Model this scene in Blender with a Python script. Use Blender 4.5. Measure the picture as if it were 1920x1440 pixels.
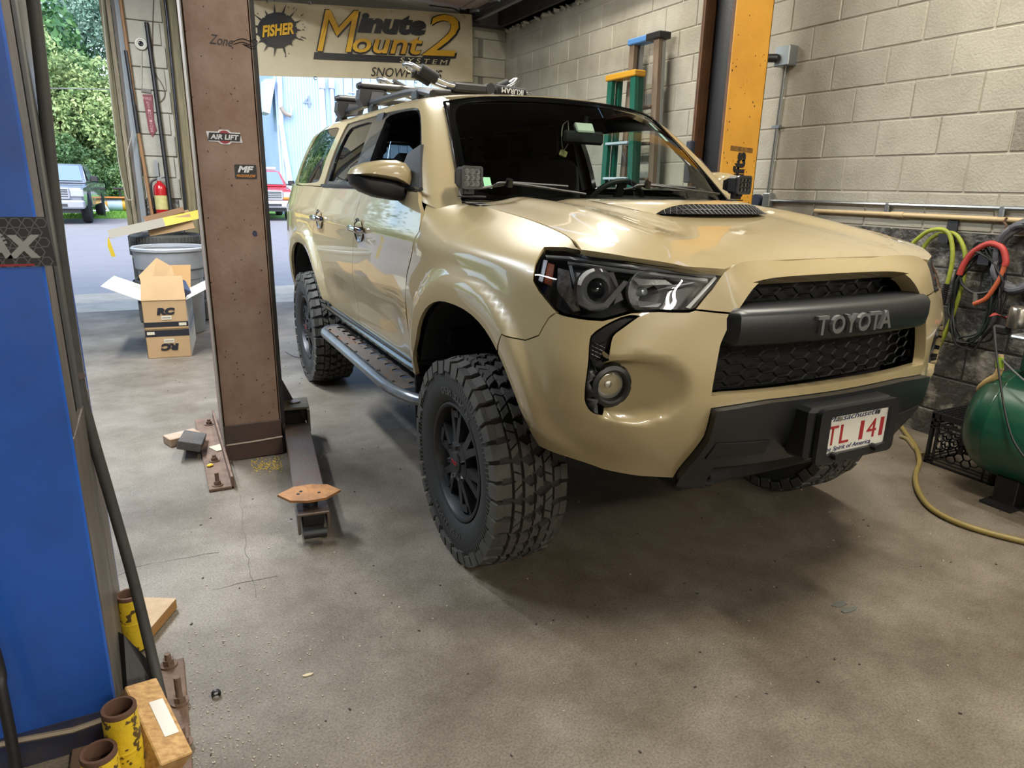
import bpy, bmesh, math, random
import numpy as np
from mathutils import Vector, Matrix, noise
from mathutils.geometry import delaunay_2d_cdt, tessellate_polygon
random.seed(7); np.random.seed(7)
for o in list(bpy.data.objects): bpy.data.objects.remove(o)
SC = bpy.context.scene; COL = SC.collection
PI = math.pi
# ---------------------------------------------------------------- camera
CP = np.array([-1.8609, -2.2477, 1.4052]); YAW, PITCH, ROLL, FPX = map(float, (math.radians(27.354), math.radians(15.963), math.radians(1.216), 1289.9))
FW = np.array([math.sin(YAW)*math.cos(PITCH), math.cos(YAW)*math.cos(PITCH), -math.sin(PITCH)])
_r = np.array([math.cos(YAW), -math.sin(YAW), 0.0]); _u = np.cross(_r, FW)
RT = _r*math.cos(ROLL)+_u*math.sin(ROLL); UP = _u*math.cos(ROLL)-_r*math.sin(ROLL)
cam = bpy.data.cameras.new('camera'); cam.sensor_width = 36; cam.sensor_fit = 'HORIZONTAL'; cam.lens = FPX/1920*36
cam.clip_start = .02; cam.clip_end = 500
co = bpy.data.objects.new('camera', cam); COL.objects.link(co)
co.matrix_world = Matrix(((RT[0], UP[0], -FW[0], CP[0]), (RT[1], UP[1], -FW[1], CP[1]), (RT[2], UP[2], -FW[2], CP[2]), (0, 0, 0, 1)))
SC.camera = co
def ray(u, v): return FW+RT*(u-960)/FPX-UP*(v-720)/FPX
def bp(u, v, ax, val):                       # where the sight line meets the plane ax = val
    d = ray(u, v); i = 'xyz'.index(ax); return Vector(CP+d*(val-CP[i])/d[i])
# ---------------------------------------------------------------- world, sun, lamps, exposure
W = bpy.data.worlds.new('world'); SC.world = W; W.use_nodes = True
nt = W.node_tree; nt.nodes.clear()
sky = nt.nodes.new('ShaderNodeTexSky'); sky.sky_type = 'NISHITA'; sky.sun_disc = False
sky.sun_elevation = math.radians(48); sky.sun_rotation = math.radians(200); sky.air_density = 1.2; sky.dust_density = 3.0; sky.ozone_density = 2.0
bg = nt.nodes.new('ShaderNodeBackground'); bg.inputs[1].default_value = .52
wo = nt.nodes.new('ShaderNodeOutputWorld'); nt.links.new(sky.outputs[0], bg.inputs[0]); nt.links.new(bg.outputs[0], wo.inputs[0])
def lamp(name, kind, loc, rot=(0, 0, 0), energy=100, color=(1, 1, 1), **kw):
    L = bpy.data.lights.new(name, kind); L.energy = energy; L.color = color
    for k, v in kw.items(): setattr(L, k, v)
    o = bpy.data.objects.new(name, L); o.location = loc; o.rotation_euler = rot; COL.objects.link(o); return o
lamp('sun', 'SUN', (0, 20, 20), (math.radians(8), math.radians(-38), 0), 1.7, (1, .95, .86), angle=math.radians(4))
WARM = (1.0, .93, .80); COOL = (.86, .93, 1.0)
for x, y, z, e, sx, sy, c in ((.0, -1.55, 3.7, 88, .22, .9, WARM), (1.6, -.60, 3.75, 60, .22, 1.0, WARM), (.10, 2.75, 3.5, 90, .22, 1.5, WARM), (1.75, 3.2, 3.9, 32, .2, .5, WARM), (-3.3, 1.0, 3.7, 120, .22, 2.2, COOL), (-2.4, 3.0, 3.5, 235, .22, 2.0, COOL), (-1.2, -4.9, 2.9, 98, 1.6, .25, WARM), (1.6, -4.6, 2.9, 84, 1.6, .25, WARM)):  # cool pair and low front pair are added fill, not fixtures of the shop
    lamp('ceiling_and_fill_lamp', 'AREA', (x, y, z), (0, 0, 0), e, c, shape='RECTANGLE', size=sx, size_y=sy)
VS = SC.view_settings
SC.display_settings.display_device = 'sRGB'
VS.view_transform = 'Standard'; VS.look = 'None'; VS.gamma = 1.0; VS.exposure = 0.34; VS.use_curve_mapping = False
# ---------------------------------------------------------------- materials
def lin(c):
    c = c.lstrip('#'); return tuple((((int(c[i:i+2], 16)/255)+.055)/1.055)**2.4 if int(c[i:i+2], 16) > 10 else int(c[i:i+2], 16)/255/12.92 for i in (0, 2, 4))
MATS = {}
def mat(name, col, rough=.5, metal=0.0, coat=0.0, col2=None, nscale=8, namt=.5, bump=0.0, bscale=60, spec=.5, stretch=None, emit=None, alpha=None, detail=6, ramp=(.35, .65), world=False, rnd=0.0):
    """procedural principled: base colour broken up by noise to a second colour, optional bump"""
    if name in MATS: return MATS[name]
    m = bpy.data.materials.new(name); m.use_nodes = True; n = m.node_tree; b = n.nodes['Principled BSDF']
    c = lin(col) if isinstance(col, str) else col
    b.inputs['Base Color'].default_value = (*c, 1); b.inputs['Roughness'].default_value = rough; b.inputs['Metallic'].default_value = metal
    b.inputs['Coat Weight'].default_value = coat; b.inputs['Coat Roughness'].default_value = .03; b.inputs['Specular IOR Level'].default_value = spec
    if col2 or bump:
        if world: src = n.nodes.new('ShaderNodeNewGeometry').outputs['Position']
        else: src = n.nodes.new('ShaderNodeTexCoord').outputs['Object']
        if stretch:
            mp = n.nodes.new('ShaderNodeMapping'); mp.inputs['Scale'].default_value = stretch; n.links.new(src, mp.inputs[0]); src = mp.outputs[0]
    if col2:
        c2 = lin(col2) if isinstance(col2, str) else col2
        nz = n.nodes.new('ShaderNodeTexNoise'); nz.inputs['Scale'].default_value = nscale; nz.inputs['Detail'].default_value = detail; nz.inputs['Roughness'].default_value = .65
        n.links.new(src, nz.inputs[0])
        rp = n.nodes.new('ShaderNodeValToRGB'); rp.color_ramp.elements[0].position = ramp[0]; rp.color_ramp.elements[1].position = ramp[1]
        rp.color_ramp.elements[0].color = (*c, 1); rp.color_ramp.elements[1].color = tuple(c[i]*(1-namt)+c2[i]*namt for i in range(3))+(1,)
        n.links.new(nz.outputs[0], rp.inputs[0]); outc = rp.outputs[0]
        if rnd:
            oi = n.nodes.new('ShaderNodeObjectInfo'); mr = n.nodes.new('ShaderNodeMapRange'); mr.inputs['To Min'].default_value = 1-rnd; mr.inputs['To Max'].default_value = 1+rnd
            n.links.new(oi.outputs['Random'], mr.inputs[0]); hs = n.nodes.new('ShaderNodeHueSaturation'); n.links.new(mr.outputs[0], hs.inputs['Value']); n.links.new(outc, hs.inputs['Color']); outc = hs.outputs[0]
        n.links.new(outc, b.inputs['Base Color'])
    if bump:
        nb = n.nodes.new('ShaderNodeTexNoise'); nb.inputs['Scale'].default_value = bscale; nb.inputs['Detail'].default_value = 4; n.links.new(src, nb.inputs[0])
        bm_ = n.nodes.new('ShaderNodeBump'); bm_.inputs['Strength'].default_value = bump; bm_.inputs['Distance'].default_value = .01
        n.links.new(nb.outputs[0], bm_.inputs['Height']); n.links.new(bm_.outputs[0], b.inputs['Normal'])
    if emit: b.inputs['Emission Color'].default_value = (*lin(emit), 1); b.inputs['Emission Strength'].default_value = 1
    MATS[name] = m; return m
def glass(name, tint, refl=.06, rough=0.0):
    """thin pane: fresnel mix of tinted see-through and mirror reflection"""
    if name in MATS: return MATS[name]
    m = bpy.data.materials.new(name); m.use_nodes = True; n = m.node_tree; n.nodes.clear()
    out = n.nodes.new('ShaderNodeOutputMaterial'); mx = n.nodes.new('ShaderNodeMixShader'); tr = n.nodes.new('ShaderNodeBsdfTransparent'); gl = n.nodes.new('ShaderNodeBsdfGlossy')
    tr.inputs[0].default_value = (*tint, 1); gl.inputs['Roughness'].default_value = rough
    fr = n.nodes.new('ShaderNodeFresnel'); fr.inputs[0].default_value = 1.5
    ma = n.nodes.new('ShaderNodeMath'); ma.operation = 'ADD'; ma.inputs[1].default_value = refl-.04; ma.use_clamp = True
    n.links.new(fr.outputs[0], ma.inputs[0]); n.links.new(ma.outputs[0], mx.inputs[0]); n.links.new(tr.outputs[0], mx.inputs[1]); n.links.new(gl.outputs[0], mx.inputs[2]); n.links.new(mx.outputs[0], out.inputs[0])
    MATS[name] = m; return m
# ---------------------------------------------------------------- objects
def tag(o, label=None, cat=None, group=None, kind=None):
    if label: o['label'] = label
    if cat: o['category'] = cat
    if group: o['group'] = group
    if kind: o['kind'] = kind
    return o
def empty(name, loc=(0, 0, 0), rot=(0, 0, 0), label=None, cat=None, group=None, kind=None, parent=None):
    o = bpy.data.objects.new(name, None); o.empty_display_size = .1; o.location = loc; o.rotation_euler = rot; COL.objects.link(o)
    if parent: o.parent = parent; o.matrix_parent_inverse = wmat(parent).inverted()
    return tag(o, label, cat, group, kind)
def wmat(o): return (wmat(o.parent) @ o.matrix_parent_inverse @ o.matrix_basis) if o.parent else o.matrix_basis.copy()
def link(name, me, parent=None, loc=None, rot=None):
    o = bpy.data.objects.new(name, me); COL.objects.link(o)
    if parent is not None: o.parent = parent; o.matrix_parent_inverse = wmat(parent).inverted()
    if loc is not None: o.location = loc
    if rot is not None: o.rotation_euler = rot
    return o
def copy_tree(o, parent=None):
    c = o.copy(); COL.objects.link(c); mpi = o.matrix_parent_inverse.copy()
    if parent is not None: c.parent = parent; c.matrix_parent_inverse = mpi
    for ch in list(o.children): copy_tree(ch, c)
    return c
def rotmat(rot): 
    from mathutils import Euler
    return Euler(rot).to_matrix()
class MB:
    """collects shapes, then links them as ONE mesh object"""
    def __init__(s): s.v = []; s.f = []; s.sm = []; s.mi = []; s.cur = 0
    def add(s, vs, fs, smooth=False):
        k = len(s.v); s.v += [tuple(p) for p in vs]
        for f in fs: s.f.append(tuple(i+k for i in f)); s.sm.append(smooth); s.mi.append(s.cur)
        return s
    def box(s, c, d, rot=None, bev=0.0, taper=1.0):
        """box centred on c with full size d; bev chamfers all edges"""
        x, y, z = d[0]/2, d[1]/2, d[2]/2; b = min(bev, .45*min(d))
        R = rotmat(rot) if rot is not None else None; P = []
        if b <= 0:
            P = [(sx*x*(taper if sz > 0 else 1), sy*y*(taper if sz > 0 else 1), sz*z) for sz in (-1, 1) for sy in (-1, 1) for sx in (-1, 1)]
            F = [(0, 2, 3, 1), (4, 5, 7, 6), (0, 1, 5, 4), (2, 6, 7, 3), (0, 4, 6, 2), (1, 3, 7, 5)]
        else:
            idx = {}
            for sx in (-1, 1):
                for sy in (-1, 1):
                    for sz in (-1, 1):
                        t = taper if sz > 0 else 1
                        for ax in range(3):
                            p = [sx*(x*t-b), sy*(y*t-b), sz*(z-b)]; p[ax] += (sx, sy, sz)[ax]*b
                            idx[(sx, sy, sz, ax)] = len(P); P.append(tuple(p))
            F = []
            q = ((-1, -1), (1, -1), (1, 1), (-1, 1))
            for ax in range(3):
                for sg in (-1, 1):
                    f = []
                    for a, c_ in q:
                        k = [a, c_]; k.insert(ax, sg); f.append(idx[(*k, ax)])
                    if (sg < 0) != (ax == 1): f.reverse()
                    F.append(tuple(f))
            for ax in range(3):
                o1, o2 = [a for a in range(3) if a != ax]
                for s1 in (-1, 1):
                    for s2 in (-1, 1):
                        def K(sa, fa):
                            k = [0, 0, 0]; k[ax] = sa; k[o1] = s1; k[o2] = s2; return idx[(*k, fa)]
                        f = [K(-1, o1), K(1, o1), K(1, o2), K(-1, o2)]
                        n_ = (Vector(P[f[1]])-Vector(P[f[0]])).cross(Vector(P[f[2]])-Vector(P[f[1]]))
                        if n_.dot(Vector(P[f[0]])) < 0: f.reverse()
                        F.append(tuple(f))
            for sx in (-1, 1):
                for sy in (-1, 1):
                    for sz in (-1, 1):
                        f = [idx[(sx, sy, sz, a)] for a in range(3)]
                        n_ = (Vector(P[f[1]])-Vector(P[f[0]])).cross(Vector(P[f[2]])-Vector(P[f[1]]))
                        if n_.dot(Vector((sx, sy, sz))) < 0: f.reverse()
                        F.append(tuple(f))
        if R: P = [R @ Vector(p) for p in P]
        return s.add([(p[0]+c[0], p[1]+c[1], p[2]+c[2]) for p in P], F)
    def cyl(s, a, b, r, r2=None, n=16, caps=True, smooth=True):
        r2 = r if r2 is None else r2
        return s.tube([a, b], [r, r2], n, caps, smooth)
    def tube(s, pts, r, n=8, caps=True, smooth=True, closed=False, flat=None):
        pts = [Vector(p) for p in pts]; N = len(pts); rs = r if isinstance(r, (list, tuple)) else [r]*N
        T = []
        for i in range(N):
            if closed: t = pts[(i+1) % N]-pts[i-1]
            else: t = pts[min(i+1, N-1)]-pts[max(i-1, 0)]
            T.append(t.normalized() if t.length > 1e-9 else Vector((0, 0, 1)))
        ref = Vector((0, 0, 1)) if abs(T[0].z) < .9 else Vector((1, 0, 0))
        nrm = T[0].cross(ref).normalized(); V = []
        for i in range(N):
            nrm = (nrm-T[i]*nrm.dot(T[i])).normalized(); bn = T[i].cross(nrm)
            for k in range(n):
                a = 2*PI*k/n; fx = flat if flat else 1
                V.append(pts[i]+(nrm*math.cos(a)+bn*math.sin(a)*fx)*rs[i])
        F = []
        for i in range(N if closed else N-1):
            j = (i+1) % N
            for k in range(n): F.append((i*n+k, i*n+(k+1) % n, j*n+(k+1) % n, j*n+k))
        s.add(V, F, smooth)
        if caps and not closed:
            s.add(V[:n], [tuple(range(n))[::-1]]); s.add(V[-n:], [tuple(range(n))])
        return s
    def lathe(s, prof, c=(0, 0, 0), axis='z', n=32, smooth=True, a0=0, a1=2*PI, sharp=False):
        """prof: (radius, height) pairs turned round the axis through c"""
        full = abs(a1-a0-2*PI) < 1e-6; m = n if full else n+1; V = []
        for r, h in prof:
            for k in range(m):
                a = a0+(a1-a0)*k/n; p = (r*math.cos(a), r*math.sin(a), h)
                if axis == 'x': p = (p[2], p[0], p[1])
                elif axis == 'y': p = (p[1], p[2], p[0])
                V.append((p[0]+c[0], p[1]+c[1], p[2]+c[2]))
        F = []
        for i in range(len(prof)-1):
            for k in range(n):
                k2 = (k+1) % m
                F.append((i*m+k, i*m+k2, (i+1)*m+k2, (i+1)*m+k))
        return s.add(V, F, smooth)
    def prism(s, poly, off, smooth=False):
        """planar polygon of 3D points extruded by vector off"""
        n = len(poly); P = [Vector(p) for p in poly]; Q = [p+Vector(off) for p in P]
        return s.add(P+Q, [tuple(range(n))[::-1], tuple(range(n, 2*n))]+[(i, (i+1) % n, n+(i+1) % n, n+i) for i in range(n)], smooth)
    def slot(s, i): s.cur = i; return s
    def mesh(s, name, *mats, fix=True, merge=False):
        me = bpy.data.meshes.new(name); me.from_pydata(s.v, [], s.f)
        for m in mats: me.materials.append(m)
        me.polygons.foreach_set('use_smooth', s.sm); me.polygons.foreach_set('material_index', s.mi); me.update()
        if fix or merge:
            b = bmesh.new(); b.from_mesh(me)
            if merge: bmesh.ops.remove_doubles(b, verts=b.verts, dist=1e-5)
            if fix: bmesh.ops.recalc_face_normals(b, faces=b.faces)
            for e in b.edges:
                if len(e.link_faces) == 2 and e.calc_face_angle(0) > .7: e.smooth = False
            b.to_mesh(me); b.free()
        return me
    def build(s, name, m, parent=None, fix=True, merge=False, **kw):
        ms = m if isinstance(m, (list, tuple)) else [m]
        return link(name, s.mesh(name, *ms, fix=fix, merge=merge), parent, **kw)
def smooth_path(pts, n=8, closed=False):
    P = [Vector(p) for p in pts]; N = len(P); out = []
    for i in range(N if closed else N-1):
        g = (lambda k: P[k % N]) if closed else (lambda k: P[max(0, min(N-1, k))])
        p0, p1, p2, p3 = g(i-1), g(i), g(i+1), g(i+2)
        for k in range(n):
            t = k/n
            out.append(.5*((2*p1)+(p2-p0)*t+(2*p0-5*p1+4*p2-p3)*t*t+(3*p1-p0-3*p2+p3)*t**3))
    if not closed: out.append(P[-1])
    return out
def fillet(pts, r=.06, n=5):
    P = [Vector(p) for p in pts]; out = [P[0]]
    for i in range(1, len(P)-1):
        a, b, c = P[i-1], P[i], P[i+1]; d1 = min(r, (a-b).length*.49); d2 = min(r, (c-b).length*.49)
        p, q = b+(a-b).normalized()*d1, b+(c-b).normalized()*d2
        for k in range(n+1):
            t = k/n; out.append(p*(1-t)**2+b*2*t*(1-t)+q*t*t)
    out.append(P[-1]); return out
_txt = {}
def text_mesh(body, size=1.0, extrude=0.0, shear=0.0, bold=0.0, spacing=1.0, align='CENTER', bevel=0.0):
    """lettering as mesh data, centred, in its own XY plane"""
    k = (body, size, extrude, shear, bold, spacing, align, bevel)
    if k in _txt: return _txt[k]
    cu = bpy.data.curves.new('lettering', 'FONT'); cu.body = body; cu.size = size; cu.extrude = extrude; cu.shear = shear; cu.offset = bold; cu.space_character = spacing
    cu.align_x = align; cu.align_y = 'CENTER'; cu.resolution_u = 3; cu.bevel_depth = bevel
    o = bpy.data.objects.new('lettering', cu); COL.objects.link(o)
    me = bpy.data.meshes.new_from_object(o.evaluated_get(bpy.context.evaluated_depsgraph_get())); me.name = 'lettering'
    bpy.data.objects.remove(o); bpy.data.curves.remove(cu); _txt[k] = me; return me
def frame_mat(o, x, y, n=None):
    x = Vector(x).normalized(); y = Vector(y); y = (y-x*x.dot(y)).normalized(); z = x.cross(y)
    return Matrix(((x.x, y.x, z.x, o[0]), (x.y, y.y, z.y, o[1]), (x.z, y.z, z.z, o[2]), (0, 0, 0, 1)))
def text(name, body, o, x, y, w, h, m, parent=None, extrude=.0006, wrap=None, **kw):
    """lettering fitted to a w x h box centred on o, x along the line, y up"""
    me = text_mesh(body, 1.0, 0, **kw).copy()
    co_ = np.empty(len(me.vertices)*3); me.vertices.foreach_get('co', co_); co_ = co_.reshape(-1, 3)
    lo, hi = co_.min(0), co_.max(0); c = (lo+hi)/2; s = np.array([w/max(hi[0]-lo[0], 1e-6), h/max(hi[1]-lo[1], 1e-6), 1.0])
    co_ = (co_-c)*s
    vs = [tuple(p) for p in co_]; fs = [tuple(p.vertices) for p in me.polygons]; k = len(vs)
    M = frame_mat(o, x, y); b = MB()
    bnd = {}
    for f in fs:
        for i in range(len(f)):
            e = (f[i], f[(i+1) % len(f)]); bnd[e] = 1
    side = [(a, c_, c_+k, a+k) for (a, c_) in bnd if (c_, a) not in bnd]
    allv = [(p[0], p[1], extrude) for p in vs]+[(p[0], p[1], -extrude) for p in vs]
    if wrap: allv = [wrap(p) for p in allv]
    else: allv = [M @ Vector(p) for p in allv]
    b.add(allv, fs+[tuple(q+k for q in f[::-1]) for f in fs]+side)
    bpy.data.meshes.remove(me)
    return b.build(name, m, parent, fix=False)
def patch(name, o, x, y, poly, m, parent=None, t=.001, hole=None):
    """flat thin piece: 2D outline in metres on the plane at o"""
    M = frame_mat(o, x, y); z = M.to_3x3().col[2]
    return MB().prism([M @ Vector((p[0], p[1], 0)) for p in poly], z*t).build(name, m, parent)
def rrect(w, h, r=.01, n=4):
    out = []
    for sx, sy, a in ((1, 1, 0), (-1, 1, 90), (-1, -1, 180), (1, -1, 270)):
        for k in range(n+1):
            t = math.radians(a+90*k/n); out.append((sx*(w/2-r)+r*math.cos(t), sy*(h/2-r)+r*math.sin(t)))
    return out
def circ(r, n=24, cx=0, cy=0, ry=None): return [(cx+r*math.cos(2*PI*k/n), cy+(ry or r)*math.sin(2*PI*k/n)) for k in range(n)]
# ================================================================ the SUV: surfaces
class Net:
    """grid of control points [station][row], tensor Catmull-Rom"""
    def __init__(s, G, bump=None): s.G = np.array(G, float); s.bump = bump; s.nu, s.nv = s.G.shape[:2]
    def raw(s, u, v):
        u = np.asarray(u, float); v = np.asarray(v, float)
        iu = np.clip(np.floor(u).astype(int), 0, s.nu-2); iv = np.clip(np.floor(v).astype(int), 0, s.nv-2)
        fu, fv = u-iu, v-iv
        def w(t): return np.stack([-.5*t+t*t-.5*t**3, 1-2.5*t*t+1.5*t**3, .5*t+2*t*t-1.5*t**3, -.5*t*t+.5*t**3], -1)
        G = s.G; E = np.concatenate([2*G[:1]-G[1:2], G, 2*G[-1:]-G[-2:-1]], 0); E = np.concatenate([2*E[:, :1]-E[:, 1:2], E, 2*E[:, -1:]-E[:, -2:-1]], 1)
        a, b = w(fu), w(fv); P = 0
        for i in range(4):
            for j in range(4): P = P+(a[..., i]*b[..., j])[..., None]*E[iu+i, iv+j]
        return P
    def P(s, u, v):
        p = s.raw(u, v)
        return s.bump(p) if s.bump else p
    def N(s, u, v, h=.01):
        du = s.P(np.asarray(u)+h, v)-s.P(np.asarray(u)-h, v); dv = s.P(u, np.asarray(v)+h)-s.P(u, np.asarray(v)-h)
        n = np.cross(du, dv); n /= np.linalg.norm(n, axis=-1, keepdims=True)+1e-12
        p = s.P(u, v); ref = p-np.array([0, np.clip(p[..., 1].mean(), .3, 3.0) if p.ndim > 1 else np.clip(p[1], .3, 3.0), .9]); sg = np.sign((n*ref).sum(-1, keepdims=True)); sg[sg == 0] = 1
        return n*sg
    def scale(s):
        u = np.linspace(.5, s.nu-1.5, 30); v = np.full(30, (s.nv-1)/2)
        return (np.linalg.norm(s.P(u+.2, v)-s.P(u-.2, v), axis=1)/.4).mean(), (np.linalg.norm(s.P(u, v+.2)-s.P(u, v-.2), axis=1)/.4).mean()
    def solve(s, f, seed=None, ur=None, vr=None):
        """(u, v) whose point makes the 2-vector f(P) smallest"""
        a, b = np.meshgrid(np.linspace(*(ur or (0, s.nu-1)), 161), np.linspace(*(vr or (0, s.nv-1)), 61), indexing='ij')
        r = f(s.P(a, b)); k = np.argmin((r**2).sum(-1)); u, v = a.flat[k], b.flat[k]
        for _ in range(12):
            r0 = f(s.P(np.array(u), np.array(v))); h = 1e-4
            J = np.stack([(f(s.P(np.array(u+h), np.array(v)))-r0)/h, (f(s.P(np.array(u), np.array(v+h)))-r0)/h], -1)
            try: d = np.linalg.solve(J.T@J+1e-9*np.eye(2), -J.T@r0)
            except Exception: break
            d = np.clip(d, -.2, .2); u += d[0]; v += d[1]
        return float(u), float(v)
    def px(s, x, y, **k):
        """where the sight line through photo pixel (x, y) meets the surface"""
        def f(p):
            d = p-CP; w = d@FW
            return np.stack([960+FPX*(d@RT)/w-x, 720-FPX*(d@UP)/w-y], -1)/500
        return s.solve(f, **k)
    def wz(s, x, z, **k): return s.solve(lambda p: np.stack([p[..., 0]-x, p[..., 2]-z], -1), **k)
    def yz(s, y, z, **k): return s.solve(lambda p: np.stack([p[..., 1]-y, p[..., 2]-z], -1), **k)
def inside(poly, q):
    x, y = q[:, 0], q[:, 1]; r = np.zeros(len(q), bool); n = len(poly)
    for i in range(n):
        (x1, y1), (x2, y2) = poly[i], poly[(i+1) % n]
        if y1 == y2: continue
        c = ((y1 > y) != (y2 > y)) & (x < (x2-x1)*(y-y1)/(y2-y1)+x1); r ^= c
    return r
def segdist(poly, q):
    d = np.full(len(q), 1e9); P = np.array(poly); Q = np.roll(P, -1, 0)
    for a, b in zip(P, Q):
        e = b-a; L = max(e@e, 1e-12); t = np.clip(((q-a)@e)/L, 0, 1); d = np.minimum(d, np.linalg.norm(q-a-t[:, None]*e, axis=1))
    return d
def chaikin(poly, it=2, keep=()):
    P = [(p[0], p[1], i in keep) for i, p in enumerate(poly)]
    for _ in range(it):
        out = []
        for i, (x, y, k) in enumerate(P):
            if k: out.append((x, y, True)); continue
            a, b = P[i-1], P[(i+1) % len(P)]
            out.append((x*.75+a[0]*.25, y*.75+a[1]*.25, False)); out.append((x*.75+b[0]*.25, y*.75+b[1]*.25, False))
        P = out
    return [(x, y) for x, y, k in P]
def resample(poly, h, scale):
    out = []; n = len(poly)
    for i in range(n):
        a = np.array(poly[i]); b = np.array(poly[(i+1) % n]); L = np.linalg.norm((b-a)*scale)
        if L < 1e-7: continue
        m = max(1, int(round(L/h)))
        for k in range(m): out.append(tuple(a+(b-a)*k/m))
    return out
def panel(net, poly, name, m, parent, holes=(), h=.03, inset=.002, flange=.012, lift=0.0, disp=None, back=False):
    """sheet-metal panel: the piece of the surface inside an outline, edges folded inward"""
    sc = np.array(net.scale())
    loops = [resample(p, h, sc) for p in [poly]+list(holes)]
    Q = [np.array(l)*sc for l in loops]
    A = np.concatenate(Q); lo, hi = A.min(0), A.max(0)
    gx, gy = np.meshgrid(np.arange(lo[0]+h*.5, hi[0], h), np.arange(lo[1]+h*.5, hi[1], h*.87), indexing='ij'); gx = gx+np.where(np.arange(gx.shape[1]) % 2, h*.25, -h*.25)
    g = np.stack([gx.ravel(), gy.ravel()], 1); ok = inside(Q[0], g)
    for q in Q[1:]: ok &= ~inside(q, g)
    g = g[ok]
    for q in Q: 
        if len(g): g = g[segdist(q, g) > h*.45]
    pts = np.concatenate([A, g]) if len(g) else A
    edges = []; k = 0
    for q in Q:
        n = len(q); edges += [(k+i, k+(i+1) % n) for i in range(n)]; k += n
    r = delaunay_2d_cdt([Vector(p) for p in pts], edges, [], 0, 1e-7, True)
    V2 = np.array([tuple(p) for p in r[0]]); F = np.array([tuple(f) for f in r[2]])
    ce = V2[F].mean(1); ok = inside(Q[0], ce)
    for q in Q[1:]: ok &= ~inside(q, ce)
    ar = np.cross(V2[F[:, 1]]-V2[F[:, 0]], V2[F[:, 2]]-V2[F[:, 0]]); ok &= np.abs(ar) > 1e-8
    F = [tuple(map(int, f)) for f in F[ok]]
    uv = V2/sc; P = net.P(uv[:, 0], uv[:, 1]); N = net.N(uv[:, 0], uv[:, 1])
    if disp is not None: P = disp(P, N)
    P = P+N*lift
    # boundary edges, inset and fold
    cnt = {}
    for f in F:
        for i in range(len(f)): cnt[(f[i], f[(i+1) % len(f)])] = 1
    bnd = [(a, b) for (a, b) in cnt if (b, a) not in cnt]
    nxt = {a: b for a, b in bnd}; prv = {b: a for a, b in bnd}
    # orientation: make faces agree with N
    f = F[len(F)//2]; fn = np.cross(P[f[1]]-P[f[0]], P[f[2]]-P[f[0]]); flip = fn@N[f[0]] < 0
    P2 = P.copy()
    if inset:
        for b_ in nxt:
            if b_ not in prv: continue
            t = P[nxt[b_]]-P[prv[b_]]; t /= np.linalg.norm(t)+1e-12; d = np.cross(N[b_], t)*(-1 if flip else 1)
            P2[b_] = P[b_]+d*inset
    vs = list(map(tuple, P2)); fs = [f[::-1] if flip else f for f in F]; sharp = []
    if flange:
        mp = {}
        for b_ in nxt: mp[b_] = len(vs); vs.append(tuple(P2[b_]-N[b_]*flange))
        for a, b_ in bnd:
            q = (b_, a, mp[a], mp[b_]); fs.append(q[::-1] if flip else q); sharp.append((a, b_))
    me = bpy.data.meshes.new(name); me.from_pydata(vs, [], fs); me.materials.append(m)
    me.polygons.foreach_set('use_smooth', [True]*len(fs)); me.update()
    if sharp:
        S = set(map(lambda e: (min(e), max(e)), sharp))
        for e in me.edges:
            k = (min(e.vertices), max(e.vertices))
            if k in S: e.use_edge_sharp = True
    return link(name, me, parent)
# ---- arches: opening is d = 1 in this rounded-square distance
ARCH = (dict(y=-.02, z=.40, af=.52, ab=.475, b=.605), dict(y=2.79, z=.40, af=.52, ab=.52, b=.60))
def archd(a, y, z):
    t = y-a['y']; A = np.where(t < 0, a['af'], a['ab']); q = np.maximum(z-a['z'], 0)/a['b']
    return (np.abs(t/A)**2.5+q**2.5)**(1/2.5)
def sstep(a, b, x): t = np.clip((x-a)/(b-a), 0, 1); return t*t*(3-2*t)
def flare(p):
    p = p.copy(); x, y, z = p[..., 0], p[..., 1], p[..., 2]
    side = sstep(.70, .86, np.abs(x))*sstep(.44, .6, z)
    b = 0
    for a, amp in zip(ARCH, (.030, .026)):
        d = archd(a, y, z); b = b+amp*(1-sstep(1.13, 1.20, d))*(.75+.25*sstep(.98, 1.06, d))
    # upper fender character line and lower door scallop
    b = b+.010*np.exp(-((z-1.19-.03*np.clip(y, -.5, 3.5)*.3)/.035)**2)*sstep(-.5, -.2, y)
    b = b-.016*np.exp(-((z-.80)/.09)**2)*sstep(.55, .8, y)*(1-sstep(1.9, 2.2, y))
    p[..., 0] += np.sign(x)*b*side
    # scooped pocket beside each fog lamp
    q = np.sqrt(((np.abs(x)-.69)/.145)**2+((z-.860)/.084)**2)
    p[..., 1] += .085*(y < -.4)*sstep(1.12, .80, q)*np.clip((np.abs(x)-.54)/.15, 0, 1)*sstep(.825, .765, np.abs(x))
    d = (np.abs(x)-.72)*.65-(z-.757)*.76
    p[..., 1] += .20*np.maximum(d, 0)*(y < -.35)*sstep(.80, .74, z)*sstep(.95, .86, np.abs(x))
    return p
HB = np.array([-.82, -.78, -.6, -.4, -.2, 0, .2, .45, .7]); HZ = np.array([1.195, 1.215, 1.262, 1.30, 1.33, 1.35, 1.362, 1.372, 1.376])
def hoodz(x, y):
    x = np.abs(x); base = np.interp(y, HB, HZ)
    for k in (.06, -.06): base = base+np.interp(y+k, HB, HZ)
    base = base/3
    r = base-.035*(x/.7)**3
    r = r+.012*np.exp(-((x-.50)/.07)**2)*sstep(-.75, -.45, y)-.010*np.exp(-((x-.36)/.05)**2)*sstep(-.7, -.3, y)   # side ridges and the valleys beside the middle
    return r
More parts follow.
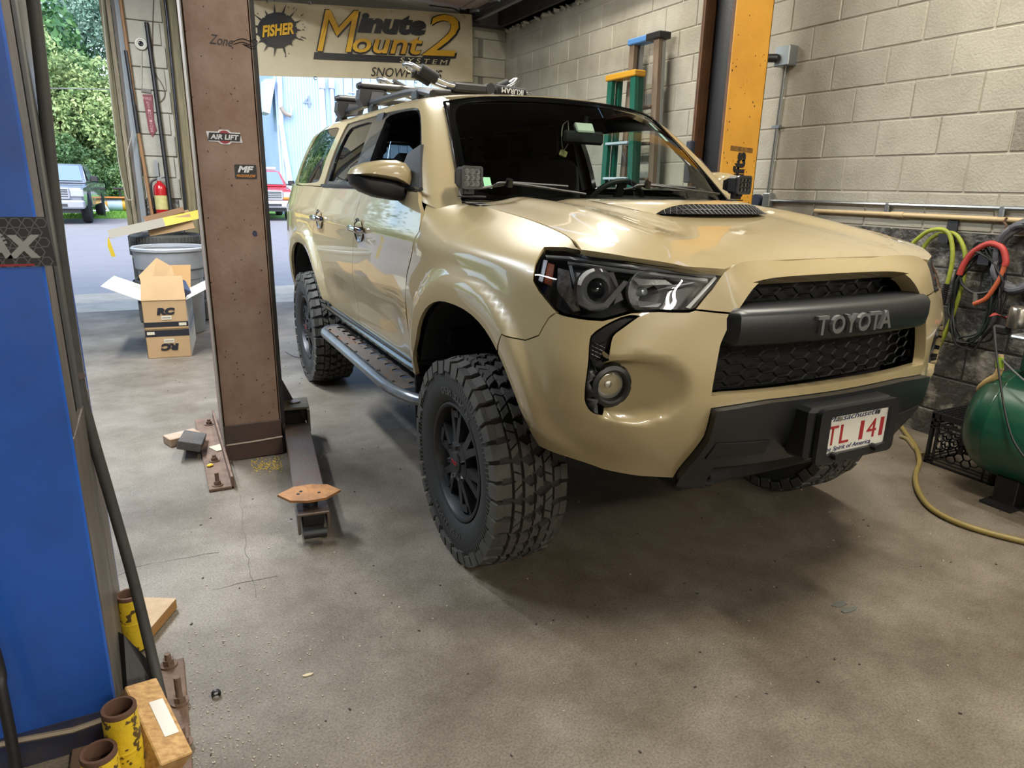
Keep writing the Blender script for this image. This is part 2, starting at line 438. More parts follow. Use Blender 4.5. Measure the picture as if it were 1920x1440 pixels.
# front fascia and fender net: (w, y, z) rows from bottom to hood edge
_F = [
 [(0, -.79, .56), (0, -.862, .72), (0, -.872, .88), (0, -.858, 1.04), (0, -.822, 1.15), (0, -.777, 1.216)],
 [(.26, -.78, .56), (.26, -.855, .72), (.26, -.863, .88), (.26, -.848, 1.04), (.26, -.816, 1.15), (.26, -.777, 1.214)],
 [(.44, -.755, .57), (.46, -.828, .72), (.47, -.835, .88), (.455, -.822, 1.04), (.45, -.812, 1.13), (.44, -.80, 1.193)],
 [(.56, -.715, .58), (.59, -.778, .72), (.605, -.790, .88), (.597, -.778, 1.03), (.582, -.757, 1.13), (.565, -.743, 1.205)],
 [(.68, -.65, .59), (.73, -.718, .73), (.752, -.732, .88), (.745, -.702, 1.03), (.72, -.672, 1.14), (.68, -.625, 1.220)],
 [(.80, -.545, .61), (.855, -.612, .74), (.874, -.622, .88), (.852, -.595, 1.03), (.81, -.582, 1.15), (.748, -.52, 1.233)],
 [(.86, -.41, .62), (.897, -.44, .74), (.910, -.44, .88), (.90, -.425, 1.03), (.866, -.415, 1.17), (.722, -.40, 1.263)],
 [(.885, -.24, .62), (.915, -.24, .74), (.922, -.23, .88), (.918, -.20, 1.03), (.888, -.17, 1.19), (.712, -.20, 1.292)],
 [(.89, .0, .62), (.915, .0, .74), (.927, .0, .88), (.925, .02, 1.03), (.898, .04, 1.205), (.712, .0, 1.313)],
 [(.89, .28, .62), (.915, .28, .74), (.93, .28, .88), (.928, .30, 1.03), (.902, .30, 1.235), (.706, .27, 1.333)],
 [(.89, .56, .62), (.915, .56, .74), (.93, .56, .88), (.93, .57, 1.03), (.890, .56, 1.318), (.690, .53, 1.350)],
 [(.89, .85, .62), (.915, .85, .74), (.93, .85, .88), (.93, .85, 1.03), (.888, .85, 1.33), (.690, .75, 1.357)]]
FR = Net([[(w, y, z) for w, y, z in st] for st in _F[::-1]]+[[(-w, y, z) for w, y, z in st] for st in _F[1:]], flare)   # u: 0 = far side fender ... 11 centre ... 22 near side fender
# doors and tail: rows to the belt line
_ys = [.15, .5, .9, 1.4, 1.9, 2.4, 2.8, 3.15]
_D = [[(.885, y, .62), (.912, y, .74), (.93, y, .88), (.93, y, 1.03), (.917, y, 1.22), (.868, y, 1.388)] for y in _ys]
_D += [[(w-.035, y, .62), (w-.012, y, .74), (w, y, .88), (w, y, 1.03), (w-.015, y-.01, 1.22), (w-.062, y-.02, 1.395)] for w, y in ((.915, 3.45), (.87, 3.70), (.74, 3.83), (.4, 3.885), (0, 3.90))]
DS = {s: Net([[(s*w, y, z) for w, y, z in st] for st in _D], flare) for s in (-1, 1)}
_G = [[(.72, .45, 1.362), (.675, .64, 1.53), (.625, .82, 1.68), (.60, .91, 1.75), (.565, .985, 1.79), (.50, 1.0, 1.81)],
      [(.845, .55, 1.385), (.785, .72, 1.55), (.725, .885, 1.69), (.69, .98, 1.755), (.64, 1.05, 1.797), (.55, 1.07, 1.818)],
      [(.868, .95, 1.388), (.808, 1.0, 1.56), (.742, 1.10, 1.70), (.705, 1.15, 1.762), (.648, 1.18, 1.805), (.55, 1.2, 1.826)]]
for y in (1.5, 2.0, 2.5, 2.95): _G.append([(.868, y, 1.388), (.808, y, 1.56), (.742, y, 1.705), (.705, y, 1.768), (.648, y, 1.812), (.55, y, 1.832)])
_G += [[(.846, 3.33, 1.393), (.79, 3.27, 1.56), (.728, 3.21, 1.70), (.69, 3.18, 1.762), (.635, 3.16, 1.806), (.54, 3.14, 1.826)],
       [(.80, 3.66, 1.395), (.745, 3.59, 1.56), (.69, 3.51, 1.70), (.655, 3.47, 1.758), (.60, 3.43, 1.798), (.5, 3.38, 1.815)],
       [(.66, 3.79, 1.395), (.60, 3.71, 1.56), (.55, 3.63, 1.70), (.52, 3.59, 1.75), (.48, 3.54, 1.79), (.42, 3.47, 1.81)],
       [(0, 3.86, 1.395), (0, 3.78, 1.56), (0, 3.70, 1.70), (0, 3.65, 1.75), (0, 3.58, 1.79), (0, 3.5, 1.812)]]
GS = {s: Net([[(s*w, y, z) for w, y, z in st] for st in _G]) for s in (-1, 1)}
_R = [[(.56, 1.0, 1.807), (.45, .945, 1.815), (.25, .895, 1.826), (0, .875, 1.831)], [(.555, 1.12, 1.822), (.45, 1.10, 1.834), (.25, 1.08, 1.846), (0, 1.07, 1.851)],
      [(.555, 1.5, 1.830), (.45, 1.5, 1.843), (.25, 1.5, 1.857), (0, 1.5, 1.862)], [(.555, 2.2, 1.832), (.45, 2.2, 1.847), (.25, 2.2, 1.861), (0, 2.2, 1.866)],
      [(.555, 2.9, 1.832), (.45, 2.9, 1.844), (.25, 2.9, 1.856), (0, 2.9, 1.86)], [(.53, 3.3, 1.822), (.42, 3.35, 1.83), (.25, 3.42, 1.836), (0, 3.46, 1.838)], [(.48, 3.42, 1.812), (.4, 3.47, 1.815), (.25, 3.53, 1.818), (0, 3.56, 1.82)]]
RF = Net([st+[(-w, y, z) for w, y, z in st[-2::-1]] for st in _R])
_W = []
for wb, yb, zb, wt, yt, zt in ((.725, .455, 1.355, .605, .93, 1.768), (.55, .35, 1.346, .46, .885, 1.793), (.30, .29, 1.342, .25, .855, 1.807), (0, .27, 1.340, 0, .845, 1.812)):
    row = []
    for t in (0, .33, .66, 1.0):
        row.append((wb+(wt-wb)*t, yb+(yt-yb)*t-.03*4*t*(1-t)*.6, zb+(zt-zb)*t+.012*4*t*(1-t)))
    _W.append(row)
WS = Net(_W+[[(-x, y, z) for x, y, z in st] for st in _W[-2::-1]])          # u 0 far side .. 6 near side; v bottom to top
# ================================================================ the SUV: materials and panels
TAN = mat('tan_paint', '#9A8B68', .34, 0, coat=1.0, spec=.5)
BLK = mat('black_plastic', '#121316', .42, bump=.08, bscale=400)
BLKG = mat('black_gloss', '#08090A', .12)
TRIM = mat('bumper_black', '#16181B', .36, bump=.03, bscale=900)
DARK = mat('dark_void', '#050505', .8)
CHROME = mat('chrome', '#D8D8DA', .08, 1.0)
SILV = mat('silver_letter', '#A9AAAC', .32, .85)
CARC = mat('tyre_carcass_shaded', '#1F1F1E', .75, bump=.1, bscale=120)  # dark sidewall rubber; also paints shade into the tread grooves
RUB = mat('tyre_rubber', '#343330', .72, col2='#57534D', nscale=9, namt=.5, bump=.15, bscale=160)
RIM = mat('rim_grey', '#3A3B3D', .42, .6, col2='#2B2B2C', nscale=12)
TINT = glass('tinted_glass', (.10, .12, .12), .10)
CLEAR = glass('clear_glass', (.80, .90, .86), .05)
LENS = glass('lens_glass', (.93, .94, .95), .05)
CLOTH = mat('seat_cloth', '#1B1C1F', .9, bump=.2, bscale=300)
SUV = empty('suv', (0, 1.4, 0), label='tan four-door SUV with black grille and chunky tyres parked in the bay', cat='car')
C0 = 11
def N_(pxs, keep=(), it=0): 
    q = [FR.px(x, y, ur=(11, 22)) for x, y in pxs]
    return chaikin(q, it, keep) if it else q
def mir(q): return [(22-u, v) for u, v in q][::-1]
def both(q): return q+mir(q)                 # near-half outline starting and ending on the centre line -> full outline
def cw(z): return FR.wz(0, z, ur=(10, 12))
# ---- hood, cut along the line where its height field meets the photo's gap
hood_px = [(871, 368), (877, 377), (927, 392), (982, 409), (1027, 422), (1060, 439), (1080, 455), (1090, 470), (1185, 484), (1285, 499), (1357, 509), (1379, 494), (1392, 489), (1472, 486), (1560, 483)]
class Field:
    def __init__(s): pass
    def scale(s): return 1.0, 1.0
    def P(s, u, v): return np.stack([u, v, hoodz(u, v)], -1)
    def N(s, u, v):
        h = .004; n = np.stack([-(hoodz(u+h, v)-hoodz(u-h, v))/(2*h), -(hoodz(u, v+h)-hoodz(u, v-h))/(2*h), np.ones_like(u)], -1)
        return n/np.linalg.norm(n, axis=-1, keepdims=True)
HF = Field()
near = [(-.66, .53), (-.703, .40), (-.708, .166), (-.712, -.05), (-.712, -.242), (-.716, -.369), (-.730, -.455), (-.752, -.523), (-.66, -.648), (-.556, -.750), (-.456, -.805), (-.425, -.795), (-.392, -.779), (-.35, -.772), (-.19, -.775)]
hood = near+[(0, -.777)]+[(-x, y) for x, y in near[::-1]]+[(.35, .36), (0, .31), (-.35, .36)]
panel(HF, hood, 'hood', TAN, SUV, h=.03, inset=.003, flange=.02)
# scoop: raised frame with a dark mouth and a mesh
def scoop():
    b = MB(); n = 21; rows = []
    for j, (y, w, dz) in enumerate(((-.335, .262, .0), (-.285, .262, .042), (-.262, .262, .046), (-.15, .275, .036), (.05, .28, .014), (.2, .27, -.004))):
        r = []
        for i in range(n):
            t = -1+2*i/(n-1); x = w*t; e = 1-abs(t)**6
            r.append((x, y+.06*abs(t)**3*(1 if j in (1, 2) else 0), float(hoodz(np.array(x), np.array(y)))+.002+dz*e))
        rows.append(r)
    V = [p for r in rows[1:] for p in r]; F = [(j*n+i, j*n+i+1, (j+1)*n+i+1, (j+1)*n+i) for j in range(4) for i in range(n-1)]
    b.add(V, F, True); s_ = b.build('hood_scoop', TAN, SUV)
    mouth = [(-.235, -.305), (.235, -.305), (.245, -.285), (-.245, -.285)]
    b = MB(); z0 = lambda x, y: float(hoodz(np.array(x), np.array(y)))
    top = [(x, -.283+.06*abs(x/.262)**3, z0(x, -.285)+.002+.040*(1-abs(x/.262)**6)) for x in np.linspace(-.25, .25, 15)]
    bot = [(x, -.318+.06*abs(x/.262)**3, z0(x, -.33)+.016) for x in np.linspace(-.25, .25, 15)]
    b.add(top+bot, [(i, i+1, 15+i+1, 15+i) for i in range(14)]); mo = b.build('scoop_mouth', DARK, s_)
    b = MB()
    for k in range(-12, 13):
        for sg in (-1, 1):
            p = []
            for t in (0, 1):
                x = k*.02+sg*(.02*t-.01); x = max(-.245, min(.245, x)); i = (x+.25)/.5*14; i0 = int(min(13, max(0, i))); f = i-i0
                A = Vector(top[i0]).lerp(Vector(top[i0+1]), f); B = Vector(bot[i0]).lerp(Vector(bot[i0+1]), f); p.append(A.lerp(B, t)+Vector((0, -.004, .001)))
            b.tube(p, .0016, 4)
    b.tube([Vector(p)+Vector((0, -.004, 0)) for p in [Vector(a).lerp(Vector(c), .5) for a, c in zip(top, bot)]], .0014, 4)
    b.build('scoop_mesh', BLK, s_)
scoop()
# ---- grille surround, bumper, fenders
split = [(1379, 588), (1304, 579)]
sur = [cw(1.172)]+N_([(1600, 512), (1478, 521), (1427, 527), (1410, 545), (1385, 586), (1379, 590)])[1:]
in_top = chaikin([FR.wz(-.20, 1.168), FR.wz(-.36, 1.155)]+N_([(1427, 528), (1408, 547), (1381, 588)]), 1, (0, 4))
out_top = N_([(1304, 580), (1335, 542), (1357, 510)])+[FR.px(1379, 495, ur=(11, 22)), FR.px(1393, 490, ur=(11, 22)), FR.wz(-.19, 1.212), ]
sur = [cw(1.170)]+in_top+out_top+[(11, 5.0)]
panel(FR, both(sur), 'grille_surround', TAN, SUV, h=.03, flange=.055)
u_open = N_([(1379, 589), (1352, 645), (1335, 742)])
bot_open = [FR.wz(-.44, .845), FR.wz(-.2, .842)]
hl_low = N_([(1304, 581), (1292, 585), (1235, 584), (1185, 586), (1150, 596), (1130, 601), (1100, 599), (1055, 591), (1043, 586)])
fgap = N_([(1029, 596), (1010, 629), (985, 638), (940, 627)])
def arch_pts(a, d0, t0, t1, n, net, **k):
    """points of the wheel opening, from angle t0 to t1 (0 = rear, 180 = front)"""
    out = []
    for i in range(n):
        t = math.radians(t0+(t1-t0)*i/(n-1)); c, s_ = math.cos(t), math.sin(t)
        A = a['ab'] if c > 0 else a['af']
        y = a['y']+d0*A*math.copysign(abs(c)**.8, c); z = a['z']+d0*a['b']*abs(s_)**.8
        out.append(net.yz(y, z, **k))
    return out
AN = dict(ur=(16, 22))
fr_arch = arch_pts(ARCH[0], 1.0, 127, 155, 8, FR, **AN)     # front part of the opening belongs to the bumper
bot = N_([(1010, 836), (1060, 856), (1130, 880), (1200, 893), (1262, 896)])
trim_l = N_([(1272, 880), (1321, 817), (1334, 766)])
bump_o = [cw(.842)]+bot_open[::-1]+u_open[::-1]+hl_low+fgap+fr_arch+bot+trim_l+[FR.wz(-.3, .815), cw(.812)]
slot_px = [(1199, 592), (1175, 592), (1141, 607), (1110, 627), (1106, 640), (1104, 683), (1096, 744), (1101, 762), (1112, 774), (1129, 778), (1133, 760), (1140, 675), (1145, 640), (1150, 627), (1168, 614)]
slot = N_(slot_px)
slot = chaikin(slot, 1, (0, 9))
panel(FR, both(bump_o), 'front_bumper', TAN, SUV, holes=[slot, mir(slot)], h=.022, flange=.035)
hl = N_([(1021, 464), (1060, 465), (1090, 471), (1185, 485), (1285, 500), (1357, 511), (1345, 535), (1304, 580), (1292, 584), (1235, 583), (1185, 585), (1150, 595), (1130, 600), (1100, 598), (1055, 590), (1035, 576), (1010, 545), (999, 525), (1002, 507), (1011, 480)])
fen = [FR.px(x, y, ur=(14, 22)) for x, y in [(1088, 469), (1060, 464), (1021, 463), (1011, 480), (1002, 507), (999, 525), (1010, 545), (1035, 576), (1043, 585), (1029, 596), (1010, 629), (985, 638), (940, 627)]]
top_arch = arch_pts(ARCH[0], 1.0, 126, 38, 16, FR, **AN)
rear_edge = [FR.yz(y, z, **AN) for y, z in ((.455, .70), (.47, .62), (.53, .63), (.545, .75), (.55, .95), (.53, 1.05), (.46, 1.15), (.405, 1.23), (.435, 1.29), (.50, 1.333))]
fen_top = [(21.0, 4.35), (21.0, 4.7), (20.8, 5)]+[(u, 5.0) for u in (20, 19, 18, 17, 16.5, 16.1)]
FD = [fen+top_arch+rear_edge+fen_top]
for k in (0, 1):
    f = FD[0] if k == 0 else mir(FD[0])
    panel(FR, f, 'front_fender', TAN, SUV, h=.022, flange=.018)
# ---- doors, quarters, tailgate
DA = ARCH[1]
for s in (-1, 1):
    D = DS[s]; yz = lambda y, z: D.yz(y, z, ur=(0, 8.5))
    gapA = [(.505, 1.34), (.437, 1.30), (.405, 1.23), (.465, 1.15), (.535, 1.05), (.555, .95), (.55, .75), (.535, .655)]
    gapB = [(1.47, .655), (1.46, .75), (1.44, .95), (1.40, 1.15), (1.385, 1.384)]
    fd = [yz(*p) for p in gapA]+[yz(*p) for p in gapB]+[yz(.9, 1.386), yz(.56, 1.384), yz(.535, 1.37)]
    panel(D, fd, 'front_door', TAN, SUV, h=.03, flange=.018)
    ra = arch_pts(DA, 1.20, 150, 118, 6, D, ur=(2, 8))
    gapC = [(2.16, .655)]
    rd = [yz(*p) for p in gapB[::-1]]+[yz(2.12, .655)]+[yz(2.19, .80)]+ra[2:]+[yz(2.36, 1.20), yz(2.33, 1.384)]
    panel(D, rd, 'rear_door', TAN, SUV, h=.03, flange=.018)
    oa = arch_pts(DA, 1.0, 155, 22, 22, D, ur=(2, 10))
    q = [yz(2.33, 1.384), yz(2.36, 1.20)]+ra[2:][::-1]+[yz(2.19, .80), yz(2.12, .655)]+oa+[yz(3.33, .60), (9.0, .0), (10.6, .0), (10.6, 5.0), (9, 5), (8, 5)]
    panel(D, q, 'rear_quarter', TAN, SUV, h=.03, flange=.02)
    panel(D, [(10.6, .6), (12, .6), (12, 5), (10.6, 5)], 'tailgate', TAN, SUV, h=.05, flange=.02) if s < 0 else None
    panel(D, [(10.6, .6), (12, .6), (12, 5), (10.6, 5)], 'tailgate_half', TAN, SUV, h=.05, flange=.0) if s > 0 else None
    panel(D, [(9.5, 3.0), (10.5, 3.0), (10.5, 4.8), (9.7, 4.8)], 'tail_lamp', mat('tail_red', '#7A0D10', .15, coat=1), SUV, h=.04, flange=.01, lift=.012)
    # rocker strip under the doors
    b = MB(); b.tube([(s*.885, .48, .635), (s*.885, 2.2, .635)], .035, 10, flat=.7); b.build('rocker_trim', BLKG, SUV)
    b = MB(); b.tube([(s*.872, .50, 1.390), (s*.874, 1.2, 1.392), (s*.874, 2.34, 1.392)], .009, 6); b.build('belt_molding', mat('belt_black', '#2A2C30', .18, .6), SUV)
    # ---- glasshouse: body frame with one long opening, dark window frames inside it
    ex = 0 if s < 0 else .38
    G = GS[s]; gy = lambda y, v: None
    gp = lambda y, z: G.yz(y, z, ur=(0, 8.6))
    front_dlo = [(1.02, .06), (1.02, 1.0), (1.04, 2.0), (1.12, 2.75), (1.4, 2.92)]
    c1 = gp(2.33, 1.40); c2 = gp(2.27, 1.755)
    dlo = chaikin(front_dlo+[(2.4, 2.95), (3.2, 2.95), (4.0, 2.95), (c2[0], 2.90), (c1[0], .06)], 1, (0, 8, 9))
    qg = chaikin([gp(2.47, 1.42), gp(2.47, 1.55), gp(2.42, 1.70), gp(2.44, 1.755), gp(2.8, 1.765), gp(3.18, 1.755), gp(3.30, 1.60), gp(3.38, 1.43), gp(3.30, 1.405), gp(2.6, 1.405)], 2)
    panel(G, [(0, -.35), (0, 5.0), (1, 5), (2, 5), (3, 5), (4, 5), (5, 5), (6, 5), (7, 5), (8, 5), (9, 5), (9, 0), (8, 0), (7, 0), (6, 0), (c1[0], 0), (c1[0]-.3, -.0), (1.6, 0), (1.25, 0), (1.0, -.30), (.5, -.45)], 'cab_side', TAN, SUV, holes=[dlo, qg], h=.03, flange=.03, inset=0)
    panel(G, [(1.1, -.1), (1.1, 3), (1.5, 4.6), (3, 4.8), (5, 4.8), (7, 4.8), (8, 4.8), (8.9, 4.6), (8.9, -.3), (7, -.3), (4, -.2)], 'cabin_trim', mat('headliner', '#2A2B2E', .95), SUV, holes=[chaikin([(1.06, .1), (1.06, 1.0), (1.08, 2.0), (1.16, 2.72), (2.4, 2.92), (3.2, 2.92), (4.0, 2.92), (c2[0], 2.86), (c1[0]-.02, .1)], 0), qg], h=.09, inset=0, flange=0, lift=-.034)
    panel(D, [(2.0, .2), (2.0, 5), (4, 5), (6, 5), (8, 5), (9, 5), (10.6, 5), (10.6, .3), (8, .3), (6, 3.6), (4.5, 3.6), (4, .3)], 'cabin_trim', mat('headliner', '#2A2B2E', .95), SUV, h=.12, inset=0, flange=0, lift=-.05)
    panel(D, [(9.8, .3), (12, .3), (12, 5), (9.8, 5)], 'cabin_trim', mat('headliner', '#2A2B2E', .95), SUV, h=.12, inset=0, flange=0, lift=-.045)
    panel(G, [(8.4, 3.6), (10, 3.6), (10, 5), (8.4, 5)], 'cabin_trim', mat('headliner', '#2A2B2E', .95), SUV, h=.12, inset=0, flange=0, lift=-.03)
    panel(G, qg, 'quarter_glass', TINT, SUV, h=.06, flange=0, lift=-.004)
    panel(G, [(9, .2), (10, .2), (10, 4), (9.3, 4)], 'rear_glass', TINT, SUV, h=.06, flange=0, lift=.004)
    panel(G, [(8.6, 4.1), (9, 4.0), (10, 4.0), (10, 5), (8.6, 5)], 'rear_spoiler', TAN, SUV, h=.06, flange=.0, lift=.0)
    fw = chaikin([(1.10, .16), (1.10, 1.0), (1.13, 2.0), (1.28, 2.62), (1.6, 2.72), (2.3, 2.74), gp(1.44+ex, 1.745), gp(1.425+ex, 1.68), gp(1.43+ex, 1.42)], 1, (0, 8))
    rw = chaikin([gp(1.66+ex*.8, 1.42), gp(1.68+ex*.8, 1.70), gp(1.70+ex*.8, 1.742), gp(2.10, 1.738), gp(2.19, 1.715), gp(2.23, 1.60), gp(2.245, 1.42)], 1, (0, 6))
    panel(G, dlo, 'window_frame', mat('window_frame', '#1C1D22', .22, .35, coat=.6), SUV, holes=[fw, rw], h=.04, flange=.03, lift=-.006, inset=.001)
    panel(G, rw, 'rear_door_glass', TINT, SUV, h=.06, flange=0, lift=-.016)
# ---- roof, windscreen
panel(RF, [(u, 0) for u in range(7)]+[(6, v) for v in (1, 2, 3, 4, 5)]+[(u, 6) for u in range(6, -1, -1)]+[(0, v) for v in (5, 4, 3, 2, 1)], 'roof', TAN, SUV, h=.06, inset=0, flange=.02)
wsp = [(0, 0), (0, 1), (0, 2), (0, 3), (1, 3), (2, 3), (3, 3), (4, 3), (5, 3), (6, 3), (6, 2), (6, 1), (6, 0), (5, 0), (4, 0), (3, 0), (2, 0), (1, 0)]
wi = chaikin([(.22, .12), (.22, 1.5), (.24, 2.86), (1.2, 2.9), (3, 2.9), (4.8, 2.9), (5.76, 2.86), (5.78, 1.5), (5.78, .12), (4.5, .16), (3, .16), (1.5, .16)], 2)
ws = panel(WS, wsp, 'windshield', glass('windshield_glass', (.80, .88, .85), .05), SUV, h=.06, inset=0, flange=0)
panel(WS, wsp, 'windshield_border', BLKG, ws, holes=[wi], h=.05, inset=0, flange=.0, lift=.002)
for s in (-1, 1):
    e = [GS[s].P(np.array(0.0), np.array(v)) for v in np.linspace(-.05, 3.6, 14)]
    MB().tube([Vector(p)+Vector((-s*.008, -.004, .004)) for p in e], .013, 6).build('windshield_seal', BLKG, SUV)
e = [WS.P(np.array(u), np.array(3.0)) for u in np.linspace(0, 6, 16)]
MB().tube([Vector(p)+Vector((0, .004, .004)) for p in e], .008, 6).build('windshield_seal', BLKG, SUV)
# cowl under the wipers
b = MB(); V = []
for i in range(15):
    x = -.72+1.44*i/14; y = .29+.16*(abs(x)/.72)**1.8
    V += [(x, y+.02, 1.348-.004*abs(x)), (x, y-.16, 1.335)]
b.add(V, [(2*i, 2*i+1, 2*i+3, 2*i+2) for i in range(14)], True); b.build('cowl', BLK, SUV)
# ================================================================ the SUV: lamps, grille, bumper trim
def fpt(x, y, d=0.0, s=-1):
    """point on the nose under photo pixel (x, y), d below the skin, on side s"""
    u, v = FR.px(x, y, ur=(11, 22)); p = FR.P(np.array(u), np.array(v))-FR.N(np.array(u), np.array(v))*d
    return Vector((-s*p[0], p[1], p[2]))
def fnrm(x, y, s=-1):
    u, v = FR.px(x, y, ur=(11, 22)); n = FR.N(np.array(u), np.array(v)); return Vector((-s*n[0], n[1], n[2]))
def skin(pxs, d, s, name, m, parent, t=.004):
    """thin curved piece following the skin at depth d"""
    P = [fpt(x, y, d, s) for x, y in pxs]; n = fnrm(*pxs[0], s)
    c = sum(P, Vector())/len(P); k = len(P)
    tr = tessellate_polygon([[Vector((x, y, 0)) for x, y in pxs]])
    b = MB(); b.add(P+[p-n*t for p in P]+[c], [tuple(f) for f in tr]+[(i, k+i, k+(i+1) % k, (i+1) % k) for i in range(k)], False)
    return b.build(name, m, parent)
AMB = mat('amber_reflector', '#C2561E', .2, coat=1, bump=.4, bscale=700); REFL = mat('lamp_reflector', '#BDBAB6', .25, .2, col2='#6A5648', nscale=60, namt=.8, bump=.6, bscale=300); HOUS = mat('lamp_housing', '#303236', .3, coat=.6)
CLAR = mat('lamp_clear', '#C3C5C6', .2, .15, bump=.25, bscale=200); CHR2 = mat('lamp_chrome', '#B4B6B9', .14, .4)
hl_in = chaikin(hl, 0)
for s in (-1, 1):
    pl = hl if s < 0 else mir(hl)
    H = panel(FR, pl, 'headlamp', HOUS, SUV, h=.03, inset=.006, flange=-.068, lift=-.075)
    panel(FR, pl, 'lamp_lens', LENS, H, h=.03, inset=.004, flange=0, lift=-.001)
    skin([(1024, 484), (1036, 487), (1028, 531), (1013, 526)], .018, s, 'amber_reflector', AMB, H)
    skin([(1016, 480), (1024, 481), (1012, 526), (1004, 522)], .014, s, 'clear_reflector', CLAR, H)
    skin([(1040, 487), (1062, 494), (1064, 528), (1082, 578), (1066, 580), (1034, 538)], .03, s, 'turn_reflector', REFL, H)
    for q in ([(1020, 472), (1060, 474), (1180, 492), (1345, 515), (1343, 518), (1180, 496), (1060, 479), (1022, 476)], [(1062, 484), (1180, 501), (1330, 522), (1328, 527), (1180, 506), (1062, 489)], [(1344, 518), (1349, 520), (1296, 578), (1288, 576)],
              [(1064, 492), (1070, 492), (1086, 562), (1104, 571), (1132, 567), (1170, 522), (1177, 524), (1138, 574), (1102, 578), (1081, 568)]):
        skin(q, .012, s, 'chrome_strip', CHR2, H, .006)
    for q, m_ in (([(1140, 500), (1150, 500), (1170, 556), (1152, 566), (1160, 540)], CHR2), ([(1188, 514), (1250, 521), (1264, 531), (1200, 528)], CLAR), ([(1196, 560), (1245, 566), (1238, 573), (1202, 573)], CHR2), ([(1232, 541), (1300, 531), (1312, 526), (1262, 533)], mat('lamp_fin', '#77797D', .3, .3)), ([(1070, 498), (1084, 500), (1082, 520), (1074, 545)], CLAR)): skin(q, .026, s, 'reflector_facet', m_, H, .004)
    c = fpt(1112, 528, .05, s); n = fnrm(1150, 540, s); n = (n*.4+Vector((0, -1, 0))).normalized(); M = n.to_track_quat('Z', 'Y').to_matrix()
    def put(b, prof, m, name, par, nn=28):
        q = MB().lathe(prof, n=nn); q.v = [tuple(c+M @ Vector(p)) for p in q.v]; return q.build(name, m, par, merge=True)
    put(None, [(.062, -.01), (.062, .014), (.054, .022), (.046, .012), (.040, .012), (.034, .022), (.030, .0)], CHR2, 'projector_ring', H)
    put(None, [(0, .035), (.012, .033), (.022, .026), (.029, .014), (.031, .0)], mat('projector_glass', '#23262C', .03, 0, coat=1), 'projector_lens', H)
    c = fpt(1208, 535, .06, s)
    put(None, [(.062, .035), (.058, .01), (.045, -.006), (.02, -.012), (0, -.012)], CLAR, 'high_beam_bowl', H)
    put(None, [(0, .02), (.010, .016), (.013, .0), (.013, -.012)], mat('bulb_glass', '#AEB4B6', .1, .3), 'bulb', H, 12)
# ---- grille: honeycomb mesh, wide bar with raised letters
def fy(x, z):
    u, v = FR.wz(-abs(x), z, ur=(11, 22)); return float(FR.P(np.array(u), np.array(v))[1])
FYC = {}
def front_y(x): return -.872+.21*x*x
def honey(name, z0, z1, rows, w, dep):
    b = MB(); h = (z1-z0)/rows; cw2 = h*2.3; nx = int(w/(cw2*.75))+2
    def pt(x, z):
        x = max(-w, min(w, x)); return Vector((x, front_y(x)+dep, max(z0, min(z1, z))))
    for i in range(-nx, nx+1):
        for j in range(-1, rows+1):
            cx, cz = i*cw2*.75, z0+h*(j+.5)+(h/2 if i % 2 else 0)
            if abs(cx) > w+cw2*.4: continue
            q = [(cx+cw2*.5, cz), (cx+cw2*.25, cz+h/2), (cx-cw2*.25, cz+h/2), (cx-cw2*.5, cz), (cx-cw2*.25, cz-h/2)]
            for a_, c_ in zip(q, q[1:]):
                if max(a_[1], c_[1]) < z0-.001 or min(a_[1], c_[1]) > z1+.001: continue
                A_, C_ = pt(*a_), pt(*c_)
                if (A_-C_).length > .004: b.tube([A_, C_], .0034, 4, smooth=False)
    return b.build(name, BLK, SUV)
g1 = honey('grille_mesh', 1.085, 1.168, 2, .43, .115)
g2 = honey('grille_mesh', .845, .985, 4, .50, .055)
b = MB()
for z0, z1 in ((.82, 1.2),):
    V = []
    for i in range(17):
        x = -.56+1.12*i/16; V += [(x, front_y(x)+.11, z0), (x, front_y(x)+.15, z1)]
    b.add(V, [(2*i, 2*i+2, 2*i+3, 2*i+1) for i in range(16)], True)
b.build('grille_backing', DARK, SUV)
b = MB(); prof = [(.09, 1.094), (.03, 1.093), (.004, 1.088), (-.012, 1.080), (-.020, 1.068), (-.022, 1.03), (-.016, .995), (-.002, .982), (.03, .976), (.09, .974)]; V = []; nx = 33; k = len(prof)
for i in range(nx):
    t = -1+2*i/(nx-1); x = .452*t; e = max(0, (abs(t)-.93)/.07); 
    for dy, z in prof: zz = 1.035+(z-1.035)*(1-.25*e*e); V.append((x, front_y(x)+dy+.035*e*e, zz))
F = [(i*k+j, (i+1)*k+j, (i+1)*k+j+1, i*k+j+1) for i in range(nx-1) for j in range(k-1)]
F += [tuple(range(k)), tuple(range((nx-1)*k, nx*k))[::-1]]
b.add(V, F, True); bar = b.build('grille_bar', mat('grille_bar_black', '#17191D', .38), SUV)
a, c = bp(1532, 606, 'y', front_y(-.1)-.026), bp(1667, 595, 'y', front_y(.2)-.026); lw = (c.x-a.x)
xs = (0, .176, .345, .515, .685, .835); ws_ = (.135, .165, .155, .165, .145, .165)
for ch, x, wd in zip('TOYOTA', xs, ws_):
    X = a.x+lw*(x+wd/2); text('letter', ch, (X, front_y(X)-.027, 1.034), (1, 0, 0), (0, 0, 1), lw*wd, .056, SILV, bar, extrude=.006, bold=.02)
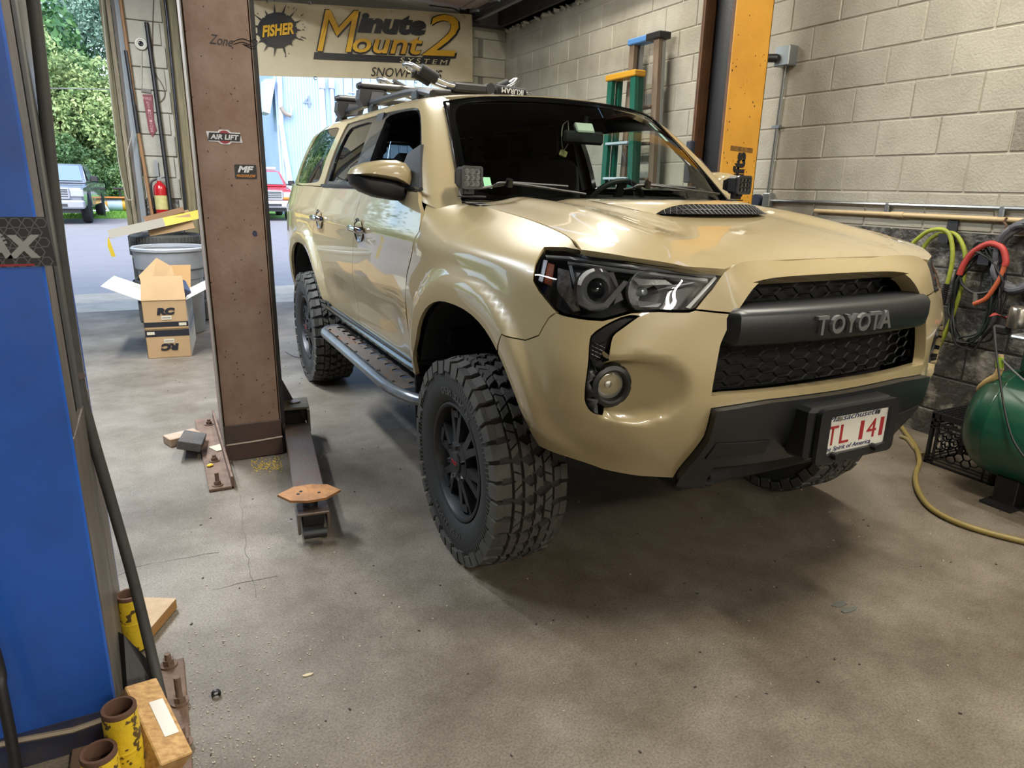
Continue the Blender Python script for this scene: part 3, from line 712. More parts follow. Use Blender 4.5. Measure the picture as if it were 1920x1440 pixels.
# ---- black bumper trim, plate
tp = both([cw(.812), FR.wz(-.3, .815)]+N_([(1334, 766), (1321, 817), (1272, 880), (1264, 898), (1310, 905)])+[FR.wz(-.42, .618), FR.wz(-.2, .612), cw(.61)])
BT = panel(FR, tp, 'bumper_trim', TRIM, SUV, h=.03, inset=0, flange=.075, lift=.030)
for s in (-1, 1):
    q = [FR.wz(-.47, .66), FR.wz(-.27, .655), FR.wz(-.27, .70), FR.wz(-.46, .71)]; q = q if s < 0 else mir(q)
    panel(FR, q, 'trim_insert', mat('trim_rough', '#101113', .7, bump=.5, bscale=250), BT, h=.04, inset=0, flange=.006, lift=.034)
pa, pb, pc, pd = [bp(x, y, 'y', -.963) for x, y in ((1532, 767), (1676, 748), (1673, 839), (1529, 871))]
px0, px1 = (pa.x+pd.x)/2, (pb.x+pc.x)/2; pz1, pz0 = (pa.z+pb.z)/2, (pc.z+pd.z)/2; PX, PZ, PWd, PH = (px0+px1)/2, (pz0+pz1)/2, px1-px0, pz1-pz0
FRMB = MB(); yv = -.963
b = MB(); b.box((PX-.01, -.908, PZ+.005), (PWd*1.06, .09, PH*.95), bev=.012); br = b.build('plate_bracket', TRIM, SUV)
def ring2d(name, o, x, y, outer, inner, m, parent, t=.01):
    M = frame_mat(o, x, y); n = len(outer); P = [Vector((p[0], p[1], 0)) for p in outer]+[Vector((p[0], p[1], 0)) for p in inner]; P += [p+Vector((0, 0, t)) for p in P]
    F = []
    for i in range(n):
        j = (i+1) % n; F += [(i, j, n+j, n+i), (2*n+i, 3*n+i, 3*n+j, 2*n+j), (i, 2*n+i, 2*n+j, j), (n+i, n+j, 3*n+j, 3*n+i)]
    return MB().add([M @ p for p in P], F).build(name, m, parent)
ring2d('plate_frame', (PX, -.956, PZ), (1, 0, 0), (0, 0, 1), rrect(PWd, PH, .02), [(x+.006, y) for x, y in rrect(PWd*.78, PH*.70, .006)], TRIM, br, .016)
PLT = MB().box((PX+.006, -.959, PZ), (PWd*.82, .003, PH*.76)).build('license_plate', mat('plate_white', '#C6C4BC', .45), SUV)
pw, ph = PWd*.78, PH*.70; oy = -.9612
for ch, cx_, cwd in zip('TL141', (-.39, -.19, .09, .26, .43), (.17, .15, .06, .16, .06)): text('plate_character', ch, (PX+.004+cx_*pw, oy, PZ-.004), (1, 0, 0), (0, 0, 1), pw*cwd, ph*.50, mat('plate_red', '#8F1F24', .5), PLT)
text('plate_state', 'Massachusetts', (PX-.012, oy, PZ+ph*.41), (1, 0, 0), (0, 0, 1), pw*.86, ph*.15, mat('plate_blue', '#1F2A55', .5), PLT, shear=.3)
text('plate_motto', 'The Spirit of America', (PX-.028, oy, PZ-ph*.40), (1, 0, 0), (0, 0, 1), pw*.78, ph*.15, mat('plate_blue', '#1F2A55', .5), PLT, shear=.3)
for x, y in ((1559, 853), (1634, 836)):
    p = bp(x, y, 'y', -.968); MB().cyl(p, p+Vector((0, -.022, 0)), .011, n=14).build('rubber_bumper', BLK, br)
for fx in (-.3, .33): MB().cyl((PX+fx*pw, oy, PZ+ph*.39), (PX+fx*pw, oy-.004, PZ+ph*.39), .007, n=12).build('plate_screw', CHROME, PLT)
# ---- fog lamps in their black C-shaped slots
for s in (-1, 1):
    q = slot if s < 0 else mir(slot)
    fs = panel(FR, q, 'fog_slot', BLK, SUV, h=.02, inset=-.002, flange=-.028, lift=-.030)
    b = MB()
    for i in range(7):
        for sg in (-1, 1):
            y = 640+i*8
            b.tube([fpt(1108 if sg < 0 else 1134, y, .024, s), fpt(1134 if sg < 0 else 1108, y+12, .024, s)], .0016, 4)
    b.build('fog_slot_mesh', BLK, fs)
    c = Vector((s*.727, -.668, .8595)); n = Vector((s*.18, -1, -.02)).normalized(); M = n.to_track_quat('Z', 'Y').to_matrix()
    def put2(prof, m, name, par, nn=36, notch=False):
        q_ = MB().lathe(prof, n=nn)
        if notch: q_.v = [tuple(Vector((p[0], p[1], p[2]))*(1-.035*(math.cos(6*math.atan2(p[1], p[0])) > .93)) if math.hypot(p[0], p[1]) > .06 else p for _ in (0,))[0] if False else ((p[0]*(.965 if math.cos(6*math.atan2(p[1], p[0])) > .9 and math.hypot(p[0], p[1]) > .058 else 1), p[1]*(.965 if math.cos(6*math.atan2(p[1], p[0])) > .9 and math.hypot(p[0], p[1]) > .058 else 1), p[2])) for p in q_.v]
        q_.v = [tuple(c+M @ Vector(p)) for p in q_.v]; return q_.build(name, m, par, merge=True)
    fl = put2([(.056, -.05), (.066, -.01), (.068, .008), (.062, .022), (.050, .026), (.044, .022), (.040, .006)], TRIM, 'fog_lamp', SUV, 48, True)
    put2([(.042, .010), (.03, -.012), (.012, -.025), (0, -.026)], CLAR, 'fog_reflector', fl)
    put2([(0, .002), (.010, -.002), (.012, -.02)], CHROME, 'fog_bulb', fl, 14)
    put2([(0, .018), (.02, .016), (.036, .012), (.042, .008)], LENS, 'fog_glass', fl)
# ================================================================ wheels, wells, underbody
def tyre_text(b_name, word, r, a0, parent, m, x, h=.028, span=.9):
    b = MB()
    for i, ch in enumerate(word):
        if ch == ' ': continue
        me = text_mesh(ch, 1.0, 0, bold=.02); co_ = np.array([v.co[:] for v in me.vertices]); c = (co_.max(0)+co_.min(0))/2; sz = co_.max(0)-co_.min(0)
        a = a0+span*(i/(len(word)-1)-.5); k = len(b.v)
        R_ = Vector((0, math.cos(a), math.sin(a))); T_ = Vector((0, math.sin(a), -math.cos(a)))
        vs = [Vector((x, 0, 0))+R_*(r+(p[1]-c[1])*h/.7)+T_*((p[0]-c[0])*h/.7*.9) for p in co_]
        b.add(vs, [tuple(p.vertices) for p in me.polygons])
    return b.build(b_name, m, parent, fix=False)
def wheel(loc, R=.400, wd=.262, name='wheel', parent=None):
    """outward face towards -x"""
    W_ = empty(name, loc, parent=parent); hw = wd/2; L = Vector(loc)
    def put(b): b.v = [tuple(Vector(p)+L) for p in b.v]; return b
    T = put(MB().lathe([(.222, -hw+.035), (.226, -hw+.018), (.236, -hw+.010), (.265, -hw-.004), (.30, -hw-.008), (.335, -hw-.004), (.362, -hw+.008), (.380, -hw+.022), (.383, -hw+.045), (.384, 0), (.383, hw-.045), (.380, hw-.022), (.362, hw-.008), (.30, hw+.008), (.236, hw-.01), (.222, hw-.035)], axis='x', n=72)).build('tyre', CARC, W_, merge=False)
    b = MB(); NP = 36; rnd = random.Random(3)
    def blk(a0, a1, x0, x1, sk=0.0, r0=.376, r1=R, curve=0.0, lean=0.0):
        """raised lug between two angles and two widths; sk skews it along the circumference"""
        V = []
        for r in (r0, r1):
            for (a, x) in ((a0, x0), (a1, x0), (a1+sk, x1), (a0+sk, x1)):
                e = .86 if r == r1 else 1; am = (a0+a1+sk)/2; xm = (x0+x1)/2
                aa = am+(a-am)*e; xx = xm+(x-xm)*e; rr = r-(curve*max(0, abs(xx)-hw*.55)*1.0 if r == r1 else 0)
                V.append((L.x+xx, L.y+rr*math.cos(aa), L.z+rr*math.sin(aa)))
        b.add(V, [(4, 5, 6, 7), (0, 1, 5, 4), (1, 2, 6, 5), (2, 3, 7, 6), (3, 0, 4, 7)])
    for i in range(NP):
        a = 2*PI*i/NP; d = 2*PI/NP
        for sd in (-1, 1):
            o = 0 if sd < 0 else d*.5
            sh = .008 if i % 2 else 0
            blk(a+o+d*.08, a+o+d*.86, sd*(hw-.002-sh), sd*(hw-.052), sd*d*.05, curve=.28)
            blk(a+o+d*.06, a+o+d*.48, sd*(hw-.057), sd*(hw-.088), sd*d*.35*(1 if i % 2 else -.6), curve=.05)
            blk(a+o+d*.52, a+o+d*.94, sd*(hw-.057), sd*(hw-.088), sd*d*.35*(1 if i % 2 else -.6), curve=.05)
            # lugs running down on to the sidewall
            V = []
            for r in (.392-(sh*.6), .352-sh*1.5):
                for aa in (a+o+d*.08, a+o+d*.86):
                    x = sd*(hw+(.006 if r > .37 else .011)); V.append((L.x+x, L.y+r*math.cos(aa), L.z+r*math.sin(aa)))
                    V.append((L.x+sd*(hw-.02), L.y+r*math.cos(aa), L.z+r*math.sin(aa)))
            b.add(V, [(0, 2, 6, 4), (0, 1, 3, 2), (2, 3, 7, 6), (6, 7, 5, 4), (4, 5, 1, 0)])
        blk(a+d*.05, a+d*.52, -.036, -.002, d*.4, curve=0); blk(a+d*.55, a+d*.98, -.036, .004, -d*.3); blk(a+d*.30, a+d*.74, .006, .038, -d*.4); blk(a+d*.80, a+d*1.22, .010, .038, d*.35)
    tag(b.build('tread', RUB, T), kind='stuff')
    b = MB()
    for i in range(120):
        a = 2*PI*i/120; l = .012+.010*rnd.random()
        b.add([(L.x-hw-.0085, L.y+r*math.cos(a+t), L.z+r*math.sin(a+t)) for r, t in ((.318, 0), (.318, .012), (.335+l, .016), (.335+l, .004))], [(0, 1, 2, 3)])
    tag(b.build('sidewall_rib', RUB, T), kind='stuff')
    tyre_text('sidewall_letters', 'OPEN COUNTRY', .277, math.radians(-80), T, mat('tyre_letter', '#3A3936', .6), -hw-.0092).location = L
    tyre_text('sidewall_letters', 'OPEN COUNTRY', .277, math.radians(100), T, mat('tyre_letter', '#3A3936', .6), -hw-.0092).location = L
    rm = put(MB().lathe([(.222, -hw+.032), (.231, -hw+.016), (.229, -hw+.008), (.222, -hw+.006), (.214, -hw+.010), (.206, -hw+.030), (.200, -hw+.075), (.196, 0), (.200, hw-.05), (.228, hw-.03)], axis='x', n=60)).build('rim', RIM, W_)
    b = MB(); xf = -hw+.022
    def spoke(a, w0, w1, off):
        V = []
        for r, w, xo in ((.058, w0, -.004), (.12, (w0+w1)/2, .004), (.205, w1, .012)):
            for sg in (-1, 1):
                aa = a+off*(r/.2)**.5
                for dx in (0, .035): V.append((L.x+xf+xo+dx, L.y+r*math.cos(aa)-sg*w*math.sin(aa), L.z+r*math.sin(aa)+sg*w*math.cos(aa)))
        F = []
        for i in (0, 4): F += [(i, i+4, i+6, i+2), (i, i+1, i+5, i+4), (i+2, i+6, i+7, i+3)]
        b.add(V, F+[(8, 10, 11, 9)])
    for i in range(6):
        a = 2*PI*i/6+.28
        for sg in (-1, 1): spoke(a, .016, .013, sg*.205)
        for r, w in ((.182, .030), (.10, .022)):
            b.box((L.x+xf+.022, L.y+r*math.cos(a), L.z+r*math.sin(a)), (.034, .026 if r > .15 else .034, w*2), rot=(a, 0, 0))
    b.build('spoke_set', RIM, rm)
    put(MB().lathe([(.082, .04), (.080, xf-.002), (.060, xf-.008), (.044, xf-.008)], axis='x', n=36)).build('hub', RIM, rm)
    put(MB().lathe([(.044, xf-.002), (.043, xf-.014), (.034, xf-.018), (0, xf-.018)], axis='x', n=32)).build('hub_cap', mat('hub_cap_grey', '#303134', .35, .5), rm)
    text('cap_letters', 'TRD', (L.x+xf-.0186, L.y, L.z), (0, -1, 0), (0, 0, 1), .05, .014, mat('cap_red', '#9A2020', .5), rm)
    for i in range(6):
        a = 2*PI*i/6+.28+PI/6; MB().cyl((L.x+xf+.012, L.y+.066*math.cos(a), L.z+.066*math.sin(a)), (L.x+xf-.020, L.y+.066*math.cos(a), L.z+.066*math.sin(a)), .0115, .009, n=6, smooth=False).build('lug_nut', CHROME, rm)
    return W_
w0 = wheel((-.812, 0, .400), parent=SUV)
for x, y, rz in ((-.82, 2.79, 0), (.812, 0, PI), (.82, 2.79, PI)):
    c = copy_tree(w0, SUV); c.location = (x, y, .400); c.rotation_euler = (.35 if y > 1 else .9, 0, rz) if rz == 0 else (0, 0, rz)
for a in ARCH:
    for s in (-1, 1):
        b = MB(); V = []; n = 22
        for i in range(n):
            t = math.radians(24+132*i/(n-1)); c, s_ = math.cos(t), math.sin(t); A = a['ab'] if c > 0 else a['af']
            y = a['y']+1.005*A*math.copysign(abs(c)**.8, c); z = a['z']+1.005*a['b']*math.copysign(abs(s_)**.8, s_)
            for w in (.915, .60, .50): V.append((s*w, y, z if w > .55 else z-.0))
        F = [(3*i+j, 3*i+j+1, 3*i+j+4, 3*i+j+3) for i in range(n-1) for j in (0, 1)]
        b.add(V, F, True); b.add([V[3*i+2] for i in range(n)], [tuple(range(n))])
        b.build('wheel_well', mat('well_black', '#0C0D0F', .75), SUV)
UB = mat('underbody', '#0D0D0E', .8)
b = MB(); b.box((0, 1.4, .58), (1.0, 4.3, .16), bev=.02); b.box((0, 1.4, .66), (1.7, 1.75, .10), bev=.02); b.box((0, 3.5, .66), (1.5, .55, .14)); b.box((0, -.30, .82), (1.0, .80, .5), bev=.05); b.box((0, .45, .98), (1.6, .05, .62))
b.build('underbody', UB, SUV)
b = MB(); b.tube([(-.62, 0, .40), (.62, 0, .40)], .035, 10); b.tube([(-.62, 2.79, .40), (.62, 2.79, .40)], .04, 10); b.lathe([(0, -.12), (.11, -.08), (.12, .02), (.08, .1), (0, .12)], (0, 2.79, .40), 'x', 16); b.build('axle', UB, SUV)
for s in (-1, 1):
    b = MB(); b.tube([(s*.25, .1, .46), (s*.62, .02, .36)], .03, 8); b.tube([(s*.45, .25, .46), (s*.62, .02, .36)], .025, 8); b.tube([(s*.5, .02, .4), (s*.48, .06, .95)], .035, 10); b.build('suspension_arm', UB, SUV)
    MB().box((s*.885, .50, .47), (.26, .012, .30), bev=.004).build('mud_flap', mat('flap', '#131416', .7), SUV).location = (-s*.10, 0, .06)
MB().tube(fillet([(-.42, -.62, .60), (-.42, -.74, .57), (-.42, -.77, .53), (-.38, -.77, .53), (-.38, -.74, .57), (-.38, -.62, .60)], .03), .011, 8).build('tow_hook', UB, SUV)
# ================================================================ the SUV: mirrors, handles, steps, rack, wipers, pod lamps, cabin
def inflate(out, y0, secs, name, m, parent, flipx=False):
    """outline in the x-z plane swept through y with scaling: a rounded housing"""
    O = [Vector((p[0], 0, p[2])) for p in out]; c = sum(O, Vector())/len(O); n = len(O); V = []
    for y, sc in secs:
        for p in O: q = c+(p-c)*sc; V.append((-q.x if flipx else q.x, y0+y, q.z))
    F = [(i*n+k, i*n+(k+1) % n, (i+1)*n+(k+1) % n, (i+1)*n+k) for i in range(len(secs)-1) for k in range(n)]
    b = MB(); b.add(V, F, True); b.add(V[:n], [tuple(range(n))], True); b.add(V[-n:], [tuple(range(n))[::-1]])
    return b.build(name, m, parent, merge=True)
MY = .72
cap_px = [(657, 326), (664, 315), (685, 305), (715, 300), (742, 300), (760, 306), (769, 318), (772, 336), (771, 353), (764, 350), (745, 341), (710, 334), (680, 330)]
low_px = [(657, 326), (680, 330), (710, 334), (745, 341), (764, 350), (771, 353), (774, 377), (740, 376), (705, 370), (678, 359), (661, 345)]
for s in (-1, 1):
    fl = s > 0
    hb = inflate([bp(x, y, 'y', MY) for x, y in low_px], MY, ((-.045, .55), (-.035, .80), (-.018, .94), (0, 1), (.06, 1.0), (.08, .94)), 'wing_mirror', BLK, SUV, fl)
    inflate([bp(x, y, 'y', MY) for x, y in cap_px], MY, ((-.060, .50), (-.050, .74), (-.030, .90), (-.008, 1), (.055, 1.01), (.075, .96)), 'mirror_cap', TAN, hb, fl)
    b = MB(); b.add([(s*-0+s*x, y, z) for x, y, z in ((.838, .56, 1.385), (.852, .84, 1.395), (.790, .84, 1.54), (.768, .74, 1.575), (.860, .56, 1.385), (.876, .84, 1.395), (.812, .84, 1.54), (.786, .74, 1.575))], [(0, 1, 2, 3), (4, 7, 6, 5), (0, 4, 5, 1), (1, 5, 6, 2), (2, 6, 7, 3), (3, 7, 4, 0)])
    b.box((s*.90, MY+.0, 1.385), (.14, .07, .045), bev=.012); b.build('mirror_base', mat('mirror_base_grey', '#232528', .65), hb)
    gl = [bp(x, y, 'y', MY) for x, y in ((668, 322), (700, 310), (745, 310), (762, 325), (764, 362), (720, 358), (676, 342))]
    MB().prism([(s*-p.x if fl else p.x, MY+.082, p.z) if not fl else (-p.x, MY+.082, p.z) for p in gl], (0, .003, 0)).build('mirror_glass', CHROME, hb)
    for y, z in ((1.28, 1.185), (2.215, 1.195)):
        D = DS[s]; u, v = D.yz(y, z, ur=(0, 8)); P = Vector(D.P(np.array(u), np.array(v)))
        h = MB().tube(smooth_path([P+Vector((s*.004, .095, .0)), P+Vector((s*.030, .075, .002)), P+Vector((s*.036, 0, .004)), P+Vector((s*.030, -.085, .002)), P+Vector((s*.004, -.105, 0))], 4), .015, 10, flat=1.15).build('door_handle', CHROME, SUV)
        q = MB().lathe([(0, -.014), (.045, -.010), (.062, .0), (.066, .003)], n=24); q.v = [(P.x+s*(p[2]-.0), P.y+p[0]*1.25, P.z+p[1]*.9-.004) for p in q.v]; q.build('handle_cup', mat('handle_cup', '#6E6043', .2, .3, coat=1), h)
        MB().cyl(P+Vector((s*.03, -.07, .004)), P+Vector((s*.043, -.07, .004)), .010, n=14).build('key_lock', CHROME, h) if y < 2 else None
    # rock slider step
    STEEL = mat('bare_steel', '#8C949B', .32, .7, col2='#6A6765', nscale=14, stretch=(6, 1, 6)); RUST = mat('rusty_plate', '#6E665E', .6, .35, col2='#8A5228', nscale=7, namt=.9, bump=.3, ramp=(.56, .68))
    t = MB().tube(fillet([(s*.80, .40, .50), (s*.93, .46, .515), (s*.985, .66, .52), (s*.985, 1.99, .52), (s*.93, 2.09, .52), (s*.78, 2.10, .52)], .07), .026, 12).build('step_tube', STEEL, SUV)
    b = MB(); xs = (.795, .845, .905, .965); nseg = 12; y0, y1 = .56, 2.06; zt = .541
    def quad(x0, x1, a, c): b.add([(s*x0, a, zt), (s*x1, a, zt), (s*x1, c, zt), (s*x0, c, zt)], [(0, 1, 2, 3)])
    dy = (y1-y0)/nseg; quad(xs[0], xs[1], y0, y1); quad(xs[2], xs[3], y0, y1)
    for i in range(nseg):
        a = y0+dy*i; hole = circ(1, 14); cx_, cy_ = (xs[1]+xs[2])/2, a+dy/2
        H_ = [(cx_+.026*p[0], cy_+.030*p[1]) for p in hole]; O_ = []
        for p in hole:
            k = max(abs(p[0]), abs(p[1])); O_.append((cx_+(xs[2]-xs[1])/2*p[0]/k, cy_+dy/2*p[1]/k))
        V = [(s*p[0], p[1], zt) for p in O_]+[(s*p[0], p[1], zt) for p in H_]+[(s*p[0], p[1], zt-.006) for p in H_]
        b.add(V, [(k, (k+1) % 14, 14+(k+1) % 14, 14+k) for k in range(14)]+[(14+k, 14+(k+1) % 14, 28+(k+1) % 14, 28+k) for k in range(14)])
    b.build('step_plate', RUST, t, fix=False)
    MB().tube([(s*.80, .42, .53), (s*.80, 2.15, .53)], .022, 10).build('step_rail', BLK, t)
    b = MB()
    for y in (.8, 1.3, 1.8): b.box((s*.66, y, .52), (.26, .05, .04))
    b.build('step_bracket', BLK, t)
    for i in range(7): MB().box((s*.962, .70+.21*i, .545), (.014, .05, .008), rot=(0, 0, .2*(-1)**i)).build('weld_bead', RUST, t)
    # roof rails and crossbar feet
    rl = MB().tube(smooth_path([(s*.545, 1.22, 1.842), (s*.552, 1.40, 1.872), (s*.552, 1.75, 1.888), (s*.552, 2.6, 1.892), (s*.548, 3.05, 1.880), (s*.53, 3.30, 1.835)], 6), .020, 8).build('roof_rail', BLK, SUV)
    b = MB()
    for y in (1.42, 2.25, 3.02): b.box((s*.552, y, 1.855), (.045, .10, .05), bev=.008)
    b.build('rail_foot', BLK, rl)
    for y, z in ((2.34, 1.995), (2.92, 1.975)):
        b = MB(); b.prism([(s*.615, y-.05, z-.02), (s*.47, y-.05, z-.02), (s*.43, y-.05, z-.045), (s*.45, y-.05, z-.10), (s*.60, y-.05, z-.125), (s*.625, y-.05, z-.08)], (0, .10, 0)); b.build('rack_foot', BLK, rl)
        MB().prism([(s*.545, y-.062, z-.035), (s*.47, y-.062, z-.035), (s*.49, y-.062, z-.105), (s*.565, y-.062, z-.112)], (0, .012, 0)).build('foot_cap', mat('foot_grey', '#55565C', .35, .5), rl)
for y, z in ((2.34, 1.995), (2.92, 1.975)):
    cb = MB().tube([(-.60, y, z), (.60, y, z)], .034, 12, flat=.75).build('crossbar', BLK, SUV)
    for s in (-1, 1): MB().tube([(s*.60, y, z), (s*.625, y, z-.002)], [.033, .020], 12, flat=.75).build('crossbar_cap', BLK, cb)
# folded kayak carriers: bent tubes with foam pads lying on the crossbars
TUBE = mat('carrier_tube', '#9DA0A2', .25, .95); FOAM = mat('foam_pad', '#17181B', .85, bump=.1, bscale=300)
for y0, first in ((2.34, True), (2.92, False)):
    dx0, dz0 = (0, -.018) if first else (0, -.04); d = .062
    K = lambda x, z: (-1.861+(x+1.861)*1.2407+dx0, 1.405+(z-1.405)*1.2407+dz0)
    def KV(x, dy, z): q = K(x, z); return Vector((q[0], y0+dy, q[1]))
    for k in (0, 1):
        base = [(-.10, 1.930), (-.24, 1.928), (-.37, 1.928), (-.46, 1.955), (-.585, 2.008)] if k == 0 else [(-.14, 1.932), (.05, 1.922), (.10, 1.915)]
        P = [KV(x, -d, z) for x, z in base]; Q = [KV(x, d, z) for x, z in base]
        tip = P[-1].lerp(Q[-1], .5)+(P[-1]-P[-2]).normalized()*.035
        path = fillet(P, .06, 4)+[P[-1].lerp(tip, .6)+Vector((0, -.010, 0)), tip, Q[-1].lerp(tip, .6)+Vector((0, .010, 0))]+fillet(Q[::-1], .06, 4)
        kc = MB().tube(path, .0155, 10).build('kayak_carrier', TUBE, SUV)
        if k == 0:
            b = MB(); a, c = KV(-.455, 0, 1.955), KV(-.545, 0, 1.995)
            for off in (-d, d): b.tube([a+Vector((0, off, 0)), c+Vector((0, off, 0))], .037, 12)
            b.build('foam_pad', FOAM, kc)
            b = MB(); b.box(KV(-.26, 0, 1.925), (.25, .16, .055), bev=.012); b.cyl(KV(-.15, -.085, 1.93), KV(-.15, .085, 1.93), .034, n=16); b.build('carrier_hinge', BLK, kc)
        else:
            b = MB(); b.tube([KV(-.115, -d, 1.930), KV(.065, -d, 1.920)], .033, 14); pad = b.build('foam_pad', FOAM, kc)
            if first: text('pad_letters', 'IKURAM', KV(-.022, -d-.0335, 1.924), (-1, 0, .05), (0, 0, -1), .165, .034, mat('pad_white', '#C9CACC', .6), pad, bold=.02)
            MB().tube(fillet([KV(-.16, d, 1.94), KV(-.07, d, 1.945), KV(.01, d, 1.975)], .05)+[KV(.045, d*.6, 2.0), KV(.045, 0, 1.995), KV(.02, -.01, 1.97), KV(-.04, -.01, 1.94)], .0155, 10).build('carrier_arm', TUBE, kc)
            MB().tube([KV(-.05, d, 1.952), KV(.012, d, 1.978)], .033, 12).build('foam_pad', FOAM, kc)
# wipers
for (x0, y0, x1, y1) in ((945, 349, 1095, 362), (1205, 352, 1345, 362)):
    a = bp(x0, y0, 'y', .335); c = bp(x1, y1, 'y', .33); 
    b = MB(); b.tube(smooth_path([a+Vector((-.04, .01, .0)), a+Vector((0, .0, .012)), a.lerp(c, .4)+Vector((0, -.01, .008)), c+Vector((0, -.01, -.004))], 6), .009, 8, flat=.6); w = b.build('wiper', BLK, SUV)
    MB().tube([a+Vector((-.09, .02, -.010)), a+Vector((.05, .012, .014)), a+Vector((.30, .0, .004))], .006, 6).build('wiper_blade', BLK, w); MB().cyl(a+Vector((.02, .0, .002)), a+Vector((.02, -.012, .026)), .018, .014, n=14).build('wiper_pivot', BLKG, w)
# pod lamps on the cowl corners
for cx, cy, yy in ((884, 333, .34), (1393, 347, .34)):
    c = bp(cx, cy, 'y', yy); s_ = -1 if c.x < 0 else 1
    P = MB(); P.box((c.x, c.y+.035, c.z), (.082, .065, .082), bev=.01)
    for i in range(6): P.box((c.x, c.y+.055+.010*i, c.z), (.076-.004*i, .004, .070-.005*i), bev=.001)
    pod = P.build('pod_lamp', mat('pod_black', '#15161A', .4), SUV)
    ring2d('pod_bezel', (c.x, c.y-.001, c.z), (1, 0, 0), (0, 0, 1), rrect(.088, .088, .012), rrect(.070, .070, .008), mat('pod_bezel', '#2A2B2E', .3), pod, .012)
    for i in (-1, 0, 1):
        for j in (-1, 0, 1):
            q = MB().lathe([(.0108, -.006), (.009, .004), (.005, .010), (.0022, .0115), (0, .0115)], n=12); q.v = [(c.x+i*.0225+p[0], c.y-.004+p[2], c.z+j*.0225+p[1]) for p in q.v]; q.build('pod_reflector', mat('pod_mirror', '#D2D4D5', .2, .1), pod)
    MB().box((c.x, c.y-.010, c.z), (.07, .002, .07)).build('pod_glass', LENS, pod)
    b = MB(); b.box((c.x, c.y+.04, c.z-.052), (.05, .03, .03), bev=.004); b.box((c.x-s_*.02, c.y+.04, c.z-.072), (.11, .035, .006)); b.cyl((c.x, c.y+.02, c.z-.048), (c.x, c.y+.06, c.z-.048), .007, n=10); b.build('pod_bracket', BLK, pod)
# cabin
b = MB(); b.box((0, .72, 1.20), (1.50, .42, .24), bev=.08); b.box((.37, .80, 1.33), (.42, .26, .07), bev=.03); b.box((0, .55, 1.31), (1.4, .28, .04), bev=.015); b.build('dashboard', mat('dash_black', '#141518', .7), SUV)
def seat(x, y, wd, z=.98):
    b = MB(); b.box((x, y, z), (wd, .52, .16), bev=.05); b.box((x, y+.28, z+.30), (wd, .14, .60), rot=(-.18, 0, 0), bev=.05); s_ = b.build('cabin_seat', CLOTH, SUV)
    n = max(1, round(wd/.5))
    for i in range(n): MB().box((x+(i-(n-1)/2)*.48, y+.36, z+.70), (.25, .10, .19), rot=(-.12, 0, 0), bev=.04).build('headrest', CLOTH, s_)
seat(-.37, 1.38, .50); seat(.37, 1.38, .50); seat(0, 2.28, 1.30)
b = MB(); c = Vector((.37, .93, 1.285)); M = Matrix.Rotation(math.radians(-62), 3, 'X')
b.tube([c+M @ Vector((.185*math.cos(t), .185*math.sin(t), 0)) for t in np.linspace(0, 2*PI, 33)[:-1]], .015, 8, closed=True); sw = b.build('steering_wheel', mat('wheel_leather', '#101113', .45), SUV)
b = MB(); b.lathe([(.065, 0), (.06, .03), (0, .04)], n=16)
for t in (0, PI, -PI/2): b.box((.11*math.cos(t), .11*math.sin(t), 0), (.15 if abs(math.cos(t)) > .5 else .05, .04 if abs(math.cos(t)) > .5 else .15, .015))
b.v = [tuple(c+M @ Vector(p)) for p in b.v]; b.build('wheel_spokes', mat('wheel_leather', '#101113', .45), sw)
panel(RF, [(u, .3) for u in range(7)]+[(6, v) for v in (1, 2, 3, 4, 5)]+[(u, 5.7) for u in range(6, -1, -1)]+[(0, v) for v in (5, 4, 3, 2, 1)], 'headliner', mat('headliner', '#2A2B2E', .95), SUV, h=.09, inset=0, flange=0, lift=-.035)
MB().box((0, 1.95, .80), (1.62, 3.2, .06)).build('cabin_floor', mat('carpet_black', '#0E0E10', .95), SUV)
for s in (-1, 1):
    MB().box((s*.80, 1.45, 1.05), (.05, 1.9, .64), bev=.02).build('door_card', mat('door_card', '#18191B', .8), SUV)
    MB().box((s*.74, 1.56 if s < 0 else 1.92, 1.58), (.05, .12, .38), rot=(0, -s*.28, 0)).build('pillar_trim', mat('door_card', '#18191B', .8), SUV)
    MB().box((s*.74, 2.85, 1.10), (.08, 1.0, .55)).build('cargo_trim', mat('door_card', '#18191B', .8), SUV)
b = MB(); o = bp(915, 310, 'y', 2.62)
for i in range(6): b.box((o.x-.17+.068*i, 2.62, o.z), (.032, .012, .46))
for j in range(8): b.box((o.x, 2.62, o.z-.21+.06*j), (.36, .014, .030))
b.build('cargo_panel', mat('cargo_panel', '#2A2B2C', .5), SUV)
b = MB(); m0 = bp(1098, 258, 'y', .88); b.box((m0.x, .90, m0.z), (.24, .025, .065), bev=.012); b.cyl((m0.x, .90, m0.z+.02), (m0.x, .88, m0.z+.10), .012, n=10); rv = b.build('rear_view_mirror', mat('dash_black', '#141518', .7), SUV)
t0 = bp(1095, 241, 'y', .80); MB().box((t0.x, .80, t0.z), (.105, .025, .055), rot=(-.6, 0, 0), bev=.006).build('toll_tag', mat('toll_white', '#C8D6C4', .5), SUV)
h0 = bp(1056, 288, 'y', .93); hg = MB().box(tuple(h0), (.032, .032, .03), rot=(.3, .2, .5), bev=.004).build('hanging_cube', mat('cube_yellow', '#D2CB86', .6), rv)
for dx in (-.012, .03): MB().tube(smooth_path([h0+Vector((0, 0, .01)), h0+Vector((dx, 0, .06)), h0+Vector((dx*.8, 0, .13)), h0+Vector((.02, 0, .16))], 5), .0025, 5).build('cord', mat('cord_pale', '#B9B9A8', .8), rv)
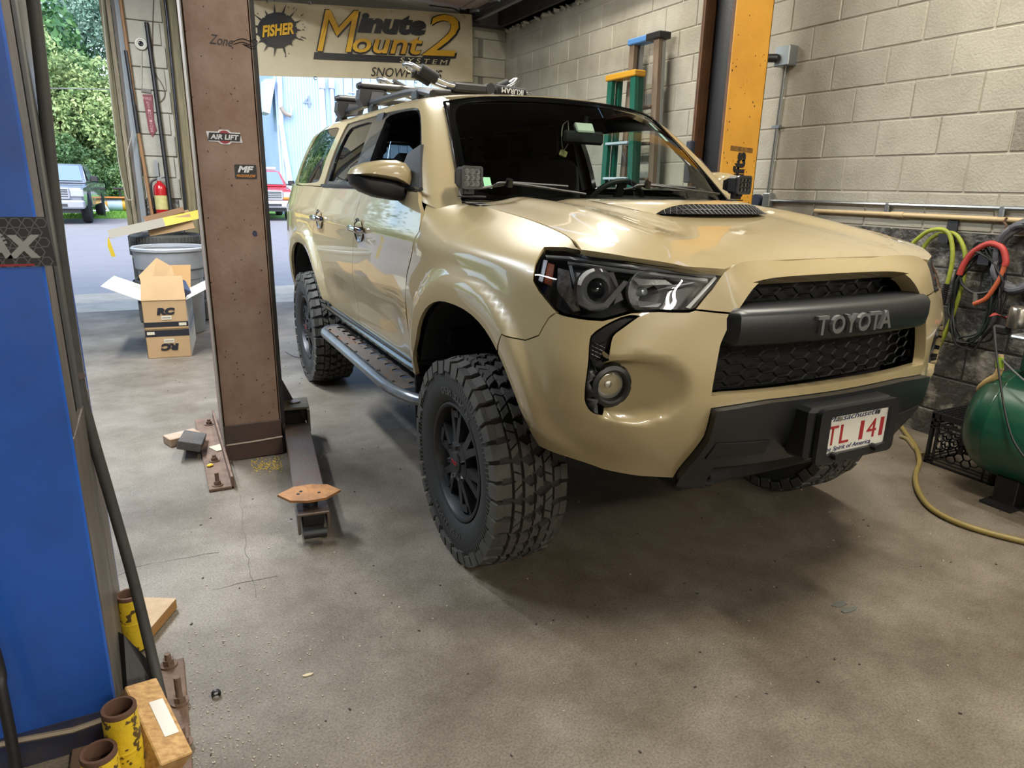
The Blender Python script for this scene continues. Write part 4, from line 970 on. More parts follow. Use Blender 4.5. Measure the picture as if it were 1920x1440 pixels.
for a in ((1217, 228, 1234, 243), (1236, 246, 1256, 264)):
    p = bp(a[0], a[1], 'y', 1.02 if 0 else .93); q = bp(a[2], a[3], 'y', .83)
uv0 = WS.px(1226, 236, ur=(0, 3)); uv1 = WS.px(1245, 256, ur=(0, 3))
for u, v in (uv0, uv1): panel(WS, [(u-.09, v-.14), (u+.09, v-.14), (u+.09, v+.14), (u-.09, v+.14)], 'windshield_sticker', mat('sticker_mint', '#BFD8CE', .6), ws, h=.03, inset=0, flange=0, lift=-.004)
u, v = WS.px(914, 345, ur=(3, 6)); panel(WS, [(u-.08, v-.12), (u+.08, v-.12), (u+.08, v+.16), (u-.08, v+.16)], 'windshield_sticker', mat('sticker_green', '#8FC79A', .6), ws, h=.03, inset=0, flange=0, lift=.003)
# ================================================================ the room
CON = mat('concrete', '#827A6E', .60, col2='#655B4E', nscale=1.6, namt=.75, bump=.25, bscale=45, world=True, spec=.35, ramp=(.38, .66), detail=9)
def concrete(m):
    """speckle and darker oily stains over the slab, worn smooth"""
    n = m.node_tree; b = n.nodes['Principled BSDF']; src = [x for x in n.nodes if x.type == 'NEW_GEOMETRY'][0].outputs['Position']
    base = b.inputs['Base Color'].links[0].from_socket
    nz = n.nodes.new('ShaderNodeTexNoise'); nz.inputs['Scale'].default_value = 150; nz.inputs['Detail'].default_value = 4; n.links.new(src, nz.inputs[0])
    rp = n.nodes.new('ShaderNodeValToRGB'); rp.color_ramp.elements[0].position = .30; rp.color_ramp.elements[1].position = .62; rp.color_ramp.elements[0].color = (.22, .20, .18, 1); n.links.new(nz.outputs[0], rp.inputs[0])
    n2 = n.nodes.new('ShaderNodeTexNoise'); n2.inputs['Scale'].default_value = 1.3; n2.inputs['Detail'].default_value = 8; n2.inputs['Roughness'].default_value = .7; n.links.new(src, n2.inputs[0])
    r2 = n.nodes.new('ShaderNodeValToRGB'); r2.color_ramp.elements[0].position = .38; r2.color_ramp.elements[1].position = .60; r2.color_ramp.elements[0].color = (.50, .45, .39, 1); n.links.new(n2.outputs[0], r2.inputs[0])
    m1 = n.nodes.new('ShaderNodeMixRGB'); m1.blend_type = 'MULTIPLY'; m1.inputs[0].default_value = .55; n.links.new(base, m1.inputs[1]); n.links.new(rp.outputs[0], m1.inputs[2])
    m2 = n.nodes.new('ShaderNodeMixRGB'); m2.blend_type = 'MULTIPLY'; m2.inputs[0].default_value = .9; n.links.new(m1.outputs[0], m2.inputs[1]); n.links.new(r2.outputs[0], m2.inputs[2]); n.links.new(m2.outputs[0], b.inputs['Base Color'])
concrete(CON)
st = lambda o: tag(o, kind='structure')
fl = st(MB().box((-3.35, .23, -.06), (11.3, 12.46, .12)).build('floor', CON))
CRACK = mat('crack_dark', '#57524B', .9)
def crack(pts, w=.004):
    rnd = random.Random(len(pts)); P = [bp(u, v, 'z', .0) for u, v in pts]; Q = []
    for a, c in zip(P, P[1:]):
        n = max(2, int((c-a).length/.04))
        for k in range(n): Q.append(a.lerp(c, k/n)+Vector((rnd.uniform(-.006, .006), rnd.uniform(-.006, .006), 0)))
    Q.append(P[-1]); b = MB(); V = []
    for i, p in enumerate(Q):
        t = (Q[min(i+1, len(Q)-1)]-Q[max(i-1, 0)]).normalized(); s_ = Vector((-t.y, t.x, 0))*w*(.3+rnd.random()*.7); V += [p+s_+Vector((0, 0, .0012)), p-s_+Vector((0, 0, .0012))]
    b.add(V, [(2*i, 2*i+1, 2*i+3, 2*i+2) for i in range(len(Q)-1)]); return b.build('floor_crack', CRACK, fl, fix=False)
crack([(449, 925), (455, 980), (463, 1040), (473, 1090), (480, 1120)], .0016); crack([(398, 1105), (430, 1099), (470, 1089), (520, 1080)], .0018); crack([(205, 1085), (260, 1062), (330, 1048), (410, 1036)], .0014); crack([(140, 586), (230, 583), (330, 580), (400, 579)], .006); crack([(515, 578), (552, 577)], .006)
st(MB().box((-1.5, 7.2, -.065), (15, 1.47, .12)).build('trim_1', mat('apron_concrete', '#A09B90', .8, col2='#837D72', nscale=3, namt=.7, bump=.3, world=True)))
st(MB().box((0, 52.9, -.08), (140, 90, .12)).build('trim_2', mat('asphalt', '#7C7D82', .85, col2='#6E6F74', nscale=2, bump=.4, bscale=60, world=True)))
BLOCK = mat('block_paint', '#A29E90', .62, col2='#837D70', nscale=2.2, namt=.7, bump=.35, bscale=70, world=True, rnd=.05, ramp=(.4, .7), detail=8)
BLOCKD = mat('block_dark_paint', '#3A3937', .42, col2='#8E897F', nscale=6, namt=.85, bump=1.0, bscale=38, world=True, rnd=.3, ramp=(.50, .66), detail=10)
MORT = mat('mortar_paint', '#B4AE9F', .7, world=True, col2='#857F72', nscale=3); MORTD = mat('mortar_dark', '#2A2926', .6)
BL, BH = .396, .2113; Z0 = 1.4255
WX = 2.25
wr = st(MB().slot(0).box((WX+.149, .4, 2.0), (.30, 11.6, 4.4)).build('wall_right', MORT))
st(wr)
MB().box((WX+.146, .4, .6), (.299, 11.58, 1.205)).build('mortar_bed', MORTD, wr)
def blockmesh(l, m, ax): return MB().box((0, 0, 0), (.03, l-.008, BH-.008) if ax == 'x' else (l-.008, .03, BH-.008), bev=.005).mesh('concrete_block', m)
BLOCKB = mat('block_bare', '#857F72', .8, col2='#6E695F', nscale=4, namt=.8, bump=.7, bscale=60, world=True)
bm_ = {(l, d, ax): blockmesh(l, (BLOCK, BLOCKD, BLOCKB)[d], ax) for l in (BL, BL/2) for d in (0, 1, 2) for ax in 'xy'}
rnd = random.Random(11); stuff = MB(); nb = 0
for r in range(-7, 9):
    z = Z0+BH*(r+.5); off = .39-BL/2 if (r % 2) else .39
    if z > 3.3: continue
    for k in range(-5, 16):
        y = off+BL*k
        if y > 6.05-BL*.4 or y < -1.5: continue
        if r < -1 and y > 3.6:
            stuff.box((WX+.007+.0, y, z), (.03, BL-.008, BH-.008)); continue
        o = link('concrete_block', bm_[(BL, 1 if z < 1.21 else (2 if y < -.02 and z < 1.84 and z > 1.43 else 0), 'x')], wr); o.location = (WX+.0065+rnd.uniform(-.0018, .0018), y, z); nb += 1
tag(stuff.build('concrete_blocks', BLOCKD, wr), kind='stuff')
wb = st(MB().box((2.02, 6.215, 1.65), (.76, .30, 3.3)).build('wall_back', MORT))
wb2 = st(MB().box((-1.70, 6.235, 1.7), (.36, .26, 3.4)).build('wall_back', MORT))
for r in range(-7, 9):
    z = Z0+BH*(r+.5)
    if z > 3.3 or z < 0: continue
    for x in ((1.75, 2.146) if r % 2 else (1.948,)):
        o = link('concrete_block', bm_[(BL, 0, 'y')], wb); o.location = (min(x, 2.06), 6.062, z)
    if not r % 2: o = link('concrete_block', bm_[(BL/2, 0, 'y')], wb); o.location = (2.245-.1, 6.061, z)
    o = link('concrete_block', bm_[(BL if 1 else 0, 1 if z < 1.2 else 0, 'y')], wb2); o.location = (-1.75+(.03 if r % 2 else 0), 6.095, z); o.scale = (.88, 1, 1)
WOOD = mat('jamb_wood', '#8D8069', .7, col2='#5D5547', nscale=5, namt=.9, stretch=(14, 14, .6), bump=.3); WOODG = mat('jamb_grey', '#7F8487', .6, col2='#6A6F70', nscale=4, stretch=(9, 9, .5)); WOODY = mat('jamb_yellow', '#82785A', .7, col2='#5C553F', nscale=5, stretch=(14, 14, .6), namt=.9)
k = 3
for x, y, w, d, m in ((-2.055, 6.22, .05, .26, WOODY), (-2.005, 6.19, .04, .30, WOOD), (-1.965, 6.20, .03, .30, mat('jamb_dark', '#5E5650', .8)), (-1.925, 6.16, .055, .22, WOODG), (-1.885, 6.19, .02, .22, WOODY), (-1.475, 6.21, .13, .30, WOODY), (-1.395, 6.23, .025, .28, mat('jamb_dark', '#5E5650', .8)), (-1.365, 6.23, .035, .26, WOOD)):
    st(MB().box((x, y, 1.75), (w, d, 3.5), bev=.004).build('trim_%d' % k, m)); k += 1
# header over the left opening, closed shop around the camera, roof
PANEL = mat('shop_wall', '#8F8A7E', .8, col2='#7A7468', nscale=2); ROOF = mat('roof_deck', '#5B5249', .85, col2='#443C36', nscale=3, namt=.8)
st(MB().box((-5.6, 6.2, 3.95), (7.1, .3, .9)).build('wall_back', PANEL)); st(MB().box((.2, 6.22, 3.78), (4.5, .26, 1.24)).build('wall_back', PANEL)); st(MB().box((-7.9, 6.2, 1.75), (2.4, .3, 3.5)).build('wall_back', PANEL))
st(MB().box((-9.1, .2, 2.2), (.2, 12.4, 4.4)).build('wall_left', PANEL)); st(MB().box((-3.4, -6.05, 2.2), (11.4, .2, 4.4)).build('wall_front', mat('white_bounce_wall', '#CFCBC0', .8, col2='#B5B0A4', nscale=2)))  # unseen front wall made white to bounce light on to the car
cl = st(MB().box((-3.4, .15, 4.45), (11.6, 12.6, .1)).build('ceiling', ROOF))
for i in range(8): MB().box((-3.4, -5+1.5*i, 4.30), (11.4, .09, .22)).build('joist', ROOF, cl)
STL = mat('dark_steel', '#1C1A1B', .6, col2='#3A2E28', nscale=6, namt=.8, bump=.2)
b = MB(); b.box((2.17, 2.2, 3.44), (.16, 7.7, .40)); b.box((2.19, 2.2, 3.25), (.12, 7.7, .02)); st(b.build('trim_%d' % k, STL)); k += 1
b = MB(); b.box((1.95, 6.03, 3.46), (.60, .16, .42)); b.box((1.95, 6.0, 3.245), (.60, .2, .02)); st(b.build('trim_%d' % k, STL)); k += 1
rg = random.Random(5); b = MB()
for i in range(40): y = rg.uniform(3.4, 6.0); b.box((2.215+rg.uniform(-.01, .01), y, 3.225+rg.uniform(-.012, .006)), (rg.uniform(.02, .05), rg.uniform(.03, .10), rg.uniform(.01, .03)), rot=(rg.random(), rg.random(), rg.random()))
tag(b.build('mortar_crumbs', MORT, wr), kind='stuff')
# open overhead door: sections lying under the roof, tracks and hinges
DOORP = mat('door_panel', '#A89A95', .6, col2='#8A7C74', nscale=3, stretch=(1, 8, 1))
od = empty('overhead_door', (.2, 5.6, 3.36), label='pale overhead garage door rolled up open above the snowplow banner', cat='garage door')
for i in range(4):
    y0 = 5.88-.55*i; b = MB(); b.box((.2, y0-.27, 3.40), (3.1, .535, .045), bev=.006)
    for j in range(5): b.box((-1.2+.7*j, y0-.27, 3.372), (.06, .535, .02))
    b.build('door_section', DOORP, od)
TRK = mat('galvanised', '#8D9296', .35, .85, col2='#6F7478', nscale=18)
for x in (-1.30, 1.80):
    b = MB(); b.box((x, 4.55, 3.30), (.03, 2.9, .06)); b.box((x-.02*(1 if x > 0 else -1), 4.55, 3.27), (.05, 2.9, .008)); b.box((x-.02*(1 if x > 0 else -1), 4.55, 3.33), (.05, 2.9, .008)); b.build('door_track', TRK, od)
    for i in range(4): MB().box((x-.06*(1 if x > 0 else -1), 5.86-.55*i, 3.36), (.10, .09, .04), bev=.006).build('roller_hinge', TRK, od)
MB().tube([(1.72, 5.93, 3.30), (1.5, 5.92, 3.37), (1.2, 5.90, 3.36)], .008, 6).build('lift_cable', STL, od)
b = MB(); b.box((.42, 5.83, 3.355), (.16, .10, .05), bev=.01); b.cyl((.36, 5.80, 3.33), (.50, 5.80, 3.33), .02, n=10); b.build('door_latch', TRK, od)
# ---- right wall fittings
PIPE = mat('cream_pipe', '#B39E78', .5, col2='#8A6F45', nscale=12, namt=.8, ramp=(.55, .75)); JB = mat('steel_box', '#9DA2A5', .3, .85)
gx = WX-.025
def wp(u, v, d=.03): return bp(u, v, 'x', WX-d)
cd = empty('conduit_run', wp(1470, 110), label='thin steel conduit dropping from socket box down the block wall then running level', cat='conduit')
a0, a1, a2 = wp(1473, 122), wp(1440, 362), wp(1441, 378)
MB().tube([a0, a1], .011, 8).build('drop_conduit', TRK, cd); zc_ = wp(1460, 377).z; MB().tube([(gx, a2.y-.02, zc_), (gx, -1.6, zc_+.003)], .013, 8).build('level_conduit', TRK, cd)
MB().box((gx-.01, a2.y, zc_+.005), (.055, .07, .10), bev=.006).build('conduit_elbow', JB, cd); MB().tube([(gx-.04, a2.y+.10, zc_+.0), (gx-.0, a2.y+.10, zc_+.0)], .045, 20).build('round_socket', mat('socket_blue', '#23283A', .4), cd)
for y in (.62, -.05): MB().box((gx, y, zc_-.02), (.03, .03, .06), bev=.005).build('pipe_clamp', TRK, cd)
p = wp(1456, 238); MB().box(p, (.025, .07, .018)).build('pipe_clamp', TRK, cd)
p = wp(1474, 106, .045); jb = MB().box(p, (.09, .13, .13), bev=.006).build('socket_box', JB); tag(jb, 'square steel socket box with a black plug on the block wall', 'outlet')
q = p+Vector((-.05, .035, -.01)); MB().tube([q, q+Vector((-.04, .03, 0)), q+Vector((-.09, .075, .0))], .028, 12).build('plug', mat('plug_black', '#17181A', .5), jb); MB().tube([q+Vector((-.055, .04, 0)), q+Vector((-.085, .068, 0))], .031, 12).build('plug_collar', mat('plug_grey', '#A8A79C', .5), jb)
MB().tube(smooth_path([q+Vector((-.09, .075, 0)), q+Vector((-.14, .15, -.03)), q+Vector((-.12, .35, -.25)), q+Vector((-.10, .42, -.6))], 5), .008, 6).build('power_cord', mat('plug_black', '#17181A', .5), jb)
zc2 = wp(1760, 406).z; b = MB(); b.tube([(gx-.01, 1.15, zc2), (gx-.01, -1.6, zc2)], .014, 10); b.tube([(gx-.01, .58, zc2), (gx-.01, .50, zc2)], .018, 10); cp = b.build('cream_pipe', PIPE); tag(cp, 'cream painted water pipe running level along the block wall', 'pipe')
MB().tube([(gx-.05, -.28, zc2+.02), (gx-.005, -.28, zc2+.02)], .05, 18).build('end_flange', PIPE, cp)
def hose_coil(name, label, c, ry, rz, r, m, turns, parent=None, wob=.02, xs=.02, seed=1, cat='hose', tilt=.0, group=None):
    rr = random.Random(seed); P = []
    for i in range(turns*16+1):
        t = 2*PI*i/16; k = 1+rr.uniform(-wob, wob)
        P.append((c[0]+xs*math.sin(t*.37+seed)-.01*(i % 3), c[1]+ry*k*math.cos(t)+tilt*math.sin(t), c[2]+rz*k*math.sin(t)+.012*math.sin(t*.21)))
    o = MB().tube(smooth_path(P, 2), r, 8).build(name, m, parent)
    return tag(o, label, cat, group) if label else o
HB_ = mat('hook_steel', '#3A3C40', .5, .6)
def hook(u, v, label, h=.10):
    p = wp(u, v, .04); b = MB(); b.box((p.x+.02, p.y, p.z-.02), (.01, .06, h)); b.box((p.x-.01, p.y, p.z-h/2-.02), (.07, .06, .012)); b.box((p.x-.045, p.y, p.z-h/2+.0), (.01, .06, .05)); return tag(b.build('wall_hook', HB_), label, 'hook')
hook(1782, 425, 'dark flat steel hook carrying the yellow-green hose below cream pipe', .13); hook(1857, 470, 'dark steel hook carrying the red and black hoses', .10)
YEL = mat('lime_hose', '#8F9A2C', .55, col2='#74762E', nscale=14, namt=.7); YEL2 = mat('lime_hose_dull', '#84803A', .6)
def wpath(px, d): return smooth_path([wp(u, v, d_) for (u, v), d_ in zip(px, d if isinstance(d, (list, tuple)) else [d]*len(px))], 6)
b = MB(); b.tube(wpath([(1700, 470), (1716, 452), (1740, 434), (1765, 430), (1780, 440), (1786, 468), (1784, 500), (1776, 532)], .09), .012, 10); b.tube(wpath([(1728, 470), (1745, 447), (1770, 437), (1792, 440), (1806, 462), (1810, 488), (1805, 530), (1790, 580), (1770, 630), (1745, 680)], .06), .012, 10); yh = b.build('air_hose', YEL); tag(yh, 'yellow-green air hose looped over a hook beside the nose of the SUV', 'hose')
b = MB()
for i in range(9): q = wp(1775-.9*i, 533+4*i, .09); b.tube([q, q+Vector((0, .0, -.006))], .0175, 10)
b.tube([wp(1776, 530, .09), wp(1768, 570, .09)], .011, 8); b.build('strain_relief', BLK, yh)
p = wp(1843, 462, .07)
REDH = mat('red_hose', '#A2352F', .55, col2='#7E2622', nscale=10)
b = MB(); b.tube(wpath([(1799, 515), (1806, 498), (1822, 475), (1845, 460), (1862, 457), (1880, 466), (1886, 488), (1884, 498)], .10), .016, 10); rh = b.build('red_hose', REDH); tag(rh, 'red and orange hose with black lead hung in a loop on wall', 'hose')
MB().tube(wpath([(1884, 497), (1876, 520), (1864, 540), (1848, 560), (1826, 570)], .10), .0125, 10).build('orange_end', mat('orange_hose', '#A8512F', .55), rh); MB().tube(wpath([(1799, 517), (1806, 535), (1826, 549), (1850, 548), (1872, 535), (1886, 512)], .095), .009, 8).build('black_lead', BLK, rh); MB().tube(wpath([(1830, 548), (1829, 566)], .095), .013, 8).build('brass_fitting', JB, rh)
CAB = mat('green_cable', '#16201C', .5); CABK = mat('black_cable', '#131415', .5)
c0 = wp(1826, 560, .06); 
hose_coil('green_cable', 'dark green extension cable hung in long loops behind red hose', (c0.x, c0.y, c0.z+.02), .105, .27, .006, CAB, 6, seed=3, wob=.10, cat='cable')
hose_coil('black_cable', 'black cable hung in wider loops below the red hose', (c0.x-.015, c0.y-.03, c0.z-.01), .13, .25, .0055, CABK, 4, seed=8, wob=.12, cat='cable')
c1 = wp(1905, 475, .06); hose_coil('grey_hose', 'thick grey hose coiled on wall at right of the red hose', (c1.x, c1.y-.03, c1.z-.02), .115, .17, .017, mat('grey_hose', '#4A4B52', .5), 4, seed=5, wob=.05)
tag(MB().tube(wpath([(1888, 408), (1883, 416), (1887, 424), (1880, 440), (1877, 455)], .05), .006, 6).build('rusty_hook', mat('rust_hook', '#5B4232', .7)), 'rusty bent wire hook hanging from the cream pipe', 'hook')
# ---- banner
BAN = mat('banner_vinyl', '#BDB296', .55, col2='#A39474', nscale=2.6, namt=.8, ramp=(.45, .8), detail=8)
A, B_, C_, D_ = bp(345, -8, 'y', 5.86), bp(885, 27, 'y', 5.86), bp(887, 154, 'y', 5.86), bp(355, 138, 'y', 5.86)
def bpt(s, t): return A.lerp(B_, s).lerp(D_.lerp(C_, s), t)
def wav(s, t): return Vector((0, .010*math.sin(s*13+t*3)*math.sin(t*2.2)+.012*math.sin(s*7-t*5)+.006*math.sin(s*23+t*9)*(1-t), 0))
n, m_ = 60, 16; V = [bpt(i/n, j/m_)+wav(i/n, j/m_) for j in range(m_+1) for i in range(n+1)]; V += [v+Vector((0, .003, 0)) for v in V]; K = (n+1)*(m_+1)
F = [(j*(n+1)+i, j*(n+1)+i+1, (j+1)*(n+1)+i+1, (j+1)*(n+1)+i) for j in range(m_) for i in range(n)]; b = MB(); b.add(V, F+[tuple(q+K for q in f[::-1]) for f in F], True)
bn = b.build('banner', BAN, fix=False); tag(bn, 'dirty cream snowplow banner with yellow and black lettering over the door opening', 'banner')
INK = mat('ink_black', '#17181C', .5); GOLD = mat('ink_yellow', '#C8951B', .5, col2='#D9AE22', nscale=3)
def buv(u, v):
    p = bp(u, v, 'y', 5.86); s = (p.x-A.x)/(B_.x-A.x); t0 = A.lerp(B_, s); t1 = D_.lerp(C_, s); return s, (t0.z-p.z)/(t0.z-t1.z)
def on_banner(d): 
    def w(p): s, t = p[0], p[1]; return bpt(s, t)+wav(s, t)+Vector((0, -d-p[2]*.0, 0))
    return w
def btext(name, word, u0, u1, v0, v1, m, d, skew=0.0, shear=0.0, bold=.03, **kw):
    """word between pixel corners on the banner (v at its left end, skew = drop per unit)"""
    me = text_mesh(word, 1.0, 0, shear=shear, bold=bold, **kw); co_ = np.array([v.co[:] for v in me.vertices]); lo, hi = co_.min(0), co_.max(0); vs = []
    for p in co_:
        a = (p[0]-lo[0])/(hi[0]-lo[0]); c = (hi[1]-p[1])/(hi[1]-lo[1]); u = u0+(u1-u0)*a; v = v0+(v1-v0)*c+skew*(u-u0); s, t = buv(u, v); vs.append(bpt(s, t)+wav(s, t)+Vector((0, -d, 0)))
    b = MB(); b.add(vs, [tuple(f.vertices) for f in me.polygons]); return b.build(name, m, bn, fix=False)
def bpoly(name, pts, m, d): return MB().prism([bpt(*buv(u, v))+wav(*buv(u, v))+Vector((0, -d, 0)) for u, v in pts], (0, .001, 0)).build(name, m, bn)
sk = .055
for nm, wd, u0, u1, v0, v1 in (('initial', 'M', 594, 673, 18, 97), ('initial', '2', 788, 858, 26, 105)):
    btext(nm+'_shadow', wd, u0+2, u1+3, v0+2, v1+3, INK, .012, .03, .22, .0); btext(nm+'_edge', wd, u0-1, u1-1, v0-1, v1-1, INK, .012, .03, .22, .0); btext(nm, wd, u0+1, u1-1, v0+1, v1-1, GOLD, .024, .03, .22, .0)
btext('inute', 'inute', 670, 797, 24, 62, INK, .018, sk, .22, .06); btext('ount_shadow', 'ount', 659, 792, 64, 101, INK, .012, sk*.7, .22, .05); btext('ount', 'ount', 661, 790, 65.5, 98.5, GOLD, .024, sk*.7, .22, .015)
bpoly('bar', [(590, 98), (844, 110), (840, 122), (588, 111)], INK, .012); btext('system', 'SYSTEM', 748, 838, 108, 117, mat('ink_cream', '#C9BD9B', .5), .020, .05, .2, .0, spacing=1.5); btext('snowplows', 'SNOWPLOWS', 694, 828, 126, 143, INK, .014, .04, .25, .0)
rg = random.Random(4); cs = [];
for i in range(30):
    a = 2*PI*i/30; r = 35+rg.uniform(-2, 2) if i % 2 else 42+rg.uniform(0, 16)
    cs += [(520+37*math.cos(a-.07), 57+34*math.sin(a-.07)), (520+r*math.cos(a)*1.0, 57+r*math.sin(a)*.95), (520+37*math.cos(a+.04), 57+34*math.sin(a+.04))]
bpoly('ink_splat', cs, INK, .014)
b = MB()
for i in range(26): a, r = rg.uniform(0, 2*PI), rg.uniform(44, 58); u, v = 520+r*math.cos(a), 57+r*math.sin(a)*.95; L_ = rg.uniform(2, 7); q = [bpt(*buv(u+L_*math.cos(a)*k-math.sin(a)*w, v+L_*math.sin(a)*k+math.cos(a)*w))+Vector((0, -.014, 0)) for k, w in ((0, -.9), (1, -.5), (1, .5), (0, .9))]; b.add(q, [(0, 1, 2, 3)])
tag(b.build('ink_drops', INK, bn, fix=False), kind='stuff')
btext('fisher', 'FISHER', 492, 551, 49, 72, GOLD, .026, -.12, .1, .04)
for u, v in ((580, 6), (735, 20), (870, 31), (592, 147), (778, 153)): p = bpt(*buv(u, v)); MB().lathe([(.012, 0), (.018, -.004), (.020, 0)], (p.x, p.y-.012, p.z), 'y', 12).build('grommet', JB, bn)
# ================================================================ lift posts
BLUE = mat('lift_blue', '#2156B4', .34, coat=.3, col2='#1A3B78', nscale=2.2, namt=.8, bump=.05, bscale=30, ramp=(.45, .8)); BARE = mat('worn_steel', '#77726C', .45, .5, col2='#4E4843', nscale=7, stretch=(6, 6, .7), namt=.9, bump=.2)
BRN = mat('lift_brown', '#87705F', .5, .1, col2='#735643', nscale=5, namt=.85, bump=.12, bscale=50, detail=9); BRND = mat('lift_dark_skirt', '#3B2F2B', .55, col2='#51392C', nscale=6, namt=.8, bump=.15)
RSTP = mat('rust_base', '#5C473B', .75, .15, col2='#77604F', nscale=12, namt=.9, bump=.4, bscale=80); ARM = mat('arm_steel', '#66605B', .40, .5, col2='#6B5140', nscale=8, namt=.8, bump=.15); BLKM = mat('black_steel', '#17171A', .5, bump=.1)
YLW = mat('lift_yellow', '#CD9634', .48, col2='#B98228', nscale=3, namt=.7, bump=.1, bscale=60); RST2 = mat('rust_edge', '#4F3320', .7, col2='#6E4A25', nscale=9); WELD = mat('weld_bead', '#8A7F70', .5, .4)
def bolt(x, y, z, parent, h=.05, r=.013):
    b = MB(); b.cyl((x, y, z), (x, y, z+.005), r*2.0, n=18); b.cyl((x, y, z+.005), (x, y, z+.022), r*1.35, n=6, smooth=False); 
    for i in range(int(h/.006)): b.cyl((x, y, z+.022+.006*i), (x, y, z+.028+.006*i), r*.78, r*.70, n=10, caps=(i == int(h/.006)-1))
    return b.build('anchor_bolt', RSTP, parent)
def sticker(name, y, cx, cz, w, h, m, parent, shape=None, t=.0015): return patch(name, (cx, y-.001, cz), (1, 0, 0), (0, 0, 1), shape or rrect(w, h, .006), m, parent, t)
WHT = mat('decal_white', '#C9C9C6', .4); BK = mat('decal_black', '#141417', .4); RED = mat('decal_red', '#8E2030', .4)
# ---- brown post
bx0, bx1, by = -1.645, -1.360, 1.385
bp_ = empty('lift_post', (-1.5, 1.52, 0), label='brown rusty lift post with stickers standing left of the SUV', cat='lift post')
b = MB(); b.box((-1.5025, by+.006, 1.87), (.285, .012, 3.56), bev=.004); b.box((bx0+.006, by+.14, 1.87), (.012, .28, 3.56), bev=.004); b.box((bx1-.006, by+.035, 1.87), (.012, .07, 3.56), bev=.003); b.box((-1.5, by+.275, 1.87), (.28, .012, 3.56)); b.build('column', BRN, bp_)
b = MB(); b.box((bx0-.004, by+.004, 1.87), (.006, .05, 3.56)); b.build('edge_highlight_strip', mat('edge_highlight', '#8C8880', .5, .4), bp_)  # pale strip paints the highlight down the left edge
MB().box((bx1+.012, by+.09, 1.9), (.03, .08, 3.5)).build('inner_channel', BLKM, bp_)
b = MB(); b.box((-1.5025, by-.004, .10), (.283, .010, .19), bev=.002); b.build('skirt', BRND, bp_)
MB().tube([(bx0+.005, by-.008, .092), (-1.5, by-.009, .094), (bx1, by-.008, .100)], .006, 6).build('weld_bead', WELD, bp_)
MB().box((-1.700, 1.57, .008), (.11, 1.10, .016), bev=.003).build('base_plate', RSTP, bp_); MB().box((-1.650, 1.57, .032), (.012, 1.10, .064), bev=.002).build('base_rib', RSTP, bp_)
MB().box((-1.48, 1.72, .012), (.34, .60, .024)).build('rear_foot', BRND, bp_)
for u, v, h in ((408, 908, .045), (402, 863, .018), (392, 795, .015)): p = bp(u, v, 'z', .02); bolt(p.x, p.y, .016, bp_, h)
MB().prism([(bx1+.002, 1.63, .0), (bx1+.19, 1.63, .0), (bx1+.17, 1.63, .08), (bx1+.002, 1.63, .47)], (0, .02, 0)).build('gusset', BLKM, bp_)
f = by
def at(u, v, y=by): p = bp(u, v, 'y', y-.002); return p.x, p.z
x, z = at(428, 77); text('decal_word', 'Zone', (x-.03, f-.0015, z), (1, 0, -.05), (0, 0, 1), .10, .040, BK, bp_, shear=.35)
b = MB()
for k in (0, 1): b.tube(smooth_path([(x+.02+.0*k, f-.002, z-.012+.012*k), (x+.06, f-.002, z+.002+.014*k), (x+.09, f-.002, z-.004+.014*k), (x+.115, f-.002, z+.022-.004*k), (x+.125, f-.002, z+.004), (x+.105, f-.002, z-.022+.01*k), (x+.06, f-.002, z-.006)], 4), .0016, 4)
b.build('decal_flame', BK, bp_)
x, z = at(421, 257); w = .155; sh = [(-w/2+.008, -.022), (-.03, -.022), (-.018, -.032), (.018, -.032), (.03, -.022), (w/2, -.022), (w/2-.008, .022), (.03, .022), (.018, .032), (-.018, .032), (-.03, .022), (-w/2, .022)]
s_ = sticker('air_sticker', f, x, z, 0, 0, WHT, bp_, sh); patch('sticker_disc', (x, f-.0028, z), (1, 0, 0), (0, 0, 1), circ(.029), RED, s_, .0005); patch('sticker_band', (x, f-.0036, z), (1, 0, 0), (0, 0, 1), [(-w/2+.006, -.017), (w/2-.012, -.017), (w/2-.006, .017), (-w/2+.012, .017)], BK, s_, .0005); text('sticker_word', 'AIR LIFT', (x, f-.0046, z), (1, 0, 0), (0, 0, 1), w*.80, .022, WHT, s_, shear=.2, bold=.03)
x, z = at(461, 322); s_ = sticker('exhaust_sticker', f, x, z, .098, .064, BK, bp_); text('sticker_letters', 'MF', (x, f-.003, z+.011), (1, 0, 0), (0, 0, 1), .074, .030, WHT, s_, shear=.3, bold=.05); text('sticker_word', 'MAGNAFLOW', (x, f-.003, z-.019), (1, 0, 0), (0, 0, 1), .084, .013, mat('decal_orange', '#C07A25', .4), s_, bold=.03)
x, z = at(478, 438); patch('paint_blot', (x, f-.001, z), (1, 0, 0), (0, 0, 1), circ(.011, ry=.014), mat('blot_blue', '#23283F', .5), bp_, .001)
rg = random.Random(2); b = MB()
for i in range(110): cx_, cz_ = bx0+.01+.265*rg.random(), .15+2.0*rg.random()**1.3; r = rg.uniform(.0012, .004); b.add([(cx_+r*math.cos(t)*rg.uniform(.6, 1.3), f-.0012, cz_+r*math.sin(t)*rg.uniform(.6, 1.6)) for t in np.linspace(0, 2*PI, 7)[:-1]], [tuple(range(6))])
tag(b.build('paint_chips', mat('chip_dark', '#2E221D', .7), bp_, fix=False), kind='stuff')
